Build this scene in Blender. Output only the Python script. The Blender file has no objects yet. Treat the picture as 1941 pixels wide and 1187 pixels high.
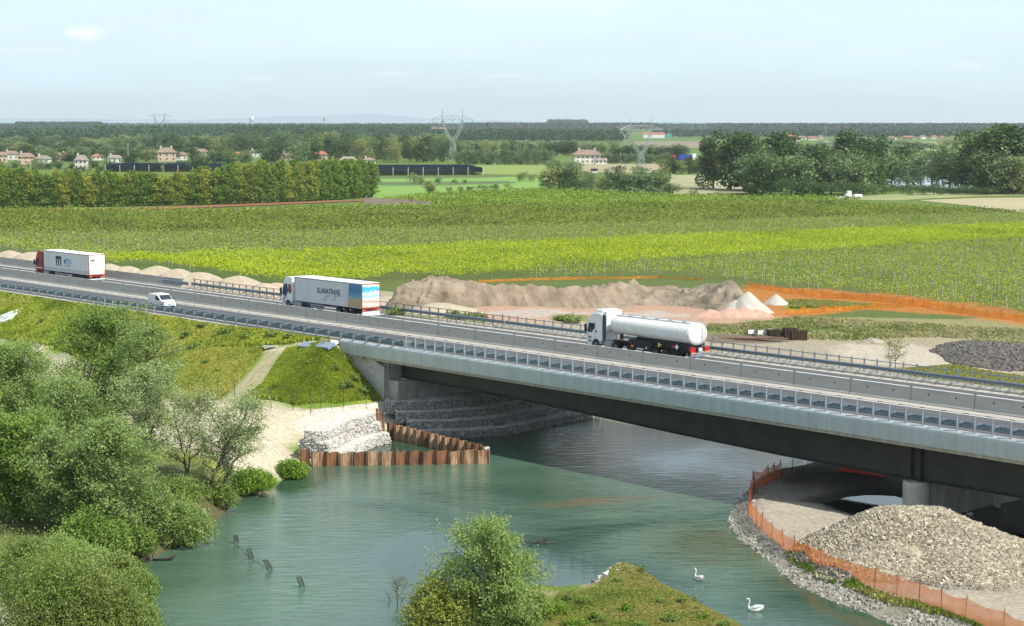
import bpy, math, random
import numpy as np
from mathutils import Vector, Matrix
R_ = math.radians
scene = bpy.context.scene
col = scene.collection
rng = np.random.default_rng(7)
random.seed(7)

# ---------------------------------------------------------------- camera
CX, CY, HY, F = 970.5, 593.5, 238.0, 3540.0
CZ = 29.8
PITCH = math.atan((CY - HY) / F)
cam_d = bpy.data.cameras.new('camera')
cam = bpy.data.objects.new('camera', cam_d); col.objects.link(cam)
cam.location = (0, 0, CZ)
cam.rotation_euler = (math.pi / 2 - PITCH, 0, 0)
cam_d.sensor_width = 36; cam_d.lens = 36 * F / 1941
cam_d.clip_start = 1; cam_d.clip_end = 60000
scene.camera = cam

# ---------------------------------------------------------------- sky, sun, exposure
SUN_EL, SUN_AZ = R_(52), R_(128)        # azimuth clockwise from +Y
w = bpy.data.worlds.new('World'); scene.world = w; w.use_nodes = True
nt = w.node_tree; nt.nodes.clear()
N = nt.nodes.new; L = nt.links.new
sky = N('ShaderNodeTexSky'); sky.sky_type = 'NISHITA'; sky.sun_disc = False
sky.sun_elevation = SUN_EL; sky.sun_rotation = SUN_AZ
sky.air_density = 1.0; sky.dust_density = 2.0; sky.ozone_density = 1.0
bg = N('ShaderNodeBackground'); bg.inputs[1].default_value = 0.10; L(sky.outputs[0], bg.inputs[0])
tc = N('ShaderNodeTexCoord')
mp = N('ShaderNodeMapping'); mp.inputs['Scale'].default_value = (2.2, 2.2, 13)
L(tc.outputs['Generated'], mp.inputs[0])
nz = N('ShaderNodeTexNoise'); nz.inputs['Scale'].default_value = 1.6; nz.inputs['Detail'].default_value = 7; nz.inputs['Roughness'].default_value = .62
L(mp.outputs[0], nz.inputs[0])
rp = N('ShaderNodeValToRGB'); rp.color_ramp.elements[0].position = .36; rp.color_ramp.elements[1].position = .72
rp.color_ramp.elements[0].color = (.78, .78, .78, 1); rp.color_ramp.elements[1].color = (1, 1, 1, 1)
L(nz.outputs[0], rp.inputs[0])
sz = N('ShaderNodeSeparateXYZ'); L(tc.outputs['Generated'], sz.inputs[0])
el = N('ShaderNodeMapRange'); el.inputs[1].default_value = .16; el.inputs[2].default_value = .60; el.inputs[3].default_value = 1.0; el.inputs[4].default_value = .30; L(sz.outputs[2], el.inputs[0])
cm = N('ShaderNodeMath'); cm.operation = 'MULTIPLY'; L(rp.outputs[0], cm.inputs[0]); L(el.outputs[0], cm.inputs[1])
bg2 = N('ShaderNodeBackground'); bg2.inputs[0].default_value = (.70, .87, .96, 1); bg2.inputs[1].default_value = 1.06
mx = N('ShaderNodeMixShader'); L(cm.outputs[0], mx.inputs[0]); L(bg.outputs[0], mx.inputs[1]); L(bg2.outputs[0], mx.inputs[2])
cur = mx.outputs[0]
n4 = N('ShaderNodeTexNoise'); n4.inputs['Scale'].default_value = 60; n4.inputs['Detail'].default_value = 6; L(tc.outputs['Generated'], n4.inputs[0])
bg3 = N('ShaderNodeBackground'); bg3.inputs[0].default_value = (1.0, .985, .96, 1); bg3.inputs[1].default_value = 1.12
for px_, py_, wx_, wz_, k_ in ((190, 70, .016, .0060, 1.0), (1800, 131, .011, .0042, .8), (750, 143, .020, .0028, .45), (110, 102, .030, .0030, .45), (500, 150, .016, .0024, .4), (950, 145, .030, .0028, .35), (1180, 152, .018, .0022, .3)):   # small faint clouds low in the sky
    dx_ = (px_ - CX) / F; dz_ = (HY - py_) / F
    m5 = N('ShaderNodeMapping'); m5.vector_type = 'TEXTURE'; m5.inputs['Location'].default_value = (dx_, .99, dz_); m5.inputs['Scale'].default_value = (wx_, 9, wz_); L(tc.outputs['Generated'], m5.inputs[0])
    g5 = N('ShaderNodeTexGradient'); g5.gradient_type = 'SPHERICAL'; L(m5.outputs[0], g5.inputs[0])
    q5 = N('ShaderNodeMath'); q5.operation = 'MULTIPLY'; L(g5.outputs[0], q5.inputs[0]); L(n4.outputs[0], q5.inputs[1])
    r5 = N('ShaderNodeMapRange'); r5.inputs[1].default_value = .08; r5.inputs[2].default_value = .55; r5.inputs[4].default_value = k_ * .62; L(q5.outputs[0], r5.inputs[0])
    x5 = N('ShaderNodeMixShader'); L(r5.outputs[0], x5.inputs[0]); L(cur, x5.inputs[1]); L(bg3.outputs[0], x5.inputs[2]); cur = x5.outputs[0]
out = N('ShaderNodeOutputWorld'); L(cur, out.inputs[0])
sun_d = bpy.data.lights.new('sun', 'SUN'); sun_d.energy = 4.7; sun_d.angle = R_(0.6); sun_d.color = (1, .965, .90)
sun = bpy.data.objects.new('sun', sun_d); col.objects.link(sun)
sd = Vector((math.sin(SUN_AZ) * math.cos(SUN_EL), math.cos(SUN_AZ) * math.cos(SUN_EL), math.sin(SUN_EL)))
sun.rotation_euler = sd.to_track_quat('Z', 'Y').to_euler(); sun.location = (0, 0, 200)
scene.view_settings.view_transform = 'Standard'; scene.view_settings.look = 'None'
scene.view_settings.exposure = 0.30; scene.view_settings.gamma = 1
scene.cycles.max_bounces = 6; scene.cycles.transparent_max_bounces = 12
scene.cycles.diffuse_bounces = 3; scene.cycles.glossy_bounces = 3; scene.cycles.volume_bounces = 0
scene.cycles.sample_clamp_indirect = 6

# ---------------------------------------------------------------- geometry of the place
PHI = math.atan(F / 3020.0)                     # heading of the motorway
DV = (math.cos(PHI), -math.sin(PHI)); NV = (math.sin(PHI), math.cos(PHI))
OX, OY = 14.2055, 151.1958
def UW(u, w_, z=0.0): return (OX + u * DV[0] + w_ * NV[0], OY + u * DV[1] + w_ * NV[1], z)
def uw(x, y):
    a = x - OX; b = y - OY
    return a * DV[0] + b * DV[1], a * NV[0] + b * NV[1]
def ray(px, py):
    dx = (px - CX) / F; dy = -(py - CY) / F
    Y = math.cos(PITCH) + dy * math.sin(PITCH); Z = -math.sin(PITCH) + dy * math.cos(PITCH)
    return dx, Y, Z
def G(px, py, z):                                # where a sight line meets the level z
    dx, Y, Z = ray(px, py); t = (z - CZ) / Z
    return (dx * t, Y * t, z)
def ss(x, a, b):
    t = np.clip((x - a) / (b - a), 0, 1); return t * t * (3 - 2 * t)
def _h(ix, iy, seed):
    n = (ix.astype(np.int64) * 374761393 + iy.astype(np.int64) * 668265263 + seed * 1442695041) & 0xffffffff
    n = ((n ^ (n >> 13)) * 1274126177) & 0xffffffff
    return ((n ^ (n >> 16)) & 0xffff) / 65535.0
def vnoise(x, y, s, seed=0):
    x = np.asarray(x, float) / s; y = np.asarray(y, float) / s
    ix = np.floor(x); iy = np.floor(y); fx = x - ix; fy = y - iy
    fx = fx * fx * (3 - 2 * fx); fy = fy * fy * (3 - 2 * fy)
    a = _h(ix, iy, seed); b = _h(ix + 1, iy, seed); c = _h(ix, iy + 1, seed); d = _h(ix + 1, iy + 1, seed)
    return (a * (1 - fx) + b * fx) * (1 - fy) + (c * (1 - fx) + d * fx) * fy
def fbm(x, y, s, seed=0, o=4):
    r = 0; a = .5
    for k in range(o):
        r = r + a * vnoise(x, y, s / 2 ** k, seed + 17 * k); a *= .5
    return r / (1 - .5 ** o)
def inpoly(x, y, poly):
    x = np.asarray(x, float); y = np.asarray(y, float); r = np.zeros(x.shape, bool); n = len(poly)
    for i in range(n):
        x0, y0 = poly[i][:2]; x1, y1 = poly[(i + 1) % n][:2]
        if y0 == y1: continue
        c = ((y0 > y) != (y1 > y)) & (x < (x1 - x0) * (y - y0) / (y1 - y0) + x0); r ^= c
    return r
def sdist(x, y, poly, closed=True):              # distance; negative inside
    x = np.asarray(x, float); y = np.asarray(y, float); d = np.full(x.shape, 1e9); n = len(poly)
    for i in range(n if closed else n - 1):
        ax, ay = poly[i][:2]; bx, by = poly[(i + 1) % n][:2]
        ex, ey = bx - ax, by - ay; t = np.clip(((x - ax) * ex + (y - ay) * ey) / (ex * ex + ey * ey + 1e-9), 0, 1)
        d = np.minimum(d, np.hypot(x - ax - t * ex, y - ay - t * ey))
    return np.where(inpoly(x, y, poly), -d, d) if closed else d
P0 = lambda L_, z=0.0: [G(a, b, z)[:2] for a, b in L_]
RIVER = P0([(300, 1330), (290, 1150), (262, 1075), (330, 1040), (400, 1008), (428, 978), (446, 955), (482, 935), (530, 915), (588, 893), (600, 872), (672, 861), (690, 845), (735, 829), (837, 822), (960, 830), (1110, 792)]) \
    + [UW(a, b)[:2] for a, b in [(-31, 24), (-22, 28), (90, 29), (90, 20), (20, 20.5), (3, 19.5), (0, 15)]] \
    + P0([(1440, 903), (1412, 932), (1392, 955), (1376, 985), (1385, 1005), (1409, 1031), (1449, 1060), (1498, 1105), (1564, 1137), (1630, 1160), (1690, 1187), (1900, 1260), (2100, 1330)])
ISLE = P0([(740, 1330), (750, 1190), (840, 1150), (960, 1120), (1060, 1128), (1128, 1118), (1138, 1090), (1160, 1077), (1215, 1082), (1255, 1112), (1300, 1135), (1350, 1160), (1400, 1187), (1480, 1240), (1560, 1330)])
PUD = P0([(1566, 954), (1607, 942), (1650, 938), (1690, 940), (1720, 948), (1716, 968), (1640, 985), (1597, 965), (1581, 960)], .72)
POOL = P0([(1775, 972), (1861, 950), (1941, 936), (2050, 930), (2050, 1060), (1941, 1037), (1855, 1020), (1800, 1000)], .72)
def T(x, y, detail=False):
    x = np.asarray(x, float); y = np.asarray(y, float)
    u, w_ = uw(x, y); D = np.hypot(x, y)
    far = 3.5 + np.clip(D - 1200, 0, 14000) * .002
    near = 2.7 - 1.75 * ss(u, -18, -2)
    lev = np.where((w_ < 11) | ((w_ < 26) & (u > -38)), near, far + (3.5 - 3.5 * ss(u, -62, -42)) * (1 - ss(w_, 36, 80)))
    E = 7.9 - np.hypot(np.maximum(0, -.9 - w_) * .48, np.maximum(0, u + 49.2) * .74)
    E = np.where((u < -41.9) | (w_ < .4), E, -9); E = np.where(w_ > 23, np.minimum(E, 7.0) - np.maximum(0, w_ - 33) * .14, E)
    z = np.maximum(lev, np.where(w_ < 60, E, -9))
    m = (D < 420)
    if m.any():
        xm, ym, um, wm = x[m], y[m], u[m], w_[m]
        s1 = sdist(xm, ym, RIVER); s2 = -sdist(xm, ym, ISLE)
        k = np.where((um < -24) & (wm > -20) & (wm < 22), .36, np.where(um > 0, .5, .75))
        k = np.where(wm > 22, .7, k)
        b = -.15 + s1 * k + np.where(wm < 22, np.maximum(0, -40.5 - um) * 2.5, 0); b = np.where(s1 < 0, np.maximum(-1.6, -.15 + s1 * .8), b)
        zi = np.minimum(1.3, -.15 + s2 * .5)
        zz = np.where(s2 > 0, np.maximum(b, zi), np.minimum(z[m], b))
        for pl in (PUD, POOL):
            dd = sdist(xm, ym, pl); zz = np.where((um > 0) & (wm > -12), zz - .5 * (1 - ss(dd, -1.2, 1.4)), zz)
        z[m] = zz
    return z
def GT(px, py, zo=0.0):                          # where a sight line meets the ground
    dx, Y, Z = ray(px, py)
    t = 60 * 1.012 ** np.arange(560)
    g = T(dx * t, Y * t) + zo; below = (CZ + Z * t) < g
    i = int(np.argmax(below)) if below.any() else len(t) - 1
    a, b = t[max(i - 1, 0)], t[i]
    for _ in range(18):
        m = (a + b) / 2
        if CZ + Z * m < float(T(np.array([dx * m]), np.array([Y * m]))[0]) + zo: b = m
        else: a = m
    return (dx * b, Y * b, CZ + Z * b)
def Tz(x, y): return float(T(np.array([x]), np.array([y]))[0])

# ---------------------------------------------------------------- helpers
def tag(o, label=None, cat=None, group=None, kind=None):
    if label: o['label'] = label
    if cat: o['category'] = cat
    if group: o['group'] = group
    if kind: o['kind'] = kind
    return o
def root(name, loc, rz, label, cat, group=None):
    o = bpy.data.objects.new(name, None); col.objects.link(o)
    o.location = loc; o.rotation_euler = (0, 0, rz); o.empty_display_size = .3
    return tag(o, label, cat, group)
def link(name, me, parent=None, loc=None):
    o = bpy.data.objects.new(name, me); col.objects.link(o)
    if parent is not None: o.parent = parent
    if loc is not None: o.location = loc
    return o
def mesh(name, V, Fc, mats, midx=None, smooth=False, fattr=None, vcol=None):
    me = bpy.data.meshes.new(name)
    V = np.asarray(V, np.float32)
    if isinstance(Fc, np.ndarray):
        k = Fc.shape[1]; nf = Fc.shape[0]
        me.vertices.add(len(V)); me.vertices.foreach_set('co', V.ravel())
        me.loops.add(nf * k); me.loops.foreach_set('vertex_index', Fc.astype(np.int32).ravel())
        me.polygons.add(nf); me.polygons.foreach_set('loop_start', np.arange(0, nf * k, k, dtype=np.int32))
        me.update(calc_edges=True)
    else:
        me.from_pydata([tuple(map(float, v)) for v in V], [], Fc); nf = len(Fc)
    for m in (mats if isinstance(mats, (list, tuple)) else [mats]): me.materials.append(m)
    if midx is not None: me.polygons.foreach_set('material_index', np.asarray(midx, np.int32))
    me.polygons.foreach_set('use_smooth', np.full(nf, bool(smooth)))
    if fattr is not None:
        a = me.attributes.new('rnd', 'FLOAT', 'FACE'); a.data.foreach_set('value', np.asarray(fattr, np.float32))
    if vcol is not None:
        a = me.color_attributes.new('Col', 'FLOAT_COLOR', 'POINT')
        c = np.ones((len(V), 4), np.float32); c[:, :3] = vcol; a.data.foreach_set('color', c.ravel())
    me.update()
    return me
class MB:
    """collects shapes; build() links them as ONE mesh"""
    def __init__(s): s.V = []; s.F = []; s.M = []; s.m = 0
    def add(s, V, Fc):
        b = len(s.V); s.V += [tuple(v) for v in V]; s.F += [tuple(i + b for i in f) for f in Fc]; s.M += [s.m] * len(Fc); return s
    def box(s, x0, x1, y0, y1, z0, z1):
        return s.add([(x0, y0, z0), (x1, y0, z0), (x1, y1, z0), (x0, y1, z0), (x0, y0, z1), (x1, y0, z1), (x1, y1, z1), (x0, y1, z1)],
                     [(0, 3, 2, 1), (4, 5, 6, 7), (0, 1, 5, 4), (1, 2, 6, 5), (2, 3, 7, 6), (3, 0, 4, 7)])
    def bbox(s, x0, x1, y0, y1, z0, z1, b=.04):    # box with chamfered vertical and top edges
        P = lambda c: [(x0 + b + c, y0 + c), (x1 - b - c, y0 + c), (x1 - c, y0 + b + c), (x1 - c, y1 - b - c), (x1 - b - c, y1 - c), (x0 + b + c, y1 - c), (x0 + c, y1 - b - c), (x0 + c, y0 + b + c)]
        V = [(a, c, z0) for a, c in P(0)] + [(a, c, z1 - b) for a, c in P(0)] + [(a, c, z1) for a, c in P(b)]
        Fc = [tuple(range(7, -1, -1)), tuple(range(16, 24))]
        for r in (0, 8):
            for i in range(8): j = (i + 1) % 8; Fc.append((r + i, r + j, r + 8 + j, r + 8 + i))
        return s.add(V, Fc)
    def prism_y(s, prof, y0, y1):                 # profile of (x,z), extruded in y
        n = len(prof); V = [(a, y0, c) for a, c in prof] + [(a, y1, c) for a, c in prof]
        return s.add(V, [tuple(range(n)), tuple(range(2 * n - 1, n - 1, -1))] + [(i + n, (i + 1) % n + n, (i + 1) % n, i) for i in range(n)])
    def prism_x(s, prof, x0, x1):                 # profile of (y,z), extruded in x
        n = len(prof); V = [(x0, a, c) for a, c in prof] + [(x1, a, c) for a, c in prof]
        return s.add(V, [tuple(range(n - 1, -1, -1)), tuple(range(n, 2 * n))] + [(i, (i + 1) % n, (i + 1) % n + n, i + n) for i in range(n)])
    def prism_z(s, prof, z0, z1):
        n = len(prof); V = [(a, c, z0) for a, c in prof] + [(a, c, z1) for a, c in prof]
        return s.add(V, [tuple(range(n - 1, -1, -1)), tuple(range(n, 2 * n))] + [(i, (i + 1) % n, (i + 1) % n + n, i + n) for i in range(n)])
    def tube(s, pts, rad, n=8, cap=True):
        pts = [Vector(p) for p in pts]; rad = rad if isinstance(rad, (list, tuple)) else [rad] * len(pts)
        b = len(s.V); V = []; Fc = []
        for i, p in enumerate(pts):
            t = (pts[min(i + 1, len(pts) - 1)] - pts[max(i - 1, 0)])
            t = t.normalized() if t.length > 1e-9 else Vector((0, 0, 1))
            a = t.cross(Vector((0, 0, 1)) if abs(t.z) < .95 else Vector((1, 0, 0))).normalized(); c = t.cross(a)
            for k in range(n):
                q = p + (a * math.cos(2 * math.pi * k / n) + c * math.sin(2 * math.pi * k / n)) * rad[i]; V.append(tuple(q))
        for i in range(len(pts) - 1):
            for k in range(n): j = (k + 1) % n; Fc.append((i * n + k, (i + 1) * n + k, (i + 1) * n + j, i * n + j))
        if cap: Fc += [tuple(range(n)), tuple((len(pts) - 1) * n + k for k in range(n - 1, -1, -1))]
        return s.add(V, Fc)
    def cyl_y(s, x, y0, y1, z, r, n=20): return s.tube([(x, y0, z), (x, y1, z)], r, n)
    def me(s, name, mats, smooth=False): return mesh(name, s.V, s.F, mats, s.M, smooth)
    def build(s, name, mats, parent=None, smooth=False, loc=None): return link(name, s.me(name, mats, smooth), parent, loc)
def copy_tree(o, parent=None):
    c = o.copy(); col.objects.link(c); c.parent = parent
    for ch in list(o.children): copy_tree(ch, c)
    return c

# ---------------------------------------------------------------- materials
MC = {}
def _base(name):
    m = bpy.data.materials.new(name); m.use_nodes = True; t = m.node_tree; t.nodes.clear()
    o = t.nodes.new('ShaderNodeOutputMaterial'); b = t.nodes.new('ShaderNodeBsdfPrincipled'); t.links.new(b.outputs[0], o.inputs[0])
    return m, t, o, b
def pm(name, c1, c2=None, scale=3.0, rough=.7, metal=0.0, bump=0.0, detail=5, lo=.35, hi=.65, stretch=(1, 1, 1), spec=.4, bscale=None, alpha=None):
    """procedural material: two colours mixed by noise in object space, optional bump"""
    if name in MC: return MC[name]
    m, t, o, b = _base(name); n = t.nodes.new; l = t.links.new
    if c2 is None: c2 = tuple(v * .86 for v in c1)
    tc = n('ShaderNodeTexCoord'); mp = n('ShaderNodeMapping'); mp.inputs['Scale'].default_value = stretch
    l(tc.outputs['Object'], mp.inputs[0])
    nz = n('ShaderNodeTexNoise'); nz.inputs['Scale'].default_value = scale; nz.inputs['Detail'].default_value = detail; nz.inputs['Roughness'].default_value = .6
    l(mp.outputs[0], nz.inputs[0])
    r = n('ShaderNodeValToRGB'); e = r.color_ramp.elements
    e[0].position = lo; e[1].position = hi; e[0].color = (*c2, 1); e[1].color = (*c1, 1)
    l(nz.outputs[0], r.inputs[0]); l(r.outputs[0], b.inputs['Base Color'])
    b.inputs['Roughness'].default_value = rough; b.inputs['Metallic'].default_value = metal; b.inputs['Specular IOR Level'].default_value = spec
    if bump:
        n2 = n('ShaderNodeTexNoise'); n2.inputs['Scale'].default_value = bscale or scale * 3; n2.inputs['Detail'].default_value = 4
        l(mp.outputs[0], n2.inputs[0])
        bp = n('ShaderNodeBump'); bp.inputs['Strength'].default_value = 1; bp.inputs['Distance'].default_value = bump
        l(n2.outputs[0], bp.inputs['Height']); l(bp.outputs[0], b.inputs['Normal'])
    if alpha is not None: b.inputs['Alpha'].default_value = alpha
    MC[name] = m; return m
def leafmat(name, c_dark, c_light, c_alt=None, scale=.5, trans=.35, alt=(.5, .75)):
    """foliage: per leaf and per clump variation, light passing through"""
    if name in MC: return MC[name]
    m, t, o, b = _base(name); n = t.nodes.new; l = t.links.new
    at = n('ShaderNodeAttribute'); at.attribute_name = 'rnd'
    tc = n('ShaderNodeTexCoord'); nz = n('ShaderNodeTexNoise'); nz.inputs['Scale'].default_value = scale; nz.inputs['Detail'].default_value = 3
    l(tc.outputs['Object'], nz.inputs[0])
    ad = n('ShaderNodeMath'); ad.operation = 'MULTIPLY_ADD'; l(at.outputs['Fac'], ad.inputs[0]); ad.inputs[1].default_value = .6
    s2 = n('ShaderNodeMath'); s2.operation = 'MULTIPLY_ADD'; l(nz.outputs[0], s2.inputs[0]); s2.inputs[1].default_value = 1.9; s2.inputs[2].default_value = -.70
    l(s2.outputs[0], ad.inputs[2])
    mx = n('ShaderNodeMix'); mx.data_type = 'RGBA'; mx.clamp_factor = True
    l(ad.outputs[0], mx.inputs[0]); mx.inputs[6].default_value = (*c_dark, 1); mx.inputs[7].default_value = (*c_light, 1)
    colr = mx.outputs[2]
    if c_alt is not None:
        oi = n('ShaderNodeObjectInfo'); n3 = n('ShaderNodeTexNoise'); n3.inputs['Scale'].default_value = scale * .5; n3.inputs['Detail'].default_value = 2
        l(tc.outputs['Object'], n3.inputs[0])
        a3 = n('ShaderNodeMath'); a3.operation = 'MULTIPLY_ADD'; l(oi.outputs['Random'], a3.inputs[0]); a3.inputs[1].default_value = .5; l(n3.outputs[0], a3.inputs[2])
        mr = n('ShaderNodeMapRange'); mr.inputs[1].default_value = alt[0]; mr.inputs[2].default_value = alt[1]; l(a3.outputs[0], mr.inputs[0])
        m2 = n('ShaderNodeMix'); m2.data_type = 'RGBA'; l(mr.outputs[0], m2.inputs[0]); l(colr, m2.inputs[6]); m2.inputs[7].default_value = (*c_alt, 1)
        colr = m2.outputs[2]
    l(colr, b.inputs['Base Color']); b.inputs['Roughness'].default_value = .55; b.inputs['Specular IOR Level'].default_value = .25
    tr = n('ShaderNodeBsdfTranslucent'); l(colr, tr.inputs[0])
    ms = n('ShaderNodeMixShader'); ms.inputs[0].default_value = trans; l(b.outputs[0], ms.inputs[1]); l(tr.outputs[0], ms.inputs[2]); l(ms.outputs[0], o.inputs[0])
    MC[name] = m; return m
def stonemat(name, c1, c2, scale=3.0, bump=.12, c3=None, rough=.9, dens=1.0):
    """loose stones: voronoi cells, each with its own tone, rounded by bump"""
    if name in MC: return MC[name]
    m, t, o, b = _base(name); n = t.nodes.new; l = t.links.new
    tc = n('ShaderNodeTexCoord'); nz = n('ShaderNodeTexNoise'); nz.inputs['Scale'].default_value = .35; nz.inputs['Detail'].default_value = 4; l(tc.outputs['Object'], nz.inputs[0])
    vo = n('ShaderNodeTexVoronoi'); vo.inputs['Scale'].default_value = scale; l(tc.outputs['Object'], vo.inputs[0])
    sp = n('ShaderNodeSeparateColor'); l(vo.outputs['Color'], sp.inputs[0])
    mx = n('ShaderNodeMix'); mx.data_type = 'RGBA'; l(sp.outputs[0], mx.inputs[0]); mx.inputs[6].default_value = (*c1, 1); mx.inputs[7].default_value = (*c2, 1)
    m2 = n('ShaderNodeMix'); m2.data_type = 'RGBA'; mr = n('ShaderNodeMapRange'); mr.inputs[1].default_value = .45; mr.inputs[2].default_value = .7; mr.inputs[4].default_value = .8; l(nz.outputs[0], mr.inputs[0])
    l(mr.outputs[0], m2.inputs[0]); l(mx.outputs[2], m2.inputs[6]); m2.inputs[7].default_value = (*(c3 or c1), 1)
    l(m2.outputs[2], b.inputs['Base Color']); b.inputs['Roughness'].default_value = rough; b.inputs['Specular IOR Level'].default_value = .2
    bp = n('ShaderNodeBump'); bp.inputs['Distance'].default_value = bump; bp.invert = True; l(vo.outputs['Distance'], bp.inputs['Height']); l(bp.outputs[0], b.inputs['Normal'])
    MC[name] = m; return m
def groundmat(name):
    m, t, o, b = _base(name); n = t.nodes.new; l = t.links.new
    at = n('ShaderNodeVertexColor'); at.layer_name = 'Col'
    tc = n('ShaderNodeTexCoord')
    n1 = n('ShaderNodeTexNoise'); n1.inputs['Scale'].default_value = 2.2; n1.inputs['Detail'].default_value = 6; n1.inputs['Roughness'].default_value = .7; l(tc.outputs['Object'], n1.inputs[0])
    mr = n('ShaderNodeMapRange'); mr.inputs[1].default_value = .3; mr.inputs[2].default_value = .7; mr.inputs[3].default_value = .68; mr.inputs[4].default_value = 1.28; l(n1.outputs[0], mr.inputs[0])
    mul = n('ShaderNodeVectorMath'); mul.operation = 'SCALE'; l(at.outputs[0], mul.inputs[0]); l(mr.outputs[0], mul.inputs['Scale'])
    l(mul.outputs[0], b.inputs['Base Color']); b.inputs['Roughness'].default_value = .95; b.inputs['Specular IOR Level'].default_value = .12
    bp = n('ShaderNodeBump'); bp.inputs['Distance'].default_value = .12; l(n1.outputs[0], bp.inputs['Height']); l(bp.outputs[0], b.inputs['Normal'])
    return m
concrete = pm('concrete', (.46, .45, .42), (.36, .35, .325), 1.2, .85, bump=.01, stretch=(1, 1, 2))
concrete_dirty = pm('concrete_weathered', (.40, .385, .35), (.27, .26, .235), .9, .9, bump=.01, stretch=(1.5, 1.5, .5))
kerb_m = pm('kerb_concrete', (.45, .43, .38), (.33, .31, .27), 2, .9)
asphalt = pm('asphalt', (.100, .103, .108), (.072, .075, .080), .6, .88, bump=.004, stretch=(.25, 1.6, 1), bscale=20)
paint = pm('road_paint', (.66, .65, .60), (.48, .47, .43), 5, .7)
galv = pm('galvanised_steel', (.27, .325, .365), (.19, .235, .27), 3, .45, .55)
galv_l = pm('galvanised_post', (.35, .40, .435), (.27, .31, .34), 4, .45, .3)
galv_d = pm('dull_steel', (.24, .25, .25), (.17, .18, .18), 4, .6, .4)
fasc_m = pm('fascia_metal', (.42, .47, .48), (.34, .385, .39), .5, .5, .15, stretch=(3.5, 1, .35), spec=.5, detail=7, lo=.3, hi=.6)
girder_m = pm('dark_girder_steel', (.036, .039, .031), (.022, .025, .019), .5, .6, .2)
dark = pm('dark_void', (.012, .012, .013), (.008, .008, .009), 3, .6)
rubber = pm('tyre_rubber', (.02, .02, .021), (.012, .012, .013), 8, .85)
white_p = pm('white_vehicle_paint', (.80, .80, .80), (.74, .74, .735), 1.2, .3, spec=.5)
glass = pm('vehicle_glass', (.03, .04, .05), (.02, .028, .035), 1, .06, spec=.9)
steel_w = pm('wheel_rim', (.42, .42, .42), (.3, .3, .3), 5, .4, .6)
red_l = pm('red_lamp', (.55, .02, .02), (.4, .01, .01), 5, .3)
orange_l = pm('orange_marker', (.8, .22, .03), (.7, .15, .02), 5, .4)
rust = pm('rusty_steel', (.27, .125, .058), (.12, .058, .032), 1.1, .92, bump=.02, stretch=(1, 1, .55))
rust_l = pm('rust_streaked_steel', (.46, .32, .20), (.23, .11, .052), 2.2, .92, stretch=(3, 3, .35), lo=.42, hi=.6)
bark = pm('bark', (.115, .092, .068), (.055, .043, .033), 4, .95, bump=.02, stretch=(1, 1, .3))
# ================================================================ GROUND
def axis(segs):
    r = []
    for a, b, s in segs: r += list(np.arange(a, b, s))
    return np.array(r)
def geo(a, b, s, g):
    r = [a]
    while r[-1] < b: r.append(r[-1] + s); s *= g
    return np.array(r)
xs = np.concatenate([-geo(82, 14000, 2, 1.17)[::-1], np.arange(-80, 62, .5), geo(63, 14000, 2, 1.17)])
ys = np.concatenate([np.arange(20, 98, 6), np.arange(98, 262, .5), geo(262.5, 22000, .8, 1.035)])
X, Y = np.meshgrid(xs, ys); x, y = X.ravel(), Y.ravel()
Z = T(x, y)
u, w_ = uw(x, y)
near = np.hypot(x, y) < 420
nb = fbm(x, y, 5, 3); ns = fbm(x, y, 1.3, 9); nl = fbm(x, y, 22, 5)
road = (w_ > -1.2) & (w_ < 23) & (u < -40)
Z = Z + np.where(near & ~road, (nb - .5) * .35 + (ns - .5) * .16, 0)
Z = np.where(road, np.minimum(Z, 7.9), Z)
def C(*c): return np.array(c)[None, :]
def blend(c, new, m): m = np.clip(m, 0, 1)[:, None]; return c * (1 - m) + new * m
grass = C(.15, .23, .03); grass_y = C(.34, .34, .045); dry = C(.34, .30, .12); soil = C(.33, .28, .21); pale = C(.50, .45, .36)
cc = np.repeat(C(.11, .17, .035), len(x), 0)
cc = blend(cc, C(.10, .13, .035), (w_ > 60) * (np.hypot(x, y) < 620))
# embankment and banks: grass that is yellowing in patches
nearside = w_ < 11
gz = blend(blend(np.repeat(grass, len(x), 0), grass_y, ss(nb, .46, .68)), dry, ss(fbm(x, y, 3.1, 44), .66, .82) * .3)
cc = np.where((nearside & near)[:, None], gz, cc)
def zone(poly, colr, soft=1.2, k=1.0, wob=1.6, seed=1):
    global cc
    pw = [GT(a, b)[:2] for a, b in poly]
    d = sdist(x, y, pw) + (fbm(x, y, 4, 60 + seed) - .5) * wob * 2
    m = np.where(near, (1 - ss(d, -soft, soft)) * k, 0); cc = blend(cc, colr, m)
farstrip = (w_ > 20) & (w_ < 62) & near
cc = blend(cc, soil * (0.8 + .45 * nb[:, None]), farstrip * (1 - ss(w_ + (nb - .5) * 14, 46, 60)))
cc = blend(cc, C(.09, .13, .03), farstrip * (u < -72) * ss(w_ + (nb - .5) * 3, 28.5, 30.5))
zone([(560, 562), (900, 560), (1330, 585), (1941, 640), (1990, 780), (1500, 720), (1000, 655), (730, 620)], soil, 2, .9)
zone([(820, 592), (1000, 580), (1250, 574), (1480, 585), (1500, 602), (1330, 616), (1080, 604), (950, 612)], C(.42, .25, .17), 1.5, .8, 3, 2)
zone([(860, 596), (1050, 588), (1250, 590), (1300, 598), (1000, 604)], C(.40, .36, .31), 1.5, .8, 3, 3)
zone([(1330, 614), (1500, 600), (1941, 622), (1941, 662), (1800, 640), (1640, 650), (1480, 628), (1340, 634)], C(.19, .215, .075), 1.2, .95, 4, 4)
zone([(1480, 600), (1941, 606), (1990, 630), (1480, 613)], C(.27, .24, .12), 1, .8, 3, 36)
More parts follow.
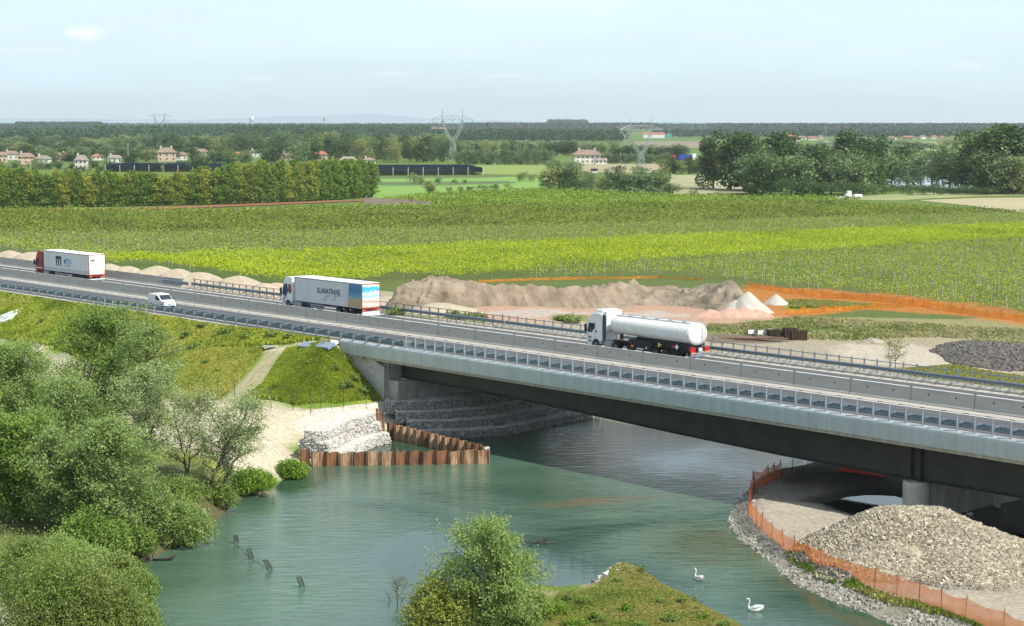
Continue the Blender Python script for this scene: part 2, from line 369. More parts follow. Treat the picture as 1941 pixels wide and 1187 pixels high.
zone([(1340, 618), (1480, 622), (1640, 636), (1900, 645), (1900, 660), (1640, 656), (1400, 640)], C(.30, .26, .17), 1, .85, 6, 5)
zone([(1560, 612), (1800, 622), (1941, 640), (1941, 650), (1700, 634)], C(.27, .25, .14), 1, .7, 6, 35)
zone([(1400, 540), (1700, 556), (1960, 592), (1990, 625), (1800, 596), (1640, 586), (1480, 604), (1440, 592)], C(.40, .15, .035), 1, .85, 3, 6)
zone([(1480, 574), (1560, 576), (1700, 582), (1560, 588), (1490, 586)], grass, .8, .9, 1, 7)
zone([(1690, 700), (1800, 690), (1990, 722), (1990, 800), (1800, 745)], C(.08, .17, .02), .8, 1, 2, 8)
zone([(1600, 650), (1780, 660), (1990, 690), (1990, 715), (1800, 700), (1600, 680)], C(.45, .40, .32), 1.2, .8, 3, 9)
zone([(1340, 632), (1420, 634), (1500, 640), (1500, 650), (1340, 648)], C(.12, .085, .06), .8, .8, 1, 10)
zone([(700, 590), (760, 592), (880, 600), (930, 615), (780, 605)], C(.12, .17, .04), .8, .8, 3, 11)
zone([(1050, 600), (1110, 596), (1120, 612), (1040, 612)], C(.14, .17, .05), .8, .8, 3, 12)
# near bank: pale yard of gravel, service track, drains
zone([(330, 752), (480, 762), (610, 782), (640, 800), (560, 850), (600, 885), (540, 905), (440, 905), (330, 860), (240, 800)], C(.50, .43, .33), 1, .95, 1.5, 20)
zone([(-60, 634), (0, 642), (100, 660), (250, 700), (330, 748), (240, 800), (100, 745), (-60, 690)], C(.42, .38, .28), 1.5, .8, 3, 21)
zone([(-60, 645), (90, 662), (95, 672), (-60, 660)], C(.52, .46, .36), .8, .9, 1, 26)
zone([(640, 645), (560, 652), (470, 660), (400, 664), (400, 668), (480, 668), (560, 666), (655, 664)], C(.52, .45, .33), .25, .95, .25, 22)
zone([(538, 663), (506, 664), (446, 735), (400, 762), (450, 768), (492, 735)], C(.36, .32, .20), .35, .9, .4, 23)
zone([(600, 868), (690, 840), (740, 826), (700, 880), (610, 900)], C(.30, .25, .13), .5, 1, .5, 24)
zone([(230, 880), (440, 880), (470, 925), (420, 975), (330, 1060), (240, 1120), (-40, 1187), (-60, 850), (120, 780)], C(.12, .14, .05), 1.5, .95, 3, 27)
# verge strip by the road
cc = blend(cc, C(.50, .46, .36), ((w_ > -1.5 + (ns - .5) * .8) & (w_ < 0) & (u < -46)) * .9)
# spit: grey dirt, darker earth under the deck, stone rim
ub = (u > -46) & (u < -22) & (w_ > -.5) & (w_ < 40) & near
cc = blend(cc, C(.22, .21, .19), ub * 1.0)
zone([(560, 800), (600, 775), (700, 764), (745, 764), (745, 800), (700, 830), (580, 850)], C(.50, .46, .39), .5, 1, .5, 25)
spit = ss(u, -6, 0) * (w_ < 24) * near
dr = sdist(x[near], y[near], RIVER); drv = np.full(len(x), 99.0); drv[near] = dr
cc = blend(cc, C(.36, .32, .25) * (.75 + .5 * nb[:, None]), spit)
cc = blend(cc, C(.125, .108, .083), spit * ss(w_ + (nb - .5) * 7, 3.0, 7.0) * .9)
cc = blend(cc, C(.34, .31, .25), spit * (1 - ss(drv, 2.6, 3.6)) * (w_ < 14))
for pl in (PUD, POOL):
    dd = sdist(x[near], y[near], pl); dv = np.full(len(x), 99.0); dv[near] = dd
    cc = blend(cc, C(.085, .073, .056), (1 - ss(dv + (nb - .5) * 3, .2, 2.2)) * (u > 0) * .9)
zone([(1480, 1050), (1560, 1085), (1660, 1125), (1830, 1187), (1780, 1200), (1600, 1130), (1500, 1080)], C(.19, .17, .09), .5, .75, 1.2, 30)
zone([(1660, 1120), (1900, 1180), (1941, 1215), (1800, 1215)], C(.16, .14, .08), .5, .8, 1.2, 31)
# grass islet
di = sdist(x[near], y[near], ISLE); div = np.full(len(x), 99.0); div[near] = di
cc = blend(cc, blend(np.repeat(C(.12, .17, .03), len(x), 0), C(.27, .22, .12), ss(fbm(x, y, 2.2, 70), .45, .6)), div < .3)
bk = (~inpoly(x, y, ISLE)) * near * (u > -24) * (1 - ss(drv, 1.0, 3.0)) * (1 - spit) * (w_ < 0)
cc = blend(cc, C(.10, .09, .045), bk)
# river bed
cc = blend(cc, C(.07, .09, .06), near & (Z < -.1))
nx, ny = len(xs), len(ys)
ii = (np.arange(ny - 1)[:, None] * nx + np.arange(nx - 1)[None, :]).ravel()
Fq = np.stack([ii, ii + 1, ii + nx + 1, ii + nx], 1)
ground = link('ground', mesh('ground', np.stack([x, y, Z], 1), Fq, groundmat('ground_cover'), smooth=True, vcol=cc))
tag(ground, kind='structure')

# ================================================================ WATER
def watermat(name, c1, c2, bump=.05, sc=1.0, rough=.06, ang=-.5, tone_patches=False):
    m, t, o, b = _base(name); n = t.nodes.new; l = t.links.new
    tc = n('ShaderNodeTexCoord'); mp = n('ShaderNodeMapping'); mp.inputs['Rotation'].default_value = (0, 0, ang); mp.inputs['Scale'].default_value = (sc * .55, sc * 1.7, 1)
    l(tc.outputs['Object'], mp.inputs[0])
    big = n('ShaderNodeTexNoise'); big.inputs['Scale'].default_value = .045; big.inputs['Detail'].default_value = 4; big.inputs['Distortion'].default_value = .6; l(tc.outputs['Object'], big.inputs[0])
    r = n('ShaderNodeValToRGB'); e = r.color_ramp.elements; e[0].position = .36; e[1].position = .62; e[0].color = (*c2, 1); e[1].color = (*c1, 1); l(big.outputs[0], r.inputs[0])
    cl = r.outputs[0]
    if tone_patches:                                      # two oval patches of brown and olive tone in the water colour
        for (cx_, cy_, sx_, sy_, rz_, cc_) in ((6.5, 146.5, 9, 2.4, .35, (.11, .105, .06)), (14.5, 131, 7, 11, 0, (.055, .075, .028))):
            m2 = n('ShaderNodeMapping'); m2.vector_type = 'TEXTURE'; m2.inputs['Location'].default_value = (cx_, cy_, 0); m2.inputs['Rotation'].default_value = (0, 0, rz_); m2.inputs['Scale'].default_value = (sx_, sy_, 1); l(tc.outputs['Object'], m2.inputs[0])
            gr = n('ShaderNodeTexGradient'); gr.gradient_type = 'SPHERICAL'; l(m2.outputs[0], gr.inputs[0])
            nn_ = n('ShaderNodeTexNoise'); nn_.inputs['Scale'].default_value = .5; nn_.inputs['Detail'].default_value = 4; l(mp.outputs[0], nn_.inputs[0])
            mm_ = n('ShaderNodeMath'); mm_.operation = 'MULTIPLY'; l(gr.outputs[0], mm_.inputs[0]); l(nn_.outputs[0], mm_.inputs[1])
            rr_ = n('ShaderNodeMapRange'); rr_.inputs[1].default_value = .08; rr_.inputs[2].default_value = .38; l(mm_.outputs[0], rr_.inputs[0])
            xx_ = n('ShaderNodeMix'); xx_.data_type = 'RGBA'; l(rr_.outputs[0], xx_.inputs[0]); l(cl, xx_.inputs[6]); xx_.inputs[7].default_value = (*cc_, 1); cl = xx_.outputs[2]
    l(cl, b.inputs['Base Color']); b.inputs['Roughness'].default_value = rough; b.inputs['IOR'].default_value = 1.33
    a = n('ShaderNodeTexNoise'); a.inputs['Scale'].default_value = .9; a.inputs['Detail'].default_value = 5; a.inputs['Roughness'].default_value = .62; a.inputs['Distortion'].default_value = .8; l(mp.outputs[0], a.inputs[0])
    am = n('ShaderNodeMapRange'); am.inputs[1].default_value = .40; am.inputs[2].default_value = .66; am.inputs[3].default_value = .12; am.inputs[4].default_value = 1.9; l(big.outputs[0], am.inputs[0])
    ml = n('ShaderNodeMath'); ml.operation = 'MULTIPLY'; l(a.outputs[0], ml.inputs[0]); l(am.outputs[0], ml.inputs[1])
    bp = n('ShaderNodeBump'); bp.inputs['Distance'].default_value = bump; l(ml.outputs[0], bp.inputs['Height']); l(bp.outputs[0], b.inputs['Normal'])
    return m
river_m = watermat('river_water', (.080, .145, .098), (.020, .052, .030), .06, rough=.035, tone_patches=True)
g = 6.0
WX = np.arange(-80, 130, g); WY = np.arange(40, 262, g); WXX, WYY = np.meshgrid(WX, WY)
i2 = (np.arange(len(WY) - 1)[:, None] * len(WX) + np.arange(len(WX) - 1)[None, :]).ravel()
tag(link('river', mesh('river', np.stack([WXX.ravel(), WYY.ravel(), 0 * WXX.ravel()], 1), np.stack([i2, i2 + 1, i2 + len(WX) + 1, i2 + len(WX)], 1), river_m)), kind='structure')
pool_m = watermat('still_water', (.022, .022, .016), (.015, .015, .012), .008, 1, .02)
def flat(name, poly, z, mat, parent=None, zo=None):
    V = [(a, b, z if zo is None else Tz(a, b) + zo) for a, b in poly]
    return link(name, mesh(name, V, [tuple(range(len(V)))], mat), parent)
def grow(poly, d):
    cx = sum(p[0] for p in poly) / len(poly); cy = sum(p[1] for p in poly) / len(poly); r = []
    for a, b in poly:
        l = math.hypot(a - cx, b - cy); r.append((cx + (a - cx) * (1 + d / l), cy + (b - cy) * (1 + d / l)))
    return r
tag(flat('puddle_water', grow(PUD, 1.2), .68, pool_m), kind='structure')
tag(flat('pool_water', grow(POOL, 1.0), .66, pool_m), kind='structure')
POND = [(1672, 345), (1700, 334), (1760, 333), (1835, 336), (1880, 345), (1860, 356), (1800, 358), (1700, 354)]
pond_m = watermat('lake_water', (.25, .32, .36), (.2, .27, .3), .05, .3)
tag(flat('pond_water', [G(a, b, 3.9)[:2] for a, b in POND], 3.9, pond_m), kind='structure')

# ================================================================ MOTORWAY
def strip_uw(name, u0, u1, w0, w1, z, mat, kind='structure', step=12):
    us = np.arange(u0, u1 + .01, (u1 - u0) / max(1, round((u1 - u0) / step))); V = []; Fc = []
    for k, a in enumerate(us):
        V += [UW(a, w0, z), UW(a, w1, z)]
        if k: Fc.append((2 * k - 2, 2 * k, 2 * k + 1, 2 * k - 1))
    o = link(name, mesh(name, V, Fc, mat)); return tag(o, kind=kind)
RU0, RU1 = -420, 75
# asphalt in the motorway's own axes so its wear runs along the lanes
def local(name, build_mb, mats, kind=None, z=0, **k):
    o = build_mb.build(name, mats, None, **k); o.location = UW(0, 0, z); o.rotation_euler = (0, 0, -PHI)
    if kind: o['kind'] = kind
    return o
m = MB(); m.V = []
for k, a in enumerate(np.linspace(RU0, RU1, 60)):
    m.V += [(a, -.05, 8.0), (a, 20.6, 8.0)]
    if k: m.F.append((2 * k - 2, 2 * k, 2 * k + 1, 2 * k - 1)); m.M.append(0)
local('road', m, asphalt, 'structure')
def marking(w0, w1, dash=None):
    m = MB(); a = RU0
    while a < RU1:
        b = min(a + (dash[0] if dash else 12), RU1)
        m.add([(a, w0, 8.004), (b, w0, 8.004), (b, w1, 8.004), (a, w1, 8.004)], [(0, 1, 2, 3)]); a += sum(dash) if dash else 12
    local('road_marking', m, paint, 'structure')
marking(8.0, 8.26); marking(1.5, 1.66); marking(12.8, 13.0); marking(17.3, 17.5)
marking(5.1, 5.25, (3, 4.5))
m = MB(); m.prism_x([(8.42, 8.0), (10.9, 8.0), (10.9, 8.05), (8.46, 8.05)], RU0, RU1)
local('pavement', m, pm('median_concrete', (.43, .41, .36), (.34, .32, .27), 1.3, .95, stretch=(.5, 3, 1)), 'structure')
m = MB()
for a in np.arange(-190, 60, 2.05): m.box(a, a + .5, 8.415, 8.43, 8.005, 8.046)
local('drain_slots', m, dark, 'structure')
m = MB(); m.box(RU0, RU1, 18.9, 19.9, 8.0, 8.03); local('pavement', m, kerb_m, 'structure')
m = MB(); m.box(RU0, -48.7, -.75, -.1, 7.75, 8.06)
local('kerb', m, kerb_m, 'structure')

# ---- bridge
BU0, BU1 = -48.6, 75
br = root('road_bridge', UW(0, 0, 0), -PHI, 'long girder bridge with pale blue-grey metal fascia carrying the motorway over the green river', 'bridge')
m = MB(); m.box(BU0, BU1, .30, 20.9, 6.95, 7.96); m.build('deck_slab', concrete_dirty, br)
pan = 0
edges = np.arange(BU0, BU1 + .1, (BU1 - BU0) / 16)
for a, b in zip(edges[:-1], edges[1:]):
    m = MB(); prof = [(-.02, 6.86), (-.16, 6.86), (-.18, 7.2), (-.19, 7.9), (-.165, 8.08), (-.10, 8.18), (0.0, 8.22), (.27, 8.22), (.27, 8.12), (-.02, 8.12)]
    n_ = len(prof); a2, b2 = a + .006, b - .006
    m.add([(a2, p, q) for p, q in prof] + [(b2, p, q) for p, q in prof], [tuple(range(n_ - 1, -1, -1)), tuple(range(n_, 2 * n_))] + [(i, (i + 1) % n_, (i + 1) % n_ + n_, i + n_) for i in range(n_)])
    m.build('fascia_panel', fasc_m, br)
m = MB(); m.box(BU0, BU1, 0.0, .29, 6.58, 6.855); m.build('edge_beam', pm('edge_beam_concrete', (.42, .39, .31), (.25, .235, .19), 1.2, .9, stretch=(1.5, 1, 1)), br)
m = MB(); m.box(BU0, BU1, 19.95, 20.95, 7.965, 8.2); m.box(BU0, BU1, 20.95, 21.15, 6.8, 8.25); m.build('far_kerb', kerb_m, br)
def gz(u):
    pts = [(-43, 4.96), (-27, 4.76), (-15.3, 4.49), (-2.4, 4.07), (9.2, 3.82), (20.4, 3.75), (31, 3.8), (75, 4.3)]
    return float(np.interp(u, [p[0] for p in pts], [p[1] for p in pts]))
for wg in (2.4, 7.1, 11.8, 16.5):
    m = MB(); us = np.linspace(-42.5, BU1, 40)
    top = [(a, 6.93) for a in us]; bot = [(a, gz(a)) for a in us[::-1]]
    n0 = len(m.V)
    for i in range(len(us) - 1):                   # web, with bottom and top flange
        a, b = us[i], us[i + 1]; za, zb = gz(a), gz(b)
        for (y0, y1, t0a, t0b, t1a, t1b) in ((wg - .015, wg + .015, za, zb, 6.94, 6.94), (wg - .35, wg + .35, za - .05, zb - .05, za, zb), (wg - .3, wg + .3, 6.90, 6.90, 6.94, 6.94)):
            m.add([(a, y0, t0a), (b, y0, t0b), (b, y1, t0b), (a, y1, t0a), (a, y0, t1a), (b, y0, t1b), (b, y1, t1b), (a, y1, t1a)],
                  [(0, 3, 2, 1), (4, 5, 6, 7), (0, 1, 5, 4), (2, 3, 7, 6)])
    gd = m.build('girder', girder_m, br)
    if wg < 3:
        m = MB(); m.box(21.1, 21.16, wg - .35, wg - .02, gz(21) + .01, 6.89); m.box(22.0, 22.06, wg - .35, wg - .02, gz(22) + .01, 6.89); m.build('stiffener', girder_m, gd)
for a in (-30, -14, 2, 40, 56):
    m = MB(); m.box(a - .1, a + .1, 2.45, 16.45, 5.3, 6.2); m.build('cross_brace', girder_m, br)
pier = MB(); pier.tube([(21.45, 2.4, 0.2), (21.45, 2.4, 3.45), (21.45, 2.4, 3.62)], [.98, .98, .93], 32)
pier.build('column', pm('pier_concrete', (.47, .46, .41), (.33, .32, .28), .8, .85, bump=.01, stretch=(1, 1, 2)), br)
pier = MB(); pier.box(20.85, 22.05, 3.3, 15.9, .2, 3.35); pier.build('pier_wall', concrete_dirty, br)
pier = MB(); pier.tube([(21.45, 16.5, 0.2), (21.45, 16.5, 3.6)], .98, 24); pier.build('column', MC['pier_concrete'], br)
for wg in (2.4, 16.5):
    m = MB(); m.bbox(21.1, 21.8, wg - .3, wg + .3, 3.6, gz(21.4) - .052, .03); m.build('bearing', galv_d, br)
# abutment with splayed wing wall
m = MB(); m.box(-41.6, -40.0, .75, 20.6, 1.2, 4.75); m.box(-42.9, -41.602, .75, 20.6, 1.2, 6.9)
ab = m.build('abutment', concrete_dirty, br)
for wg in (2.4, 7.1, 11.8, 16.5):
    m = MB(); m.bbox(-41.3, -40.5, wg - .45, wg + .45, 4.752, gz(-42) - .06, .03); m.build('bearing_block', concrete, ab)
m = MB(); m.prism_y([(-49.2, 4.4), (-42.0, 2.0), (-41.7, 2.0), (-41.7, 5.95), (-44.2, 6.845), (-49.2, 6.845)], .30, .745); m.build('wing_wall', concrete, br)
m = MB(); m.tube([(-41.55, .25, 6.7), (-41.5, .2, 6.1), (-41.5, .2, 3.1), (-41.7, .15, 2.7)], .08, 8); m.build('drain_pipe', galv_d, br); m = MB(); m.tube([(-44.6, .2, 6.76), (-44.6, -.16, 6.70)], .14, 10); m.build('drain_pipe', galv_d, br)
for k in range(9):
    m = MB(); a = -36 + k * 13; m.box(a, a + .02, -.005, -.001, 6.6, 6.84); m.build('joint', dark, br)

# ---- concrete barriers
# jersey barriers
def jersey_proto(L_=5.96):
    m = MB(); h = L_ / 2
    prof = [(-.31, 0), (.31, 0), (.31, .08), (.14, .36), (.095, 1.2), (-.095, 1.2), (-.14, .36), (-.31, .08)]
    m.prism_x(prof, -h, h); me = m.me('barrier', concrete)
    s = MB()
    s.box(-.07, .07, -.128, -.105, .72, .84)
    sm = s.me('lifting_socket', dark)
    c = MB(); c.box(h - .10, h + .10, -.05, .05, 1.201, 1.27); c.box(h - .17, h - .10, -.07, .07, 1.201, 1.23); cm = c.me('coupling', galv_d)
    return me, sm, cm
JB, JS, JC = jersey_proto()
jm = pm('barrier_concrete', (.42, .41, .375), (.345, .335, .305), .5, .9, bump=.01, stretch=(.7, 1, 2.5))
JB.materials.clear(); JB.materials.append(jm)
def put_jersey(u, w_, lab, grp):
    r = root('concrete_barrier', UW(u, w_, 8.056 if w_ < 12 else 8.004), -PHI, lab, 'concrete barrier', grp)
    link('barrier', JB, r); link('lifting_socket', JS, r, (-1.3, 0, 0)); link('lifting_socket', JS, r, (1.3, 0, 0)); link('coupling', JC, r)
NJ = 0; a = -2.96 + 3 + 6.03 * 8
while a > -175:
    put_jersey(a, 9.95, 'grey concrete barrier block in the long median row between the two carriageways', 'concrete barriers in the median'); a -= 6.03; NJ += 1
a = -117
while a > -205:
    put_jersey(a, 20.3, 'grey concrete barrier block in the row behind the red-cab lorry', 'concrete barriers on the far verge'); a -= 6.03
# ---- guard rails
def wave(m, x0, x1, y, z0, n=3, h=.16, d=.045):
    prof = []
    for k in range(n):
        z = z0 + k * h; prof += [(y + d * .0, z), (y - d, z + h * .28), (y - d, z + h * .6), (y, z + h * .88)]
    prof += [(p + .008, q) for p, q in prof[::-1]]
    m.prism_x(prof, x0, x1)
def near_rail(u0, u1, tall, sp, lab, tube=False):
    r = root('guard_rail', UW(u0, 0, 8.0), -PHI, lab, 'guard rail'); Lr = u1 - u0
    m = MB(); wave(m, 0, Lr, .98, .38 if tall else .24, 3 if tall else 4, .17); m.build('rail_beam', galv, r)
    H_ = 1.40 if tall else .95; b = .22 if tall else .0
    pw = .14 if tall else -.02
    p = MB(); p.box(-.042, .042, pw - .09, pw - .075, b, H_); p.box(-.042, .042, pw + .075, pw + .09, b, H_); p.box(-.006, .006, pw - .075, pw + .075, b, H_)
    if tall: p.box(-.12, .12, pw - .14, pw + .12, .222, .24)
    q = MB(); q.prism_y([(-.045, .78), (.045, .78), (.045, .86), (-.045, .86)], pw + .09, .93); q.prism_x([(pw + .09, .80), (pw + .09, .62), (.5, .79)], -.012, .012); q.box(-.05, .05, .90, .965, .45, .86)
    pm_, qm = p.me('post', galv_l if tall or tube else galv), q.me('bracket', galv)
    n = 0; a = .3
    while a < Lr - .1:
        po = link('post', pm_, r, (a, 0, 0)); link('bracket', qm, po); a += sp; n += 1
    m = MB(); m.tube([(0, .86, .52), (Lr, .86, .52)], .03, 6); m.build('lower_tube', galv, r)
    if tube:
        m = MB(); m.tube([(0, pw, 1.06), (Lr, pw, 1.06)], .035, 6); m.build('top_tube', galv_l, r)
    return r
near_rail(-190, -98.5, False, 2.25, 'low galvanised guard rail on grassy embankment at the far end of the near verge')
near_rail(-98.4, -84.2, False, 2.0, 'short guard rail length with a thin top tube in front of the small white van', True)
near_rail(-84.1, -39.4, False, 2.2, 'low galvanised guard rail between the white van and the bridge end')
near_rail(-38.2, 62, True, 1.5, 'tall-posted galvanised guard rail standing on the pale bridge fascia')
def far_rail(u0, u1, sp, lab):
    r = root('guard_rail', UW(u0, 0, 8.0), -PHI, lab, 'guard rail'); Lr = u1 - u0
    m = MB(); wave(m, 0, Lr, 20.35, .52, 2, .20, .07); m.build('rail_beam', galv, r)
    m = MB(); m.tube([(0, 20.6, 1.30), (Lr, 20.6, 1.30)], .045, 6); m.build('top_tube', galv_d if u0 < -60 else galv, r)
    p = MB(); p.box(-.04, .04, 20.53, 20.545, .0, 1.28); p.box(-.04, .04, 20.655, 20.67, 0, 1.28); p.box(-.006, .006, 20.545, 20.655, 0, 1.28)
    q = MB(); q.prism_x([(20.53, .60), (20.53, .70), (20.36, .70), (20.36, .60)], -.05, .05); q.prism_x([(20.45, .42), (20.45, .50), (19.3, .08), (19.3, .0)], -.03, .03)
    pm_ = p.me('post', galv_d if u0 < -60 else galv_l); qm = q.me('bracket', galv_d)
    a = .4
    while a < Lr: po = link('post', pm_, r, (a, 0, .2 if u0 + a > BU0 else 0)); link('bracket', qm, po); a += sp
far_rail(-112, -47, 1.6, 'dark far-side guard rail with top tube running past the sand heaps')
far_rail(-46.9, 66, 1.42, 'far-side guard rail with pale posts and top tube along the bridge edge')
m = MB(); wave(m, -119, -112, 19.95, 8.48, 2, .24, .07); o = local('guard_rail', m, galv); tag(o, 'short end piece of steel rail fixed in front of the far concrete barriers', 'guard rail')
# ================================================================ VEHICLES  (rear at x=0, front towards -x, side facing the river at -y)
def text_part(body, size, mat, parent, loc, rot, name='lettering', shear=0.0, ext=.004, sx=1.0, bold=0.0):
    c = bpy.data.curves.new('t', 'FONT'); c.body = body; c.size = size; c.extrude = ext; c.shear = shear; c.offset = bold
    o = bpy.data.objects.new('t', c); col.objects.link(o); bpy.context.view_layer.update()
    me = bpy.data.meshes.new_from_object(o.evaluated_get(bpy.context.evaluated_depsgraph_get())); bpy.data.objects.remove(o); bpy.data.curves.remove(c)
    me.name = name; me.materials.clear(); me.materials.append(mat)
    q = link(name, me, parent, loc); q.rotation_euler = rot; q.scale = (sx, 1, 1); return q
SIDE = (R_(90), 0, 0); REAR = (R_(90), 0, R_(90))
def wheel(r, x, y0, y1, rad=.5, rimmat=None):
    m = MB(); m.tube([(x, y0, rad), (x, y0 + .03 * (1 if y1 > y0 else -1), rad), (x, y1 - .03 * (1 if y1 > y0 else -1), rad), (x, y1, rad)], [rad * .94, rad, rad, rad * .94], 28)
    wv = m.build('wheel', rubber, r)
    m = MB(); s = -1 if y0 < y1 else 1
    for yy, sg in ((y0, -1), (y1, 1)):
        m.tube([(x, yy, rad), (x, yy + sg * .012, rad), (x, yy + sg * .03, rad)], [rad * .60, rad * .56, rad * .30], 20)
    m.build('rim', rimmat or steel_w, wv)
grey_l = pm('trailer_grey', (.50, .51, .52), (.46, .47, .48), .6, .5)
trailer_w = pm('trailer_white', (.69, .70, .70), (.58, .585, .58), .6, .45, stretch=(2.2, 1, .3), detail=7, lo=.28, hi=.6)
roof_w = pm('trailer_roof', (.82, .82, .80), (.78, .78, .75), .6, .6)
def arch(x, z, r, n=9): return [(x + r * math.cos(t), z + r * math.sin(t)) for t in np.linspace(math.pi, 0, n)]
def tractor(r, xf, paint_m, high=3.85, deck=True, fx=1.35, dx=4.9, tank=True, window_tilt=True, skirt=True):
    """cab-over tractor with its front at x=xf"""
    W_ = 1.24
    prof = [(xf + .12, .38), (xf + .02, .75), (xf, 1.35), (xf + .04, 1.95), (xf + .22, 2.75), (xf + .34, 3.0), (xf + .62, high - .22), (xf + .95, high), (xf + 1.7, high + .03), (xf + 2.22, high - .02), (xf + 2.26, .95)]
    lower = [(xf + fx + .62, .95)] + [(xf + fx + .60 * math.cos(t), .52 + .60 * math.sin(t)) for t in np.linspace(.15, math.pi - .15, 9)] + [(xf + fx - .62, .38)]
    m = MB(); m.prism_y(prof + lower, -W_, W_)
    me = m.me('cab', paint_m); cab = link('cab', me, r)
    bv = cab.modifiers.new('b', 'BEVEL'); bv.width = .09; bv.segments = 3; bv.limit_method = 'ANGLE'; bv.angle_limit = R_(40)
    for s_ in (-1, 1):
        y0, y1 = (s_ * (W_ + .002), s_ * (W_ + .012)); y0, y1 = min(y0, y1), max(y0, y1)
        m = MB(); m.prism_y([(xf + .22, 1.72), (xf + .36, 2.62), (xf + 1.22, 2.62), (xf + 1.22, 2.15), (xf + .75, 1.70)], y0, y1); m.build('side_window', glass, cab)
        m = MB(); 
        for zz in (1.0, 1.35): m.box(xf + .35, xf + .75, y0, y1, zz - .22, zz - .03)
        m.build('step', galv_d, cab)
        m = MB(); m.box(xf + .30, xf + .325, y0, y1, .98, 1.70); m.box(xf + 1.28, xf + 1.305, y0, y1, .98, 2.85); m.build('door_seam', galv_d, cab)
        m = MB(); m.box(xf - .02, xf + .14, s_ * (W_ + .16) - .1, s_ * (W_ + .16) + .1, 1.75, 2.5); m.tube([(xf + .1, s_ * (W_ - .02), 2.55), (xf + .06, s_ * (W_ + .17), 2.48)], .025, 6); m.build('mirror', dark, cab)
        m = MB(); m.box(xf - .012, xf + .03, s_ * .95 - .22, s_ * .95 + .22, .72, .95); m.build('headlight', roof_w, cab)
    ang = [(xf + .02, 1.95), (xf + .205, 2.78)]
    m = MB(); m.prism_y([(ang[0][0] - .02, ang[0][1]), (ang[1][0] - .02, ang[1][1]), (ang[1][0] + .01, ang[1][1]), (ang[0][0] + .01, ang[0][1])], -1.1, 1.1); m.build('windscreen', glass, cab)
    m = MB(); m.box(xf - .015, xf + .01, -.9, .9, 1.1, 1.75); m.build('grille', dark, cab)
    m = MB(); m.box(xf - .06, xf + .35, -1.22, 1.22, .28, .66); m.build('bumper', galv_d, r)
    if skirt:
        m = MB()
        for s_ in (-1, 1): m.prism_y([(xf + 2.275, 1.0), (xf + 2.275, high - .1), (xf + 2.75, high - .15), (xf + 2.72, 1.0)], s_ * 1.19 - .02, s_ * 1.19 + .02)
        m.build('side_fairing', MC.get('fairing_dark') or pm('fairing_dark', (.05, .055, .065), (.035, .04, .045), 1, .5), cab)
    m = MB(); m.box(xf + 2.3, xf + 6.3, -.45, -.3, .75, 1.0); m.box(xf + 2.3, xf + 6.3, .3, .45, .75, 1.0); m.box(xf + 4.4, xf + 5.6, -.6, .6, 1.0, 1.12); m.build('frame', dark, r)
    if tank:
        for s_ in (-1, 1):
            m = MB(); m.bbox(xf + 2.5, xf + 4.15, s_ * .9 - .33, s_ * .9 + .33, .42, 1.02, .08); m.build('fuel_tank', galv_l if s_ < 0 else steel_w, r)
    for s_ in (-1, 1):
        wheel(r, xf + fx, s_ * .95, s_ * 1.22, .5); wheel(r, xf + dx, s_ * .72, s_ * 1.24, .5)
        m = MB(); m.prism_y([(xf + dx + .62 * math.cos(t), .5 + .62 * math.sin(t)) for t in np.linspace(.1, math.pi - .1, 10)] + [(xf + dx + .57 * math.cos(t), .5 + .57 * math.sin(t)) for t in np.linspace(math.pi - .1, .1, 10)], s_ * .98 - .28, s_ * .98 + .28); m.build('mudguard', dark, r)
    return cab
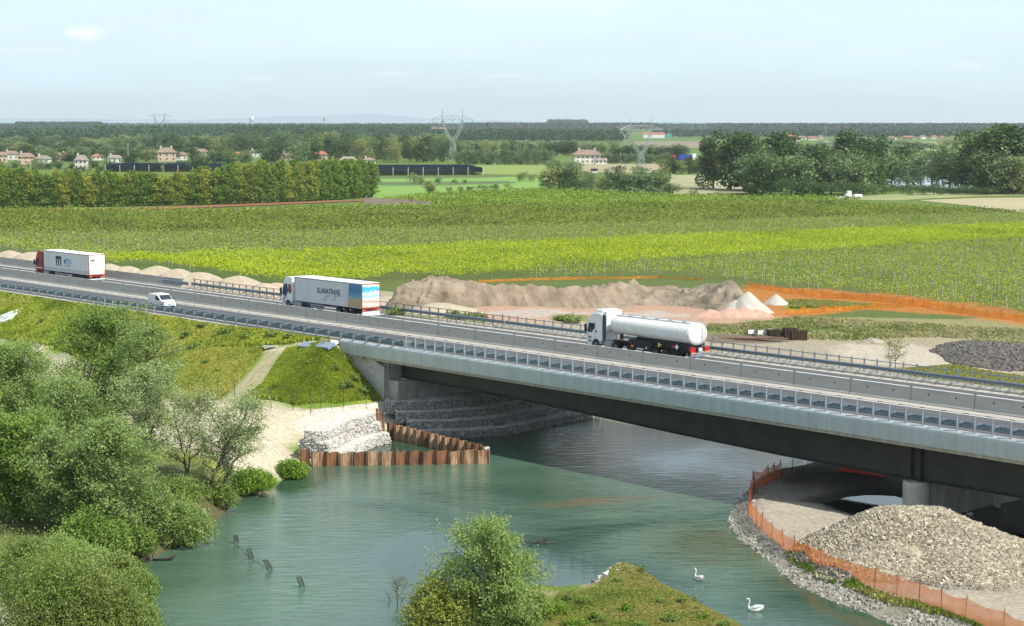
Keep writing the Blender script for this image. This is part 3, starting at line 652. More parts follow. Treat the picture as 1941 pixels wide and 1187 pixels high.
def box_trailer(r, L_, wall, rear, trim, H_=4.0, band=None, skirt_m=None, rear_frame=None):
    m = MB(); m.bbox(-L_, 0, -1.275, 1.275, 1.15, H_ - .06, .03); b = m.build('trailer_body', wall, r)
    m = MB(); m.bbox(-L_ - .01, .01, -1.285, 1.285, H_ - .058, H_, .02); m.build('roof', roof_w, b)
    m = MB(); m.box(-L_, 0, -1.283, -1.277, H_ - .16, H_ - .06); m.box(-L_, -L_ + .07, -1.284, -1.277, 1.2, H_ - .161); m.build('top_rail', trim, b)
    if band: m = MB(); m.box(-L_ + .05, -.05, -1.281, -1.276, 1.2, 1.68); m.build('lower_band', band, b)
    m = MB(); m.box(.002, .03, -1.24, 1.24, 1.22, H_ - .12); m.build('rear_door', rear, b)
    m = MB(); m.box(.0, .045, -1.285, -1.20, 1.15, H_ - .02); m.box(.0, .045, 1.20, 1.285, 1.15, H_ - .02); m.box(.0, .045, -1.2, 1.2, H_ - .11, H_ - .02); m.box(0, .045, -1.2, 1.2, 1.12, 1.21); m.build('rear_frame', rear_frame or trim, b)
    m = MB(); m.box(.031, .042, -.012, .012, 1.22, H_ - .12)
    for yy in (-.85, -.45, .45, .85): m.box(.032, .06, yy - .018, yy + .018, 1.25, H_ - .15)
    m.build('lock_bar', grey_l, b)
    m = MB(); m.box(-L_ + .9, -.1, -.55, -.40, .85, 1.14); m.box(-L_ + .9, -.1, .40, .55, .85, 1.14)
    for a in np.arange(-L_ + 1, 0, 1.2): m.box(a, a + .06, -1.2, 1.2, 1.04, 1.14)
    m.box(-L_ + 2.7, -L_ + 3.0, -.8, -.6, .15, 1.0); m.build('chassis', dark, r)
    m = MB(); m.box(-L_ + 3.3, -5.0, -1.24, -1.20, .55, .70); m.box(-L_ + 3.3, -5.0, -1.24, -1.20, .82, .97)
    for a in (-L_ + 3.4, -5.2): m.box(a, a + .08, -1.2, -.5, .5, 1.05)
    m.build('side_guard', galv_l, r)
    for k in range(3):
        for s_ in (-1, 1): wheel(r, -4.85 + k * 1.31 + 0.35, s_ * .88, s_ * 1.26, .5)
    m = MB(); m.box(-.25, -.05, -1.22, 1.22, .48, .62); m.build('rear_bumper', white_p, r)
    m = MB(); m.box(-.02, .035, -1.25, 1.25, .86, 1.08); m.build('light_board', pm('dark_red_board', (.20, .02, .025), (.14, .015, .02), 5, .5), r)
    for yy in (-1.0, 1.0): m = MB(); m.box(.036, .055, yy - .2, yy + .2, .85, 1.0); m.build('tail_light', orange_l, r)

# 1: lorry with red cab
red_p = pm('red_cab_paint', (.36, .02, .022), (.28, .012, .016), 1, .35)
navy = pm('dark_blue_print', (.02, .05, .14), (.015, .035, .10), 2, .5); lblue = pm('light_blue_print', (.10, .28, .48), (.07, .2, .38), 2, .5); blackp = pm('black_print', (.02, .02, .025), (.012, .012, .016), 2, .5)
t1 = root('articulated_lorry', UW(-128.4, 15.1, 8.0), -PHI, 'white box lorry with dark red cab driving away past the sand heaps', 'lorry')
box_trailer(t1, 13.5, trailer_w, roof_w, pm('red_trim', (.4, .03, .03), (.3, .02, .02), 1, .5), band=grey_l)
m = MB(); m.box(-13.5, 0, -1.29, -1.286, 3.86, 3.94); m.build('roof_edge', galv_d, t1)
tractor(t1, -16.3, red_p, 3.75)
m = MB(); m.box(-16.32, -13.95, -1.256, -1.25, 1.32, 1.42); m.build('cab_stripe', roof_w, t1)
text_part('MTN', 1.15, lblue, t1, (-7.35, -1.285, 2.30), SIDE, bold=.012, sx=.92)
m = MB()
for a in (-7.3, -6.75, -6.3, -5.9): m.box(a, a + .36, -1.286, -1.28, 2.04, 2.14)
m.build('small_print', navy, t1)
m = MB()                                           # pi-shaped emblem
for a in (-9.55, -8.9, -8.25): m.prism_y([(a - .13, 1.95), (a + .13, 1.95), (a + .20, 2.75), (a + .14, 3.05), (a - .14, 3.05), (a - .20, 2.75)], -1.29, -1.28)
m.prism_y([(-9.75, 2.95), (-8.05, 2.95), (-8.0, 3.2), (-8.2, 3.35), (-9.6, 3.35), (-9.8, 3.2)], -1.29, -1.28)
m.build('emblem', blackp, t1)
m = MB()
for a in (-.95, -.72, -.49): m.box(.032, .04, a, a + .13, 3.0, 3.22)
m.box(.032, .04, -1.0, -.3, 3.16, 3.28); m.build('emblem', blackp, t1)
text_part('MTN', .34, lblue, t1, (.033, -.15, 3.0), REAR)
for yy in (-1.1, 1.1): m = MB(); m.box(.046, .055, yy - .045, yy + .045, 1.25, 1.85); m.build('marker_board', orange_l, t1)

# 2: curtain sider with sea picture
def picmat(name, stops, axis=2, lo=0, hi=1, wob=.25, sc=.8):
    m, t, o, b = _base(name); n = t.nodes.new; l = t.links.new
    tc = n('ShaderNodeTexCoord'); sx = n('ShaderNodeSeparateXYZ'); l(tc.outputs['Object'], sx.inputs[0])
    nz = n('ShaderNodeTexNoise'); nz.inputs['Scale'].default_value = sc; nz.inputs['Detail'].default_value = 4; nz.inputs['Distortion'].default_value = 1.2; l(tc.outputs['Object'], nz.inputs[0])
    mr = n('ShaderNodeMapRange'); mr.inputs[1].default_value = lo; mr.inputs[2].default_value = hi; l(sx.outputs[axis], mr.inputs[0])
    ma = n('ShaderNodeMath'); ma.operation = 'MULTIPLY_ADD'; l(nz.outputs[0], ma.inputs[0]); ma.inputs[1].default_value = wob; l(mr.outputs[0], ma.inputs[2])
    mb = n('ShaderNodeMath'); mb.operation = 'SUBTRACT'; l(ma.outputs[0], mb.inputs[0]); mb.inputs[1].default_value = wob * .5
    r = n('ShaderNodeValToRGB'); e = r.color_ramp.elements
    while len(e) < len(stops): e.new(.5)
    for k, (p, c) in enumerate(stops): e[k].position = p; e[k].color = (*c, 1)
    l(mb.outputs[0], r.inputs[0]); l(r.outputs[0], b.inputs['Base Color']); b.inputs['Roughness'].default_value = .45
    return m
sea = picmat('sea_print', [(0, (.42, .29, .16)), (.30, (.46, .33, .18)), (.38, (.25, .38, .36)), (.5, (.05, .28, .42)), (.72, (.03, .16, .34)), (1, (.06, .22, .42))], lo=1.2, hi=3.9, wob=.18, sc=1.2)
fun = picmat('holiday_print', [(0, (.75, .30, .12)), (.14, (.85, .80, .76)), (.24, (.80, .28, .14)), (.36, (.86, .84, .80)), (.5, (.25, .62, .80)), (.62, (.85, .86, .86)), (.72, (.02, .42, .68)), (.86, (.02, .5, .74)), (.93, (.85, .85, .85)), (1, (.8, .4, .15))], lo=1.2, hi=3.9, wob=.34, sc=1.5)
maroon = pm('maroon_trim', (.22, .05, .06), (.16, .04, .05), 1, .5)
t2 = root('articulated_lorry', UW(-65.3, 15.95, 8.0), -PHI, 'white curtain-sided lorry with blue seaside picture on its tail end', 'lorry')
box_trailer(t2, 13.55, pm('curtain_grey', (.60, .615, .64), (.52, .54, .57), .5, .5, stretch=(1, 1, .2)), fun, grey_l, rear_frame=maroon)
m = MB(); m.prism_y([(-2.75, 1.22), (-.06, 1.22), (-.06, 3.84), (-2.4, 3.84)], -1.286, -1.278); m.build('side_picture', sea, t2)
m = MB(); m.box(-13.5, 0, -1.292, -1.287, 3.86, 3.93); m.box(-13.42, -13.35, -1.29, -1.286, 1.2, 3.8); m.build('roof_edge', galv_d, t2)
tractor(t2, -16.35, white_p, 3.85, skirt=False)
m = MB(); m.prism_y([(-16.0, 1.9), (-15.9, 2.9), (-15.2, 3.1), (-14.9, 2.2), (-15.6, 1.3)], -1.257, -1.254); m.build('cab_print', navy, t2)
m = MB(); m.prism_y([(-14.95, 2.2), (-14.9, 3.0), (-14.3, 3.0), (-14.2, 2.1), (-14.6, 1.8)], -1.257, -1.254); m.build('cab_print', maroon, t2)
text_part('KLANATRANS', .86, navy, t2, (-8.85, -1.284, 2.40), SIDE, shear=.15, bold=.022, sx=.84)
m = MB(); zz = 1.5
m.tube([(-7.7, -1.285, 1.62), (-7.2, -1.285, 1.62), (-7.0, -1.285, 2.1), (-6.2, -1.285, 2.18)], .03, 6); m.tube([(-5.9, -1.285, 1.75), (-5.3, -1.285, 1.78), (-5.2, -1.285, 2.25), (-3.9, -1.285, 2.32)], .03, 6); m.build('emblem_line', navy, t2)
m = MB(); m.prism_y([(-12.1, 1.2), (-12.4, .55), (-9.2, .55), (-7.8, 1.0), (-7.8, 1.14), (-11.6, 1.14)], -1.20, -1.15); m.build('side_skirt', navy, t2)
m = MB(); m.box(.047, .06, -1.2, 1.2, .62, .78); m.box(-.05, .05, -1.22, 1.22, .30, .60); m.build('bumper_bar', white_p, t2)

# 3: tank lorry
t3 = root('tank_lorry', UW(-13.95, 15.9, 8.0), -PHI, 'white fuel tanker lorry crossing the bridge above the river', 'lorry')
LT = 10.6
m = MB(); nn = 36; secs = [(-LT - .12, .55), (-LT - .06, .82), (-LT + .1, .95), (-LT + .5, 1.0), (-5, 1.0), (-.5, 1.0), (-.05, .985), (.04, .93), (.10, .60)]
V = []; Fc = []
for i, (xx, s_) in enumerate(secs):
    for k in range(nn):
        t = 2 * math.pi * k / nn; ca, sa = math.cos(t), math.sin(t)
        f_ = min(1, max(0, 1 + xx / LT)); V.append((xx, 1.24 * s_ * math.copysign(abs(ca) ** .85, ca), 2.64 - .12 * f_ + (.90 + .14 * f_) * s_ * math.copysign(abs(sa) ** .9, sa)))
for i in range(len(secs) - 1):
    for k in range(nn): j = (k + 1) % nn; Fc.append((i * nn + k, (i + 1) * nn + k, (i + 1) * nn + j, i * nn + j))
Fc += [tuple(range(nn)), tuple((len(secs) - 1) * nn + k for k in range(nn - 1, -1, -1))]
m.add(V, Fc)
tankp = pm('tank_white', (.78, .775, .74), (.66, .645, .59), .8, .5, spec=.6, stretch=(1.6, 1, .4), detail=7, lo=.28, hi=.58)
tk = m.build('tank', tankp, t3, smooth=True)
m = MB()
for a in (-8.9, -7.1, -5.3, -3.5, -1.7): m.tube([(a, 0, 3.52), (a, 0, 3.60), (a, 0, 3.63)], [.26, .26, .2], 14)
m.build('manhole', steel_w, tk)
m = MB(); m.box(-LT + .3, -.4, -.62, -.56, 3.50, 3.60); m.box(-LT + .3, -.4, .56, .62, 3.50, 3.60); m.build('walkway', grey_l, tk)
m = MB()
for xx in (-LT + .12, -.3): m.tube([(xx, 1.26 * math.cos(t), 2.62 + .95 * math.sin(t)) for t in np.linspace(0, 2 * math.pi, 37)], .03, 6, cap=False)
m.build('band', grey_l, tk)
m = MB()
for yy in (.35, .75): m.tube([(.22, yy, 1.0), (.22, yy, 3.1), (-.05, yy, 3.75), (-.6, yy, 3.8)], .022, 6)
for zz in np.arange(1.15, 3.2, .28): m.tube([(.22, .35, zz), (.22, .75, zz)], .016, 5)
m.build('ladder', galv_l, tk)
m = MB(); m.box(-7.6, -.2, -.5, -.3, .85, 1.75); m.box(-7.6, -.2, .3, .5, .85, 1.75); m.box(-5.0, -.1, -1.0, 1.0, 1.02, 1.72); m.box(-7.9, -4.9, -1.18, -.62, .5, 1.5); m.box(-7.9, -4.9, .62, 1.18, .5, 1.5); m.build('chassis', dark, t3)
m = MB(); m.prism_y([(-.15, .98), (-4.8, 1.06), (-4.8, 1.12), (-.15, 1.04)], -1.24, 1.24); m.build('mudguard', dark, t3)
for k in range(3):
    for s_ in (-1, 1): wheel(t3, -4.35 + k * 1.31, s_ * .86, s_ * 1.24, .5)
m = MB(); m.box(.0, .3, -1.22, 1.22, .5, .64); m.box(.32, .37, -1.24, 1.24, .74, .86); m.build('rear_bumper', galv_l, t3)
for yy in (-.93, .93):
    m = MB(); m.box(.05, .30, yy - .3, yy + .3, .95, 1.35); m.build('tail_light', red_l, t3)
    m = MB(); m.box(.3, .325, yy - .3, yy + .3, .66, .93); m.build('marker_board', orange_l, t3)
m = MB(); m.box(.31, .34, -.2, .2, 1.0, 1.3); m.build('number_plate', roof_w, t3)
m = MB(); c_ = (-1.5, 1.25)
m.prism_y([(-1.5 - .25, 1.3), (-1.5, 1.05), (-1.5 + .25, 1.3), (-1.5, 1.55)], -1.27, -1.26); m.build('placard', roof_w, t3)
m = MB(); m.prism_y([(-3.95, 1.05), (-3.45, 1.32), (-3.95, 1.5)], -1.27, -1.26); m.build('placard', pm('yellow_sign', (.75, .65, .05), (.65, .55, .03), 3, .5), t3)
m = MB(); m.prism_y([(-2.2, 1.3), (-2.0, 1.12), (-1.8, 1.3), (-2.0, 1.5)], -1.27, -1.26); m.build('placard', red_l, t3)
m = MB(); m.box(-7.6, -7.3, -1.25, -1.19, .75, .98); m.build('lamp', orange_l, t3)
m = MB(); m.box(-6.9, -6.0, -1.2, -1.19, .62, .74); m.box(-5.7, -5.5, -1.2, -1.19, .75, .92); m.build('label_plate', roof_w, t3)
m = MB(); m.tube([(.1, 1.3, 2.0), (.45, 1.75, 2.1)], .03, 6); m.tube([(.1, 1.3, 1.6), (.4, 1.7, 1.65)], .03, 6); m.bbox(.38, .5, 1.6, 1.9, 1.95, 2.2, .02); m.build('hose_arm', galv_d, t3)
cb = tractor(t3, -13.9, white_p, 3.62, dx=4.1)
m = MB(); m.prism_y([(-13.3, 3.55), (-12.75, 3.98), (-11.75, 3.98), (-11.7, 3.3), (-12.9, 3.5)], -1.05, 1.05)
sp = m.build('roof_spoiler', white_p, cb); bv = sp.modifiers.new('b', 'BEVEL'); bv.width = .08; bv.segments = 3
m = MB(); m.bbox(-11.64, -11.2, -1.05, 1.05, 2.0, 3.9, .08); m.build('sleeper_fairing', white_p, cb)
m = MB(); m.box(-12.6, -12.42, -1.262, -1.257, 1.75, 1.95); m.build('badge', blackp, cb)

# 4: small van, front towards +x
vn = root('small_van', UW(-90.9, 3.75, 8.0), -PHI, 'small white delivery van driving towards the camera side of the motorway', 'van')
Wv = .82
prof = [(-1.92, .30), (-1.98, .9), (-1.93, 1.45), (-1.80, 1.72), (-1.3, 1.77), (.1, 1.75), (.42, 1.66), (1.12, 1.08), (1.62, .98), (1.86, .84), (1.93, .55), (1.90, .28)]
ar = [(1.26 + .34 * math.cos(t), .30 + .34 * math.sin(t)) for t in np.linspace(0, math.pi, 9)] + [(-1.22 + .34 * math.cos(t), .30 + .34 * math.sin(t)) for t in np.linspace(0, math.pi, 9)]
m = MB(); m.prism_y(prof + ar, -Wv, Wv); bd = m.build('body', white_p, vn)
bv = bd.modifiers.new('b', 'BEVEL'); bv.width = .07; bv.segments = 3; bv.limit_method = 'ANGLE'; bv.angle_limit = R_(35)
m = MB(); m.prism_y([(.50, 1.63), (1.10, 1.13), (1.12, 1.14), (.52, 1.65)], -.70, .70); m.build('windscreen', glass, bd)
for s_ in (-1, 1):
    y0, y1 = sorted((s_ * (Wv + .002), s_ * (Wv + .010)))
    m = MB(); m.prism_y([(-.12, 1.08), (-.08, 1.55), (.42, 1.55), (.98, 1.08)], y0, y1); m.build('side_window', glass, bd)
    m = MB(); m.box(-.16, -.145, y0, y1, .4, 1.6); m.box(1.0, 1.015, y0, y1, .6, 1.05); m.build('door_seam', galv_d, bd)
    m = MB(); m.box(-1.0, .75, y0, y1, .48, .56); m.build('side_strip', galv_d, bd)
    m = MB(); m.prism_y([(1.55, .80), (1.84, .72), (1.87, .86), (1.60, .965)], s_ * .68 - .15, s_ * .68 + .15); m.build('headlight', steel_w, bd)
    m = MB(); m.bbox(.72, .86, s_ * .95 - .09, s_ * .95 + .09, 1.05, 1.2, .02); m.build('mirror', blackp, bd)
    wheel(vn, 1.26, s_ * .64, s_ * .84, .30); wheel(vn, -1.22, s_ * .64, s_ * .84, .30)
m = MB(); m.box(1.90, 1.945, -.6, .6, .30, .46); m.box(1.88, 1.93, -.35, .35, .60, .70); m.build('grille', blackp, bd)

# far blue and red lorry on the country road, seen over the hedge
gx = GT(1310, 306)
t5 = root('articulated_lorry', gx, 0.15, 'distant lorry with blue trailer and red cab behind the hedge', 'lorry')
m = MB(); m.bbox(-9.5, 0, -1.3, 1.3, 1.2, 5.0, .05); m.build('trailer_body', pm('blue_tarpaulin', (.02, .06, .36), (.015, .04, .28), .5, .5), t5)
m = MB(); m.bbox(-14.5, -12.0, -1.3, 1.3, .9, 4.6, .2); m.build('cab', pm('bright_red_paint', (.5, .03, .06), (.4, .02, .04), .5, .4), t5)
m = MB(); m.bbox(.6, 3.6, -1.3, 1.3, .9, 5.6, .05); m.build('rear_box', white_p, t5)
m = MB(); m.box(-12, 3.5, -.6, .6, .7, 1.1); m.box(-11.8, -9.7, -1.1, 1.1, 1.0, 4.0); m.build('chassis', dark, t5)
for a in (-13.4, -10, -2, -.7, 1.8): wheel(t5, a, -1.2, -.8, .5)
# ================================================================ EARTHWORKS AND HEAPS
def heap(name, cx, cy, ru, rw, h, mat, label, cat='heap', group=None, seed=1, rough=.25, rot=0.0, peaks=None, n=64, sharp=1.0, base=None, stones=None, sink=.35, smooth=True, flatness=0):
    """a heap of loose material: height field on an oval footprint, resting on the ground"""
    z0 = Tz(cx, cy) if base is None else base
    g = np.linspace(-1.15, 1.15, n); A, B = np.meshgrid(g, g); a = A.ravel(); b = B.ravel()
    lx, ly = a * ru, b * rw; cr, sr = math.cos(rot), math.sin(rot)
    wx, wy = lx * cr - ly * sr, lx * sr + ly * cr
    wob = 1 + (fbm(wx + seed * 31, wy, max(ru, rw) * .55, seed) - .5) * rough * 1.6
    if peaks is None: peaks = [(0, 0, 1, 1)]
    H = np.full(len(a), -9.0)
    for (pa, pb, ph, pr) in peaks:
        r = np.hypot((a - pa), (b - pb)) / (pr * wob); rr = np.sqrt(r * r + .012)
        H = np.maximum(H, ph * (1 - rr ** sharp) * 1.05)
    H = H * h
    if flatness: H = np.where(H > h * flatness, h * flatness + (H - h * flatness) * .25, H)
    H = H + (fbm(wx + seed * 7, wy, 1.1, seed + 5) - .5) * rough * h * .30 * (H > 0)
    gz_ = T(wx + cx, wy + cy) - z0
    H = np.maximum(H + 0, -sink + np.minimum(H, 0) * .3)
    Zv = np.where(H > 0, H + np.minimum(gz_, 0), gz_ - sink + np.maximum(H, -2) * .4)
    V = np.stack([wx, wy, Zv], 1)
    ii = (np.arange(n - 1)[:, None] * n + np.arange(n - 1)[None, :]).ravel(); Fq = np.stack([ii, ii + 1, ii + n + 1, ii + n], 1)
    keep = (H[Fq].max(1) > -sink * 1.3); Fq = Fq[keep]; used = np.unique(Fq); mp = np.full(len(V), -1); mp[used] = np.arange(len(used))
    me = mesh(name, V[used], mp[Fq], mat, smooth=smooth)
    o = link(name, me, None, (cx, cy, z0)); tag(o, label, cat, group)
    if stones:
        cnt, size, smat = stones
        pos = np.where((H > .12 * h * .3))[0]; pk = rng.choice(pos, cnt)
        P = V[pk] + np.stack([rng.uniform(-.5, .5, cnt) * ru * 2.3 / n, rng.uniform(-.5, .5, cnt) * rw * 2.3 / n, np.zeros(cnt)], 1)
        st = link('stones', rocks(P, size, smat, seed), o); st['kind'] = 'stuff'
    return o
def rocks(P, size, mat, seed=0, flat=.7):
    """many small angular stones in one mesh"""
    r = np.random.default_rng(seed); n = len(P)
    s = size * np.clip(r.lognormal(-.08, .45, n), .4, 2.6)
    base = np.array([(-1, -1, -.6), (1, -1, -.6), (1, 1, -.6), (-1, 1, -.6), (-.7, -.7, .7), (.7, -.7, .6), (.7, .7, .75), (-.7, .7, .6)], float) * .5
    V = base[None] + r.uniform(-.18, .18, (n, 8, 3)); V[:, :, 2] *= flat
    th = r.uniform(0, 6.28, n); c, s_ = np.cos(th)[:, None], np.sin(th)[:, None]
    ti = r.uniform(-.5, .5, n)[:, None]
    Xr = V[:, :, 0] * c - V[:, :, 1] * s_; Yr = V[:, :, 0] * s_ + V[:, :, 1] * c; Zr = V[:, :, 2] + Xr * ti
    W_ = np.stack([Xr, Yr, Zr], 2) * s[:, None, None] + np.asarray(P)[:, None, :]
    q = np.array([(0, 3, 2, 1), (4, 5, 6, 7), (0, 1, 5, 4), (1, 2, 6, 5), (2, 3, 7, 6), (3, 0, 4, 7)])
    Fq = (q[None] + (np.arange(n) * 8)[:, None, None]).reshape(-1, 4)
    return mesh('stones', W_.reshape(-1, 3), Fq, mat, fattr=np.repeat(r.random(n), 6))
def rockmat(name, c1, c2):
    if name in MC: return MC[name]
    m, t, o, b = _base(name); n = t.nodes.new; l = t.links.new
    at = n('ShaderNodeAttribute'); at.attribute_name = 'rnd'; mx = n('ShaderNodeMix'); mx.data_type = 'RGBA'
    l(at.outputs['Fac'], mx.inputs[0]); mx.inputs[6].default_value = (*c1, 1); mx.inputs[7].default_value = (*c2, 1)
    l(mx.outputs[2], b.inputs['Base Color']); b.inputs['Roughness'].default_value = .9; MC[name] = m; return m
sand_m = pm('sand_gravel', (.44, .37, .27), (.35, .295, .215), 1.2, .95, bump=.06, bscale=9)
earth_m = pm('dug_earth', (.30, .245, .175), (.15, .118, .080), .30, .97, bump=.35, detail=8, bscale=1.6)
greyg_m = pm('pale_gravel', (.50, .47, .40), (.40, .375, .32), 1.5, .95, bump=.08, bscale=8)
pinkg_m = pm('pink_gravel', (.50, .33, .245), (.42, .25, .18), 1.0, .95, bump=.08, bscale=7)
# sand heaps along the far verge: (px of top, py of top, half width px, height m)
HP = [(18, 479, 26, 2.0), (62, 482, 30, 1.9), (205, 504, 30, 2.0), (240, 508, 26, 1.9), (275, 517, 28, 1.5), (298, 509, 28, 2.1), (338, 515, 30, 2.2), (378, 520, 32, 1.9), (412, 531, 22, 1.2), (452, 528, 32, 2.0), (500, 541, 24, 1.2), (524, 540, 24, 1.5), (742, 565, 40, 1.9), (836, 577, 38, 1.6)]
for k, (px, py, hw, h) in enumerate(HP):
    dx, Y, Z_ = ray(px, py); wt = 25.5 + (2.0 if k % 2 else 0)
    if px > 700: wt = 31
    t = (wt + OX * NV[0] + OY * NV[1]) / (dx * NV[0] + Y * NV[1]); xx, yy = dx * t, Y * t; zt = CZ + Z_ * t
    h2 = zt - Tz(xx, yy)
    heap('sand_heap', xx, yy, hw * t / F * 2.2, hw * t / F * 1.4, h2 * 1.14, sand_m, 'rounded pale sand heap in the line of heaps behind the far guard rail' if px < 700 else ('pale sand heap behind the guard rail just past the tail of the seaside lorry' if px < 800 else 'low pale sand heap beside the long brown spoil bank'), 'sand heap', 'sand heaps along the far verge' if px < 700 else None, seed=k + 3, rough=.22, n=40, sharp=1.7)
def at_px(px, py): return GT(px, py)
# long spoil bank
def spoil():
    P1 = [GT(a, b)[:2] for a, b in [(690, 588), (800, 592), (900, 586), (1000, 584), (1100, 578), (1200, 580), (1300, 590), (1420, 598)]]
    top = [(690, 534), (735, 530), (780, 527), (830, 527), (880, 530), (930, 534), (980, 534), (1030, 541), (1080, 539), (1120, 541), (1160, 536), (1200, 536), (1250, 538), (1300, 542), (1340, 533), (1390, 528), (1420, 545), (1440, 568)]
    nu, nv = 400, 90; V = []; H_ = []
    L1 = np.array(P1); tt = np.linspace(0, 1, len(L1))
    off = np.array([.28, .96]); px = np.linspace(690, 1442, nu)
    tp = np.interp(px, [a for a, b in top], [b for a, b in top]) + 5; dep = 20.0
    ui = np.linspace(0, 1, nu); bx = np.interp(ui, tt, L1[:, 0]); by = np.interp(ui, tt, L1[:, 1])
    rid = .52 + .12 * (fbm(px, px * 0, 60, 3) - .5)
    bx = np.polyval(np.polyfit(ui, bx, 4), ui); by = np.polyval(np.polyfit(ui, by, 3), ui)
    for i in range(nu):
        s = np.linspace(-.12, 1.12, nv); wx = bx[i] + off[0] * dep * s; wy = by[i] + off[1] * dep * s
        # ridge height so that the crest reaches its line
        rx, ry = bx[i] + off[0] * dep * rid[i], by[i] + off[1] * dep * rid[i]
        D = math.hypot(rx, ry); _, Yr, Zr = ray(px[i], tp[i]); zt = CZ + Zr / Yr * ry
        h = max(.5, zt - Tz(rx, ry)); end = ss(np.array([ui[i]]), 0, .03)[0] * (1 - ss(np.array([ui[i]]), .93, 1))[()]
        prof = np.where(s < rid[i], ss(s, -.02, rid[i]) ** .85, 1 - ss(s, rid[i], 1.02))
        lump = (fbm(wx, wy, 6, 21) - .5) * 3.0 - np.abs(fbm(wx, wy, 4.5, 22) - .5) * 4.5 + .5 + (fbm(wx, wy, 1.5, 25, 5) - .5) * 1.7
        z = T(wx, wy) + prof * h * end + lump * np.clip(prof * 1.6, 0, 1) * (1 - np.clip(prof - .8, 0, .2) * 3.5) * end - .25 * (1 - np.clip(prof * 8, 0, 1))
        V.append(np.stack([wx, wy, z], 1))
    V = np.concatenate(V); c = V.mean(0); c[2] = 5.0; V = V - c
    ii = (np.arange(nu - 1)[:, None] * nv + np.arange(nv - 1)[None, :]).ravel(); Fq = np.stack([ii, ii + nv, ii + nv + 1, ii + 1], 1)
    tag(link('spoil_bank', mesh('spoil_bank', V, Fq, earth_m, smooth=True), None, tuple(c)), 'long lumpy brown spoil bank in front of the bright green vines', 'spoil bank')
spoil()
def heap_px(name, px, py, hw, topy, mat, label, **k):
    """heap whose foot centre is at pixel (px,py), half width hw px, crest at topy"""
    g_ = GT(px, py); D = g_[1]; s = F / D
    r = hw / s; rw = k.pop('rw', r); h = (py - topy) / s * k.pop('hk', 1.0)
    return heap(name, g_[0], g_[1], r, rw, h, mat, label, **k)
heap_px('gravel_heap', 1418, 592, 52, 556, greyg_m, 'pale grey gravel heap with two humps leaning on the end of the spoil bank', cat='gravel heap', seed=4, peaks=[(0, 0, 1, .85), (-.45, 0, .62, .6), (.4, .1, .5, .5)], rough=.3, hk=1.15)
heap_px('gravel_heap', 1471, 577, 26, 560, greyg_m, 'small separate pale gravel cone on the grass beside the orange netting', cat='gravel heap', seed=9, rough=.15, hk=1.2)
heap_px('gravel_heap', 1395, 601, 82, 583, pinkg_m, 'low pinkish gravel heap spread in front of the pale grey ones', cat='gravel heap', seed=12, peaks=[(-.6, 0, .8, .5), (-.15, 0, 1, .5), (.2, .1, 1, .55), (.5, .1, .8, .45)], rough=.3, rw=4.5, hk=1.1)
heap_px('rubble_heap', 1652, 650, 26, 641, pm('rubble', (.42, .38, .30), (.24, .21, .16), 1.2, .95, bump=.3), 'small scatter of broken rubble on the bare ground', cat='rubble', seed=14, rough=.7, hk=1.3)
dk = heap_px('gravel_heap', 1905, 676, 130, 652, stonemat('dark_gravel', (.10, .09, .075), (.16, .145, .12), 3.5, .1, (.09, .08, .07)), 'wide low spread of dark grey gravel behind the far rail', cat='gravel heap', seed=15, rough=.25, rw=14, sharp=3, n=110, hk=.55, stones=(7000, .20, rockmat('dark_stones', (.06, .055, .048), (.19, .172, .145))))
# the big stone heap on the spit
g_ = G(1738, 1078, 1.0)
cob = rockmat('cobbles', (.15, .12, .08), (.52, .46, .345))
big = heap('stone_heap', g_[0] + 1.1, g_[1] + 1.6, 9.6, 8.2, 3.5, stonemat('heap_stone', (.13, .11, .085), (.32, .29, .23), 3.2, .14, (.24, .21, .165)), 'big heap of pale river stones inside the orange netting, in front of the bridge pier', 'stone heap',
     seed=21, peaks=[(-.18, .34, 1.0, .72), (.05, .36, .97, .70), (.25, .1, .74, .78), (.6, .0, .42, .62), (-.3, -.15, .5, .55), (.15, -.3, .45, .55)], rough=.22, n=130, sharp=1.15, base=.95, flatness=.86, stones=(70000, .118, cob))

# ================================================================ RUSTY STEEL PACKS ON THE WORKSITE
for (px, py, wpx, h, lab) in [(1468, 637, 24, .8, 'smaller dark brown rusty steel crate standing left of its bigger neighbour'), (1497, 639, 24, 1.15, 'dark rusty open steel crate with white specks, behind the nearest rusty block'), (1512, 645, 28, 1.25, 'nearest dark rusty steel block of the three beside the pale gravel patch')]:
    q = GT(px, py); s = F / q[1]; wd = wpx / s
    r = root('steel_crate', q, .12, lab, 'steel crate')
    m = MB(); m.box(-wd / 2, wd / 2, -.8, .8, .0, .12); m.box(-wd / 2, wd / 2, -.8, -.7, .12, h); m.box(-wd / 2, wd / 2, .7, .8, .12, h * .95); m.box(-wd / 2, -wd / 2 + .1, -.7, .7, .12, h); m.box(wd / 2 - .1, wd / 2, -.7, .7, .12, h * .9)
    m.build('crate_wall', pm('crate_rust', (.075, .045, .028), (.035, .022, .015), 1.5, .95, bump=.05), r)
    m = MB()
    for a in np.linspace(-wd / 2, wd / 2, 6): m.box(a - .05, a + .05, -.88, -.801, .05, h + .05)
    m.build('rib', MC['crate_rust'], r)
    m = MB(); m.bbox(-wd * .3, wd * .35, -.6, .6, .12, h * .8, .12); m.build('scrap', dark, r)
q = GT(1425, 639)
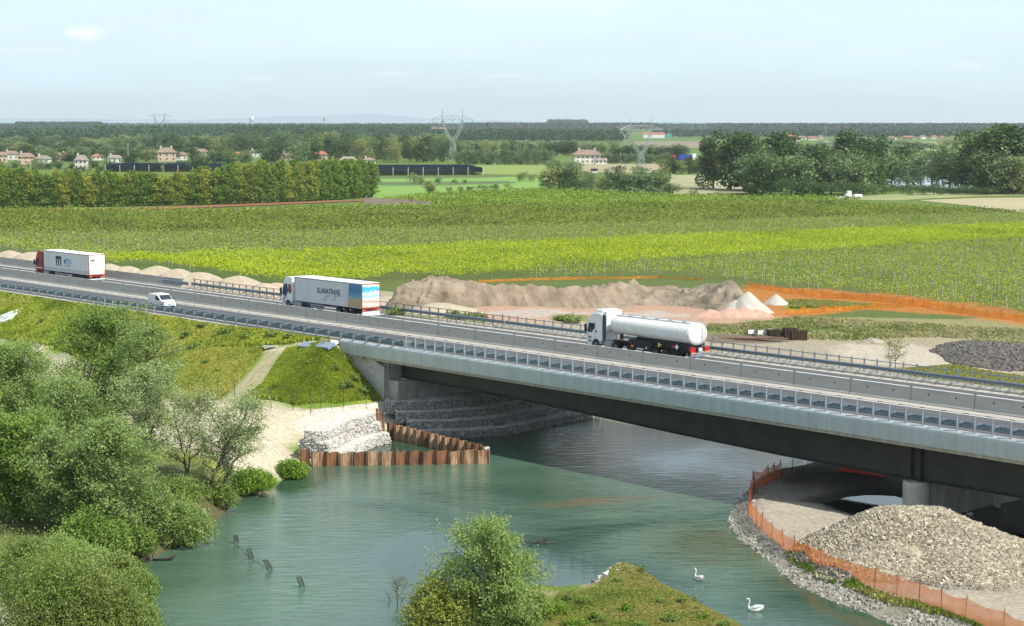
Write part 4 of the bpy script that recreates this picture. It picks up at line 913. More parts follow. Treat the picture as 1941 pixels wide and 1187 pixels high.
for k, (px, py) in enumerate([(1424, 636), (1442, 637), (1460, 634)]):
    q = GT(px, py); s = F / q[1]; r = root('pale_panel_stand', q, .1, 'low white panel stand in the short row beside the rusty crates', 'panel stand', 'white panel stands on the worksite')
    m = MB(); m.box(-.45, .45, -.04, .04, .2, .7); m.build('panel', roof_w, r)
    m = MB(); m.box(-.5, -.455, -.3, .3, 0, .8); m.box(.455, .5, -.3, .3, 0, .8); m.build('leg', galv_d, r)
m = MB(); q = GT(1400, 643); m.box(-6, 5.5, -.4, .4, 0, .22)
for a in np.arange(-6, 5.4, .5): m.box(a, a + .08, -.46, -.401, 0, .25)
o = m.build('pile_stack', pm('stack_brown', (.20, .12, .08), (.12, .075, .05), .8, .95, stretch=(1, 4, 1)), None); o.location = q; o.rotation_euler = (0, 0, .02); tag(o, 'long low stack of rusty sheet piles lying beside the crates', 'steel stack')
# pale site vehicle out in the vines
q = GT(1610, 378)
r = root('tractor', q, .2, 'small white tractor with a low trailer at the edge of the tan field', 'tractor')
m = MB(); m.bbox(-1.6, .6, -.9, .9, .9, 2.0, .2); m.build('body', white_p, r); m = MB(); m.bbox(-.9, .5, -.8, .8, 2.0, 3.0, .15); m.build('cab', roof_w, r)
m = MB(); m.bbox(1.6, 4.6, -1, 1, .9, 1.8, .1); m.box(.6, 1.6, -.1, .1, .9, 1.0); m.build('trailer', white_p, r); m = MB(); m.bbox(-5.8, -1.8, -1, 1, .4, 1.0, .1); m.build('front_tool', grey_l, r)
for a in (-1.2, .3, 3.2): wheel(r, a, -1.1, -.8, .55)

# ================================================================ ORANGE NETTING
def netmat(name, c1, c2, alpha=.6):
    m, t, o, b = _base(name); n = t.nodes.new; l = t.links.new
    tc = n('ShaderNodeTexCoord'); nz = n('ShaderNodeTexNoise'); nz.inputs['Scale'].default_value = 1.1; nz.inputs['Detail'].default_value = 4; l(tc.outputs['Object'], nz.inputs[0])
    mx = n('ShaderNodeMix'); mx.data_type = 'RGBA'; mr = n('ShaderNodeMapRange'); mr.inputs[1].default_value = .35; mr.inputs[2].default_value = .65; l(nz.outputs[0], mr.inputs[0]); l(mr.outputs[0], mx.inputs[0])
    mx.inputs[6].default_value = (*c1, 1); mx.inputs[7].default_value = (*c2, 1)
    d = n('ShaderNodeBsdfDiffuse'); l(mx.outputs[2], d.inputs[0]); tl = n('ShaderNodeBsdfTranslucent'); l(mx.outputs[2], tl.inputs[0])
    a = n('ShaderNodeMixShader'); a.inputs[0].default_value = .4; l(d.outputs[0], a.inputs[1]); l(tl.outputs[0], a.inputs[2])
    tp = n('ShaderNodeBsdfTransparent'); mm = n('ShaderNodeMapRange'); mm.inputs[1].default_value = .3; mm.inputs[2].default_value = .7; mm.inputs[3].default_value = alpha - .15; mm.inputs[4].default_value = min(1, alpha + .15); l(nz.outputs[0], mm.inputs[0])
    ms = n('ShaderNodeMixShader'); l(mm.outputs[0], ms.inputs[0]); l(tp.outputs[0], ms.inputs[1]); l(a.outputs[0], ms.inputs[2]); l(ms.outputs[0], o.inputs[0])
    return m
def resample(pts, step):
    P = [np.array(p[:2]) for p in pts]; r = [P[0]]
    for a, b in zip(P[:-1], P[1:]):
        n = max(1, int(round(np.linalg.norm(b - a) / step)))
        for k in range(1, n + 1): r.append(a + (b - a) * k / n)
    return r
def net_fence(pts, h, label, mat, post_m, sp=2.2, sag=.18, seed=3, lean=.25, hfun=None):
    r_ = np.random.default_rng(seed); P = resample(pts, sp)
    c = np.mean(P, 0); z0 = Tz(*c); r = root('netting_fence', (c[0], c[1], z0), 0, label, 'netting fence')
    V = []; Fc = []; k = 6; hs = r_.uniform(.86, 1.08, len(P)) * h; ln = r_.uniform(-lean, lean, (len(P), 2)) * .5
    if hfun: hs = hs * np.array([hfun(i / (len(P) - 1)) for i in range(len(P))])
    for i in range(len(P)):
        last = i == len(P) - 1
        for j in range(1 if last else k):
            t = j / k; p = P[i] * (1 - t) + (P[i + 1] * t if not last else 0)
            hh = hs[i] * (1 - t) + (hs[i + 1] * t if not last else 0) - sag * 4 * t * (1 - t) * r_.uniform(.6, 1.3)
            l2 = ln[i] * (1 - t) + (ln[i + 1] * t if not last else 0)
            wv = r_.uniform(-.05, .05, 2); z = Tz(*p) - z0
            V += [(p[0] - c[0], p[1] - c[1], z + .02), (p[0] - c[0] + l2[0] * .5 + wv[0], p[1] - c[1] + l2[1] * .5 + wv[1], z + hh * .5), (p[0] - c[0] + l2[0] + wv[1], p[1] - c[1] + l2[1], z + hh)]
    for q in range(len(V) // 3 - 1): Fc += [(3 * q, 3 * q + 3, 3 * q + 4, 3 * q + 1), (3 * q + 1, 3 * q + 4, 3 * q + 5, 3 * q + 2)]
    link('netting', mesh('netting', V, Fc, mat, smooth=True), r)
    for i in range(len(P)):
        z = Tz(*P[i]) - z0; m = MB(); a = P[i] - c
        m.tube([(a[0] + .03, a[1] + .05, z - .1), (a[0] + ln[i][0] + .03, a[1] + ln[i][1] + .05, z + hs[i] + .12)], .028, 5); m.build('post', post_m, r)
    return r
onet = netmat('orange_netting', (.82, .21, .05), (.86, .32, .10), .66); onet2 = netmat('orange_netting_far', (.74, .22, .02), (.80, .32, .03), .62)
postr = pm('post_rust', (.13, .06, .04), (.08, .04, .03), 3, .8)
NB = [(1418, 976), (1442, 1008), (1485, 1041), (1505, 1053), (1557, 1081), (1597, 1094), (1657, 1114), (1742, 1144), (1828, 1176), (1900, 1205), (1990, 1230)]
net_fence([GT(a, b) for a, b in NB], 1.35, 'orange netting fence curving along the stony rim in front of the stone heap', onet, postr, 2.3)
onet3 = netmat('orange_netting_red', (.66, .10, .03), (.80, .18, .05), .7)
net_fence([GT(a, b) for a, b in [(1418, 975), (1424, 952), (1430, 931), (1455, 918), (1480, 905)]], 1.5, 'bunched reddish orange netting at the tip of the spit beside the bridge shade', onet3, postr, 1.3, .25, 5)
net_fence([GT(a, b) for a, b in [(1481, 904), (1500, 895), (1530, 885), (1566, 876)]], 1.15, 'thin faded netting with dark posts running under the bridge', netmat('faded_netting', (.30, .12, .10), (.40, .25, .22), .3), postr, 2.6, .1, 6)
net_fence([GT(1588, 893), GT(1640, 901), GT(1682, 905)], .75, 'crumpled red netting lying in the dark under the bridge deck', netmat('red_netting', (.50, .05, .03), (.55, .08, .04), .85), postr, 1.6, .3, 8, .6)
net_fence([GT(a, b) for a, b in [(905, 536), (980, 533), (1100, 530), (1250, 528), (1330, 532)]], .55, 'orange netting line seen over the crest of the spoil bank', onet2, postr, 3.2, .15, 9)
net_fence([GT(a, b) for a, b in [(1420, 545), (1500, 557), (1560, 565), (1640, 571), (1700, 575), (1760, 583), (1800, 592), (1870, 602), (1960, 612)]], 1.05, 'orange netting along the edge of the vines right of the gravel heaps', onet2, postr, 3.2, .25, 10, .6)
net_fence([GT(a, b) for a, b in [(1490, 596), (1560, 592), (1620, 588), (1700, 583), (1750, 582)]], 1.0, 'sagging second strip of orange netting between the two grass patches', onet2, postr, 3.4, .4, 11, .8)
net_fence([GT(a, b) for a, b in [(888, 602), (905, 603), (925, 606)]], .8, 'short scrap of orange netting behind the far guard rail', onet2, postr, 1.4, .2, 12, .5)

# ================================================================ GABIONS, SHEET PILES
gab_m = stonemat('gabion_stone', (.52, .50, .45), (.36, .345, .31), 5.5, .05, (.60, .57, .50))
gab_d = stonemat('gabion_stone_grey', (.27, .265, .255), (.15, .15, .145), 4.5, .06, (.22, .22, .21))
def gabion(front, z0, z1, depth, mat, label, name='gabion_wall'):
    """a stepped basket of stones following the front line; depth is away from the water (towards the slope)"""
    P = resample([p for p in front], .9); n = len(P); P = np.array(P)
    c = P.mean(0); tn = np.gradient(P, axis=0); tn /= np.linalg.norm(tn, axis=1)[:, None]; nr = np.stack([-tn[:, 1], tn[:, 0]], 1)
    r_ = np.random.default_rng(int(abs(z1) * 100)); V = []; Fc = []
    K = 9
    for i in range(n):
        jz = r_.uniform(-.05, .05, 4); f = P[i] - c; jj = r_.uniform(-.07, .07)
        b = f + nr[i] * depth
        mid = f + nr[i] * (depth * .5)
        V += [(*(f), z0), (*(f - nr[i] * (.06 + jj)), (z0 + z1) / 2), (*(f + nr[i] * .05), z1 - .06 + jz[0]), (*(f + nr[i] * .16), z1 + jz[1] * .5), (*mid, z1 + .02 + jz[2]), (*(b - nr[i] * .1), z1 + jz[3]), (*b, z1 - .1), (*b, z0)]
    K = 8
    for i in range(n - 1):
        for k in range(K): j = (k + 1) % K; Fc.append((i * K + k, i * K + j, (i + 1) * K + j, (i + 1) * K + k))
    Fc += [tuple(range(K - 1, -1, -1)), tuple((n - 1) * K + k for k in range(K))]
    o = link(name, mesh(name, V, Fc, mat), None, (c[0], c[1], 0)); tag(o, label, 'gabion wall')
    V = np.array(V).reshape(n, K, 3); lt = mat is gab_m
    for nm_, ks, sz, dn, cs in (('face_stones', [0, 1], .12, 150, ((.34, .325, .29), (.66, .63, .57)) if lt else ((.12, .12, .11), (.42, .41, .385))), ('top_stones', [3, 4], .08, 210, ((.50, .47, .42), (.72, .69, .62)) if lt else ((.40, .39, .37), (.68, .66, .62)))):  # lit treads and shaded risers put into the stone colours: tops paler, faces darker
        m_ = int(n * dn); i = r_.integers(0, n - 1, m_); k = r_.choice(ks, m_); s_, t_ = r_.random((m_, 1)), r_.random((m_, 1))
        Pq = (V[i, k] * (1 - s_) + V[i, k + 1] * s_) * (1 - t_) + (V[i + 1, k] * (1 - s_) + V[i + 1, k + 1] * s_) * t_
        st = link('stones', rocks(Pq, sz, rockmat('gabion_' + nm_ + ('_light' if lt else '_grey'), *cs), n, .8), o); st['kind'] = 'stuff'
    return o
W0 = G(1110, 792, 0); 
def under(z, du):    # under-bridge front line in motorway axes, from the near side to the far side
    return [UW(-32.2 + du - 2.2, -1.0), UW(-31.6 + du, 3), UW(-30.6 + du, 7), UW(-31.6 + du, 13), UW(-33.3 + du + .4, 20), UW(-33 + du, 24)]
tiers = [(0, -.4, .65, 2.6), (-1.9, .3, 1.35, 2.4), (-3.7, 1.0, 2.05, 2.3), (-5.4, 1.7, 2.85, 3.4)]
labs = ['lowest grey gabion course at the waterline under the bridge', 'second grey gabion course up from the water under the bridge', 'third grey gabion course under the bridge', 'topmost grey gabion course at the foot of the bridge abutment']
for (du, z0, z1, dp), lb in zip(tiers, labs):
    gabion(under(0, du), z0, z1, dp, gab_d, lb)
gabion([G(a, b, 3.0) for a, b in [(576, 816), (598, 817), (622, 815), (640, 806), (668, 792), (690, 786), (711, 780)]], 1.6, 3.0, 2.2, gab_m, 'upper curved gabion wall of pale stones above the small pool')
gabion([G(a, b, 2.1) for a, b in [(566, 834), (600, 836), (622, 838), (645, 825), (668, 810), (700, 801), (722, 799)]], .8, 2.05, 2.6, gab_m, 'middle curved gabion wall of pale stones, one step below the upper one')
gabion([G(a, b, 1.0) for a, b in [(575, 858), (640, 860), (670, 850), (688, 836), (712, 825), (738, 820)]], -.3, 1.0, 2.4, gab_m, 'lowest curved gabion wall of pale stones at the edge of the small pool')
def sheet_wall(p0, p1, z0, z1, label, pitch=1.2, amp=.2, step=None, mat2=None):
    p0 = np.array(p0[:2]); p1 = np.array(p1[:2]); L_ = np.linalg.norm(p1 - p0); n = int(round(L_ / pitch)); pitch = L_ / n
    ang = math.atan2(p1[1] - p0[1], p1[0] - p0[0]); r = root('sheet_pile_wall', (p0[0], p0[1], 0), ang, label, 'sheet pile wall')
    r_ = np.random.default_rng(n)
    for k in range(n):
        m = MB(); a = k * pitch; P = [(a, 0), (a + pitch * .14, -amp), (a + pitch * .46, -amp), (a + pitch * .60, amp), (a + pitch * .9, amp), (a + pitch * .985, 0.0)]
        th = .03; zt = (z1 if step is None else float(np.interp((k + .5) / n, [0, 1], step))) + r_.uniform(-.07, .07)
        prof = P + [(x_, y_ + th) for x_, y_ in P[::-1]]
        m.prism_z(prof, z0, zt); m.build('sheet_pile', mat2 or (rust if r_.random() < .5 else rust_l), r)
    return r
A_ = G(590, 884, 0); B_ = G(928, 879, 0)
sheet_wall(A_, B_, -1.5, 1.2, 'rusty sheet pile wall standing in the river in front of the small pool')
D0 = G(735, 830, 0); D1 = G(926, 874, 0)
sheet_wall(D0, D1, -1.5, 1.25, 'darker rusty sheet pile wall slanting from the gabions to the river point', pitch=1.15, step=(1.45, 1.3))
q = G(568, 884, 0); sheet_wall(q, (q[0] + .9, q[1], 0), -1, 1.5, 'single short rusty sheet pile at the shrub end of the river wall', .9, .12, None, rust)
q0 = G(712, 786, 2.6); q1 = G(726, 802, 1.5); 
r = root('sheet_pile_wall', (q0[0], q0[1], 0), math.atan2(q1[1] - q0[1], q1[0] - q0[0]), 'short stepped rusty sheet piling between the outer and the shaded gabions', 'sheet pile wall')
for k in range(3):
    m = MB(); m.prism_z([(k * .8, 0), (k * .8 + .12, -.14), (k * .8 + .4, -.14), (k * .8 + .5, .12), (k * .8 + .78, .12), (k * .8 + .78, .16), (k * .8 + .45, .16), (k * .8 + .35, -.1), (k * .8 + .14, -.1)], .6, 3.1 - k * .55); m.build('sheet_pile', rust, r)
m = MB(); m.tube([G(918, 852, 1.25), (B_[0] - .1, B_[1] + .5, 1.33)], .14, 8); o = m.build('tip_waler', concrete); tag(o, 'short pale pipe lying on the tip of the sheet pile walls', 'pipe')
# wire fence at the foot of the slope
gpost = pm('green_post', (.03, .09, .05), (.02, .06, .035), 3, .6)
fp = [(386, 753), (413, 757), (445, 761), (478, 768), (514, 775), (555, 780), (589, 783), (607, 776), (651, 772), (694, 768)]
r = root('wire_fence', GT(500, 775), 0, 'thin green wire fence with slim posts at the foot of the grassy slope', 'wire fence')
prev = None; c0 = Vector(r.location)
for k, (a, b) in enumerate(fp):
    q = Vector(GT(a, b)) - c0; m = MB(); m.tube([q, q + Vector((0, 0, 2.1))], .032, 5); m.build('post', gpost, r)
    if k in (1, 5, 7): m = MB(); m.tube([q + Vector((0, 0, 1.7)), q + Vector((1.2, -.3, 0.05))], .02, 4); m.build('brace', gpost, r)
    if prev:
        m = MB()
        for h in (.15, .8, 1.5): m.tube([prev + Vector((0, 0, h)), q + Vector((0, 0, h))], .006, 3)
        m.build('wire', gpost, r)
    prev = q
# blue grey sheets and pallet near the bridge end, tarp and drain on the slope
def slab(px, py, wx, wy, h, rz, mat, name, label, cat, tilt=0.0):
    q = GT(px, py); m = MB(); m.bbox(-wx / 2, wx / 2, -wy / 2, wy / 2, 0, h, .02); o = m.build(name, mat); o.location = (q[0], q[1], q[2] + .12); o.rotation_euler = (tilt, 0, rz); return tag(o, label, cat)
bl = pm('blue_grey_sheet', (.24, .29, .36), (.17, .21, .27), 1.5, .4)
slab(588, 659, 2.2, 1.2, .25, -.5, bl, 'sheet_cover', 'left blue-grey covering sheet beside the bridge end', 'cover', .3)
slab(617, 660, 1.9, 1.1, .3, -.7, bl, 'sheet_cover', 'right blue-grey covering sheet with a white strip, nearest the bridge end', 'cover', .4)
slab(630, 656, 1.0, .9, .3, -.7, roof_w, 'white_board', 'small white board leaning between the blue-grey sheet and the bridge end', 'board', .5)
slab(512, 660, 1.6, .6, .12, -.2, concrete, 'concrete_slab', 'small concrete slab at the top of the worn track', 'slab')
V = []; nn = 26; q = GT(8, 605); c = q
gx_ = np.linspace(-7, 2.2, nn); gy_ = np.linspace(-3.4, 1.8, nn)
for j in gy_:
    for i in gx_:
        wx, wy = q[0] + i + j * .2, q[1] + j * .6; V.append((wx - c[0], wy - c[1], Tz(wx, wy) - c[2] + .08 + .55 * float(fbm(np.array([wx]), np.array([wy]), 1.1, 8, 3)[0]) * (1 if -6 < i < 2 and -3 < j < 1.4 else .1)))
ii = (np.arange(nn - 1)[:, None] * nn + np.arange(nn - 1)[None, :]).ravel()
tag(link('tarpaulin', mesh('tarpaulin', V, np.stack([ii, ii + 1, ii + nn + 1, ii + nn], 1), pm('white_tarp', (.72, .76, .80), (.50, .54, .60), 1.2, .4), smooth=False), None, c), 'crumpled white tarpaulin spread on the grassy motorway slope', 'tarpaulin')
q = GT(62, 628); q2 = GT(88, 600); m = MB(); v = Vector(q2) - Vector(q); m.tube([(0, 0, .05), v * .5 + Vector((0, 0, .12)), v + Vector((0, 0, .1))], [.07, .16, .1], 7); o = m.build('drain_hose', dark, None, True); o.location = q; tag(o, 'dark drain hose lying across the grassy slope', 'hose')
# stone rims
def rim(name, line, width, count, size, mat, label, seed, z_up=.0):
    P = resample(line, .6); r_ = np.random.default_rng(seed); P = np.array(P); k = r_.integers(0, len(P) - 1, count); t = r_.random(count)[:, None]
    tn = P[k + 1] - P[k]; tn /= np.linalg.norm(tn, axis=1)[:, None]; nr = np.stack([-tn[:, 1], tn[:, 0]], 1)
    q = P[k] + (P[k + 1] - P[k]) * t + nr * r_.uniform(-.3, width, count)[:, None]
    z = T(q[:, 0], q[:, 1]); c = P.mean(0)
    V = np.stack([q[:, 0] - c[0], q[:, 1] - c[1], np.maximum(z, -.25) + z_up], 1)
    o = link(name, rocks(V, size, mat, seed, .8), None, (c[0], c[1], 0)); tag(o, label, 'stones', kind='stuff'); return o
rip = rockmat('riprap_rock', (.20, .185, .15), (.44, .41, .34))
rim('riprap', P0([(1690, 1187), (1630, 1160), (1564, 1137), (1498, 1105), (1449, 1060), (1409, 1031), (1385, 1005), (1376, 985), (1392, 955), (1412, 932), (1440, 903), (1500, 872)])[::-1], 1.8, 12000, .14, rip, 'pale broken stones lining the water edge of the spit', 31)
rim('riprap', P0([(1900, 1262), (1690, 1187)])[::-1], 2.1, 4500, .14, rip, 'pale broken stones at the near end of the spit edge', 32)
isl_l = P0([(1060, 1128), (1128, 1116), (1133, 1095), (1160, 1077), (1215, 1082), (1240, 1100)])
rim('riprap', isl_l[1:4][::-1], 2.2, 700, .30, rockmat('islet_rock', (.30, .29, .26), (.58, .56, .50)), 'pale stones at the tip of the grassy islet', 33)
# ================================================================ THINGS IN THE WATER
def frame_fin(px, py, h, lean, lab):
    q = G(px, py, 0); r = root('mooring_fin', (q[0], q[1], 0), .3, lab, 'river fin', 'slatted fins on the line across the river')
    m = MB()
    for s_ in (-.22, .22): m.tube([(s_ * .6, 0, -.2), (s_ * .6 + lean, 0, h)], .035, 5)
    m.build('upright', pm('wet_wood', (.07, .09, .075), (.04, .055, .045), 3, .6), r)
    m = MB()
    for k in range(6): z = .1 + k * h / 6.5; m.box(-.17 + lean * z / h, .17 + lean * z / h, -.02, .02, z, z + .07)
    m.build('slat', MC['wet_wood'], r)
for (px, py, h, ln) in [(449, 1030, .55, -.1), (478, 1060, .75, -.25), (515, 1080, .7, -.45), (575, 1114, .75, -.3)]: frame_fin(px, py, h, ln, 'small dark slatted fin leaning in the green water on the mooring line')
pts = [G(330, 880, 4), G(365, 925, 2.4), G(420, 990, .9), G(449, 1032, .05), G(478, 1060, .04), G(515, 1082, .03)]
m = MB(); m.tube(pts, .018, 4); tag(m.build('mooring_line', galv_d), 'thin line strung from the bank trees to the fins in the river', 'line')
q = G(385, 965, 1.4); m = MB(); m.tube([(0, 0, 0), (.3, -.1, -.5)], .09, 6); o = m.build('float', roof_w); o.location = q; tag(o, 'small pale float on the line beside the bank', 'float')
r_ = np.random.default_rng(3)
m = MB()
for k in range(26):
    a = Vector((r_.uniform(-.8, .8), r_.uniform(-.5, .5), r_.uniform(-.05, .1))); b = a + Vector((r_.uniform(-.6, .8), r_.uniform(-.3, .3), r_.uniform(-.05, .35))); m.tube([a, b], [r_.uniform(.03, .07), .015], 5)
o = m.build('driftwood', bark); o.location = G(1022, 1029, 0); tag(o, 'tangle of brown driftwood caught in midstream', 'driftwood')
m = MB(); m.tube([(-1.0, 0, .05), (-.3, 0, .06), (.2, .05, .12), (.62, .1, .5)], [.08, .11, .10, .03], 7); m.tube([(-1.0, 0, .0), (-1.05, 0, .45)], [.05, .02], 5); o = m.build('log', pm('wet_log', (.03, .022, .018), (.02, .015, .012), 4, .5), None, True); o.location = G(318, 1063, 0); tag(o, 'dark broken log sticking out of the water below the willow', 'log')
m = MB(); m.tube([(-.3, 0, 0), (0, 0, .08), (.3, 0, .0)], [.04, .09, .04], 6); o = m.build('float_debris', MC['wet_log'], None, True); o.location = G(498, 942, 0); tag(o, 'small dark piece of flotsam near the bank shrubs', 'driftwood')
# swans
swan_w = pm('swan_feather', (.80, .79, .76), (.72, .71, .68), 3, .8); beak = pm('swan_beak', (.55, .18, .03), (.4, .12, .02), 3, .5)
def swan(px, py, rz, lab, s=1.0, wz=0.0):
    q = G(px, py, wz); r = root('swan', (q[0], q[1], wz), rz, lab, 'swan'); nn = 20
    prof = [(-.62, .36, .02, .03), (-.55, .33, .06, .05), (-.42, .26, .15, .12), (-.22, .20, .235, .20), (0, .18, .27, .23), (.2, .17, .25, .22), (.38, .18, .17, .18), (.46, .24, .10, .12), (.50, .34, .065, .075)]
    neck = [(.50, .46, .052), (.46, .60, .045), (.42, .74, .042), (.44, .86, .040), (.50, .93, .045), (.57, .92, .055), (.64, .885, .040), (.68, .865, .022)]
    V = []; Fc = []; rings = 0
    def ringat(x, z, ry, rzz, tx, tz):
        nonlocal rings
        for k in range(nn):
            t = 2 * math.pi * k / nn; V.append((x - tz * math.sin(t) * rzz, math.cos(t) * ry, z + tx * math.sin(t) * rzz))
        rings += 1
    path = [(a, b) for a, b, _, _ in prof] + [(a, b) for a, b, _ in neck]
    for i, (a, b) in enumerate(path):
        p, n_ = path[max(i - 1, 0)], path[min(i + 1, len(path) - 1)]; dx, dz = n_[0] - p[0], n_[1] - p[1]; l = math.hypot(dx, dz); tx, tz = dx / l, dz / l
        if i < 7: tx, tz = 1, 0
        ry, rz2 = (prof[i][2], prof[i][3]) if i < len(prof) else (neck[i - len(prof)][2],) * 2
        ringat(a, b, ry, rz2, tx, tz)
    for i in range(rings - 1):
        for k in range(nn): j = (k + 1) % nn; Fc.append((i * nn + k, i * nn + j, (i + 1) * nn + j, (i + 1) * nn + k))
    Fc += [tuple(range(nn)), tuple((rings - 1) * nn + k for k in range(nn - 1, -1, -1))]
    V = [(a * s, b * s, c_ * s - .06) for a, b, c_ in V]
    link('body', mesh('body', V, Fc, swan_w, smooth=True), r)
    for s_ in (-1, 1):
        m = MB(); m.tube([(.28 * s, s_ * .13 * s, .22 * s), (0, s_ * .21 * s, .30 * s), (-.3 * s, s_ * .15 * s, .36 * s), (-.62 * s, s_ * .04 * s, .42 * s)], [.05 * s, .10 * s, .07 * s, .01], 8); m.build('wing', swan_w, r, True)
    m = MB(); m.tube([(.66 * s, 0, .83 * s), (.70 * s, 0, .80 * s), (.77 * s, 0, .775 * s)], [.026, .022, .006], 6); m.build('beak', beak, r)
    return r
swan(1325, 1100, 2.1, 'white swan with its back turned, swimming between the islet and the spit', .82)
swan(1432, 1158, 2.9, 'white swan seen from the side, nearest the bottom of the picture', .86)
swan(1890, 961, 1.8, 'small white swan on the dark pool behind the bridge pier, on the far side', .8, .66)
swan(1838, 976, 2.6, 'second white bird on the dark pool, closer to the pier', .45, .66)
# ================================================================ VEGETATION
def leaf_arrays(Cn, size, r, aspect=.55, up=.35):
    """one small quad per centre, turned at random"""
    n = len(Cn); nv = r.normal(size=(n, 3)); nv[:, 2] = np.abs(nv[:, 2]) + up; nv /= np.linalg.norm(nv, axis=1)[:, None]
    a = np.cross(nv, r.normal(size=(n, 3))); a /= np.linalg.norm(a, axis=1)[:, None] + 1e-9; b = np.cross(nv, a)
    s = (size * r.uniform(.6, 1.35, n))[:, None] * .5
    a = a * s; b = b * s * aspect
    V = np.stack([Cn - a, Cn - b * 1.0 + a * .1, Cn + a, Cn + b + a * .1], 1).reshape(-1, 3)
    return V, np.arange(4 * n).reshape(-1, 4)
def leafmesh(name, Cn, size, mat, seed, aspect=.55, up=.35):
    r = np.random.default_rng(seed); V, Fq = leaf_arrays(np.asarray(Cn), size, r, aspect, up)
    return mesh(name, V, Fq, mat, fattr=r.random(len(Fq)))
def clumped(Cn, s, seed, th):
    # leaves gather in sprays: thin them where a coarse noise is low, so gaps and dark hollows stay between
    a = vnoise(Cn[:, 0] + Cn[:, 2] * .6, Cn[:, 1] - Cn[:, 2] * .3, s, seed); b = vnoise(Cn[:, 2], Cn[:, 0] * .8 - Cn[:, 1] * .6, s * .8, seed + 3); c = vnoise(Cn[:, 1] + Cn[:, 2], Cn[:, 0], s * .45, seed + 6)
    v = a * .4 + b * .4 + c * .2; return Cn[(v > th) | (np.random.default_rng(seed).random(len(Cn)) < .12)]
def polytube(acc, P, R, n):
    V, Fq, k0 = acc
    for i in range(len(P)):
        t = P[min(i + 1, len(P) - 1)] - P[max(i - 1, 0)]; t = t / (np.linalg.norm(t) + 1e-9)
        a = np.cross(t, (0, 0, 1) if abs(t[2]) < .95 else (1, 0, 0)); a /= np.linalg.norm(a); b = np.cross(t, a)
        for k in range(n): th = 2 * math.pi * k / n; V.append(P[i] + (a * math.cos(th) + b * math.sin(th)) * R[i])
    base = len(V) - len(P) * n
    for i in range(len(P) - 1):
        for k in range(n): j = (k + 1) % n; Fq.append((base + i * n + k, base + (i + 1) * n + k, base + (i + 1) * n + j, base + i * n + j))
def grow_tree(name, loc, H, R, seed, mat, label, cat='tree', group=None, n_limb=16, leaf=.2, n_leaf=18900, low=.25, lean=(0, 0), open_=1.0, prof=None, bark_m=None, droop=.0, r0=None, aspect=.5, limb_up=.6, stems=1):
    r = np.random.default_rng(seed); acc = ([], [], 0); tips = []
    prof = prof or (lambda f: math.sin(min(1, max(0, (f - low) / (1 - low)) * .92 + .10) * math.pi) ** .6)
    r0 = r0 or H * .020
    for st in range(stems):
        so = np.array([r.uniform(-.1, .1), r.uniform(-.1, .1), 0]) * (H * .35 if stems > 1 else 0)
        sl = np.array([lean[0], lean[1], 0.0]) + (np.array([math.cos(st * 2.4), math.sin(st * 2.4), 0]) * .22 if stems > 1 else 0)
        nseg = 9; P = [so + np.array([0, 0, -.4])]; d = np.array([0, 0, 1.0])
        for i in range(nseg):
            f = (i + 1) / nseg; q = so + np.array([sl[0] * H * f ** 1.3, sl[1] * H * f ** 1.3, H * .93 * f]) + np.append(r.normal(0, H * .012, 2), 0); P.append(q)
        P = np.array(P); Rr = [r0 * (1 - .9 * i / nseg) / (stems ** .4) for i in range(nseg + 1)]; polytube(acc, P, Rr, 7)
        nl = max(4, int(n_limb / stems))
        for k in range(nl):
            f = low * .7 + (1 - low * .7) * (k + r.uniform(.1, .9)) / nl; x_ = f * nseg; i = min(int(x_), nseg - 1); p = P[i + 1] * (x_ - i) + P[i] * (1 - (x_ - i))
            az = k * 2.399 + r.uniform(-.4, .4) + seed; Ln = R * prof(f) * r.uniform(.75, 1.12) + .3
            hd = np.array([math.cos(az), math.sin(az), 0]); q = p.copy(); B = [q.copy()]; dirv = hd + np.array([0, 0, limb_up + .4 * f]); dirv /= np.linalg.norm(dirv)
            for s_ in range(5):
                dirv = dirv + np.array([*r.normal(0, .14, 2), .06 - droop * s_ * .12 + r.normal(0, .08)]); dirv /= np.linalg.norm(dirv); q = q + dirv * Ln / 5; B.append(q.copy())
            B = np.array(B); rb = r0 * (1 - .75 * f) * .5; polytube(acc, B, [rb * (1 - .8 * j / 5) + .008 for j in range(6)], 5)
            ns_ = 7
            for j in range(ns_):
                ff = .22 + .78 * (j + r.random()) / ns_; xx = ff * 5; ib = min(int(xx), 4); p2 = B[ib] * (1 - xx + ib) + B[ib + 1] * (xx - ib)
                d2 = r.normal(size=3); d2[2] = d2[2] * .6 + .25 - droop * .8; d2 = d2 / np.linalg.norm(d2) + hd * .35; L2 = Ln * .38 * r.uniform(.6, 1.2) + .25
                e2 = p2 + d2 * L2 * .55 + np.array([0, 0, .05]); e3 = e2 + (d2 + np.array([0, 0, -.25 * droop * 3 + .1])) * L2 * .45
                polytube(acc, np.array([p2, e2, e3]), [rb * .35 + .008, rb * .2 + .006, .005], 3)
                tips += [(p2 + e2) / 2, e2, (e2 + e3) / 2, e3, e3 + (e3 - e2) * .3]
    tips = np.array(tips); n = int(n_leaf)
    wgt = r.random(len(tips)) ** (1.6 * open_); wgt /= wgt.sum(); k = r.choice(len(tips), n, p=wgt)
    sp = R * .085 + .10; Cn = tips[k] + r.normal(0, 1, (n, 3)) * np.array([sp, sp, sp * .75]); Cn[:, 2] = np.maximum(Cn[:, 2], .1); Cn = clumped(Cn, max(.45, R * .17), seed, .42)
    t = root(name, loc, 0, label, cat, group)
    link('trunk', mesh('trunk', np.array(acc[0]), [tuple(f_) for f_ in acc[1]], bark_m or bark, smooth=True), t)
    link('crown', leafmesh('crown', Cn, leaf, mat, seed + 5, aspect), t)
    return t
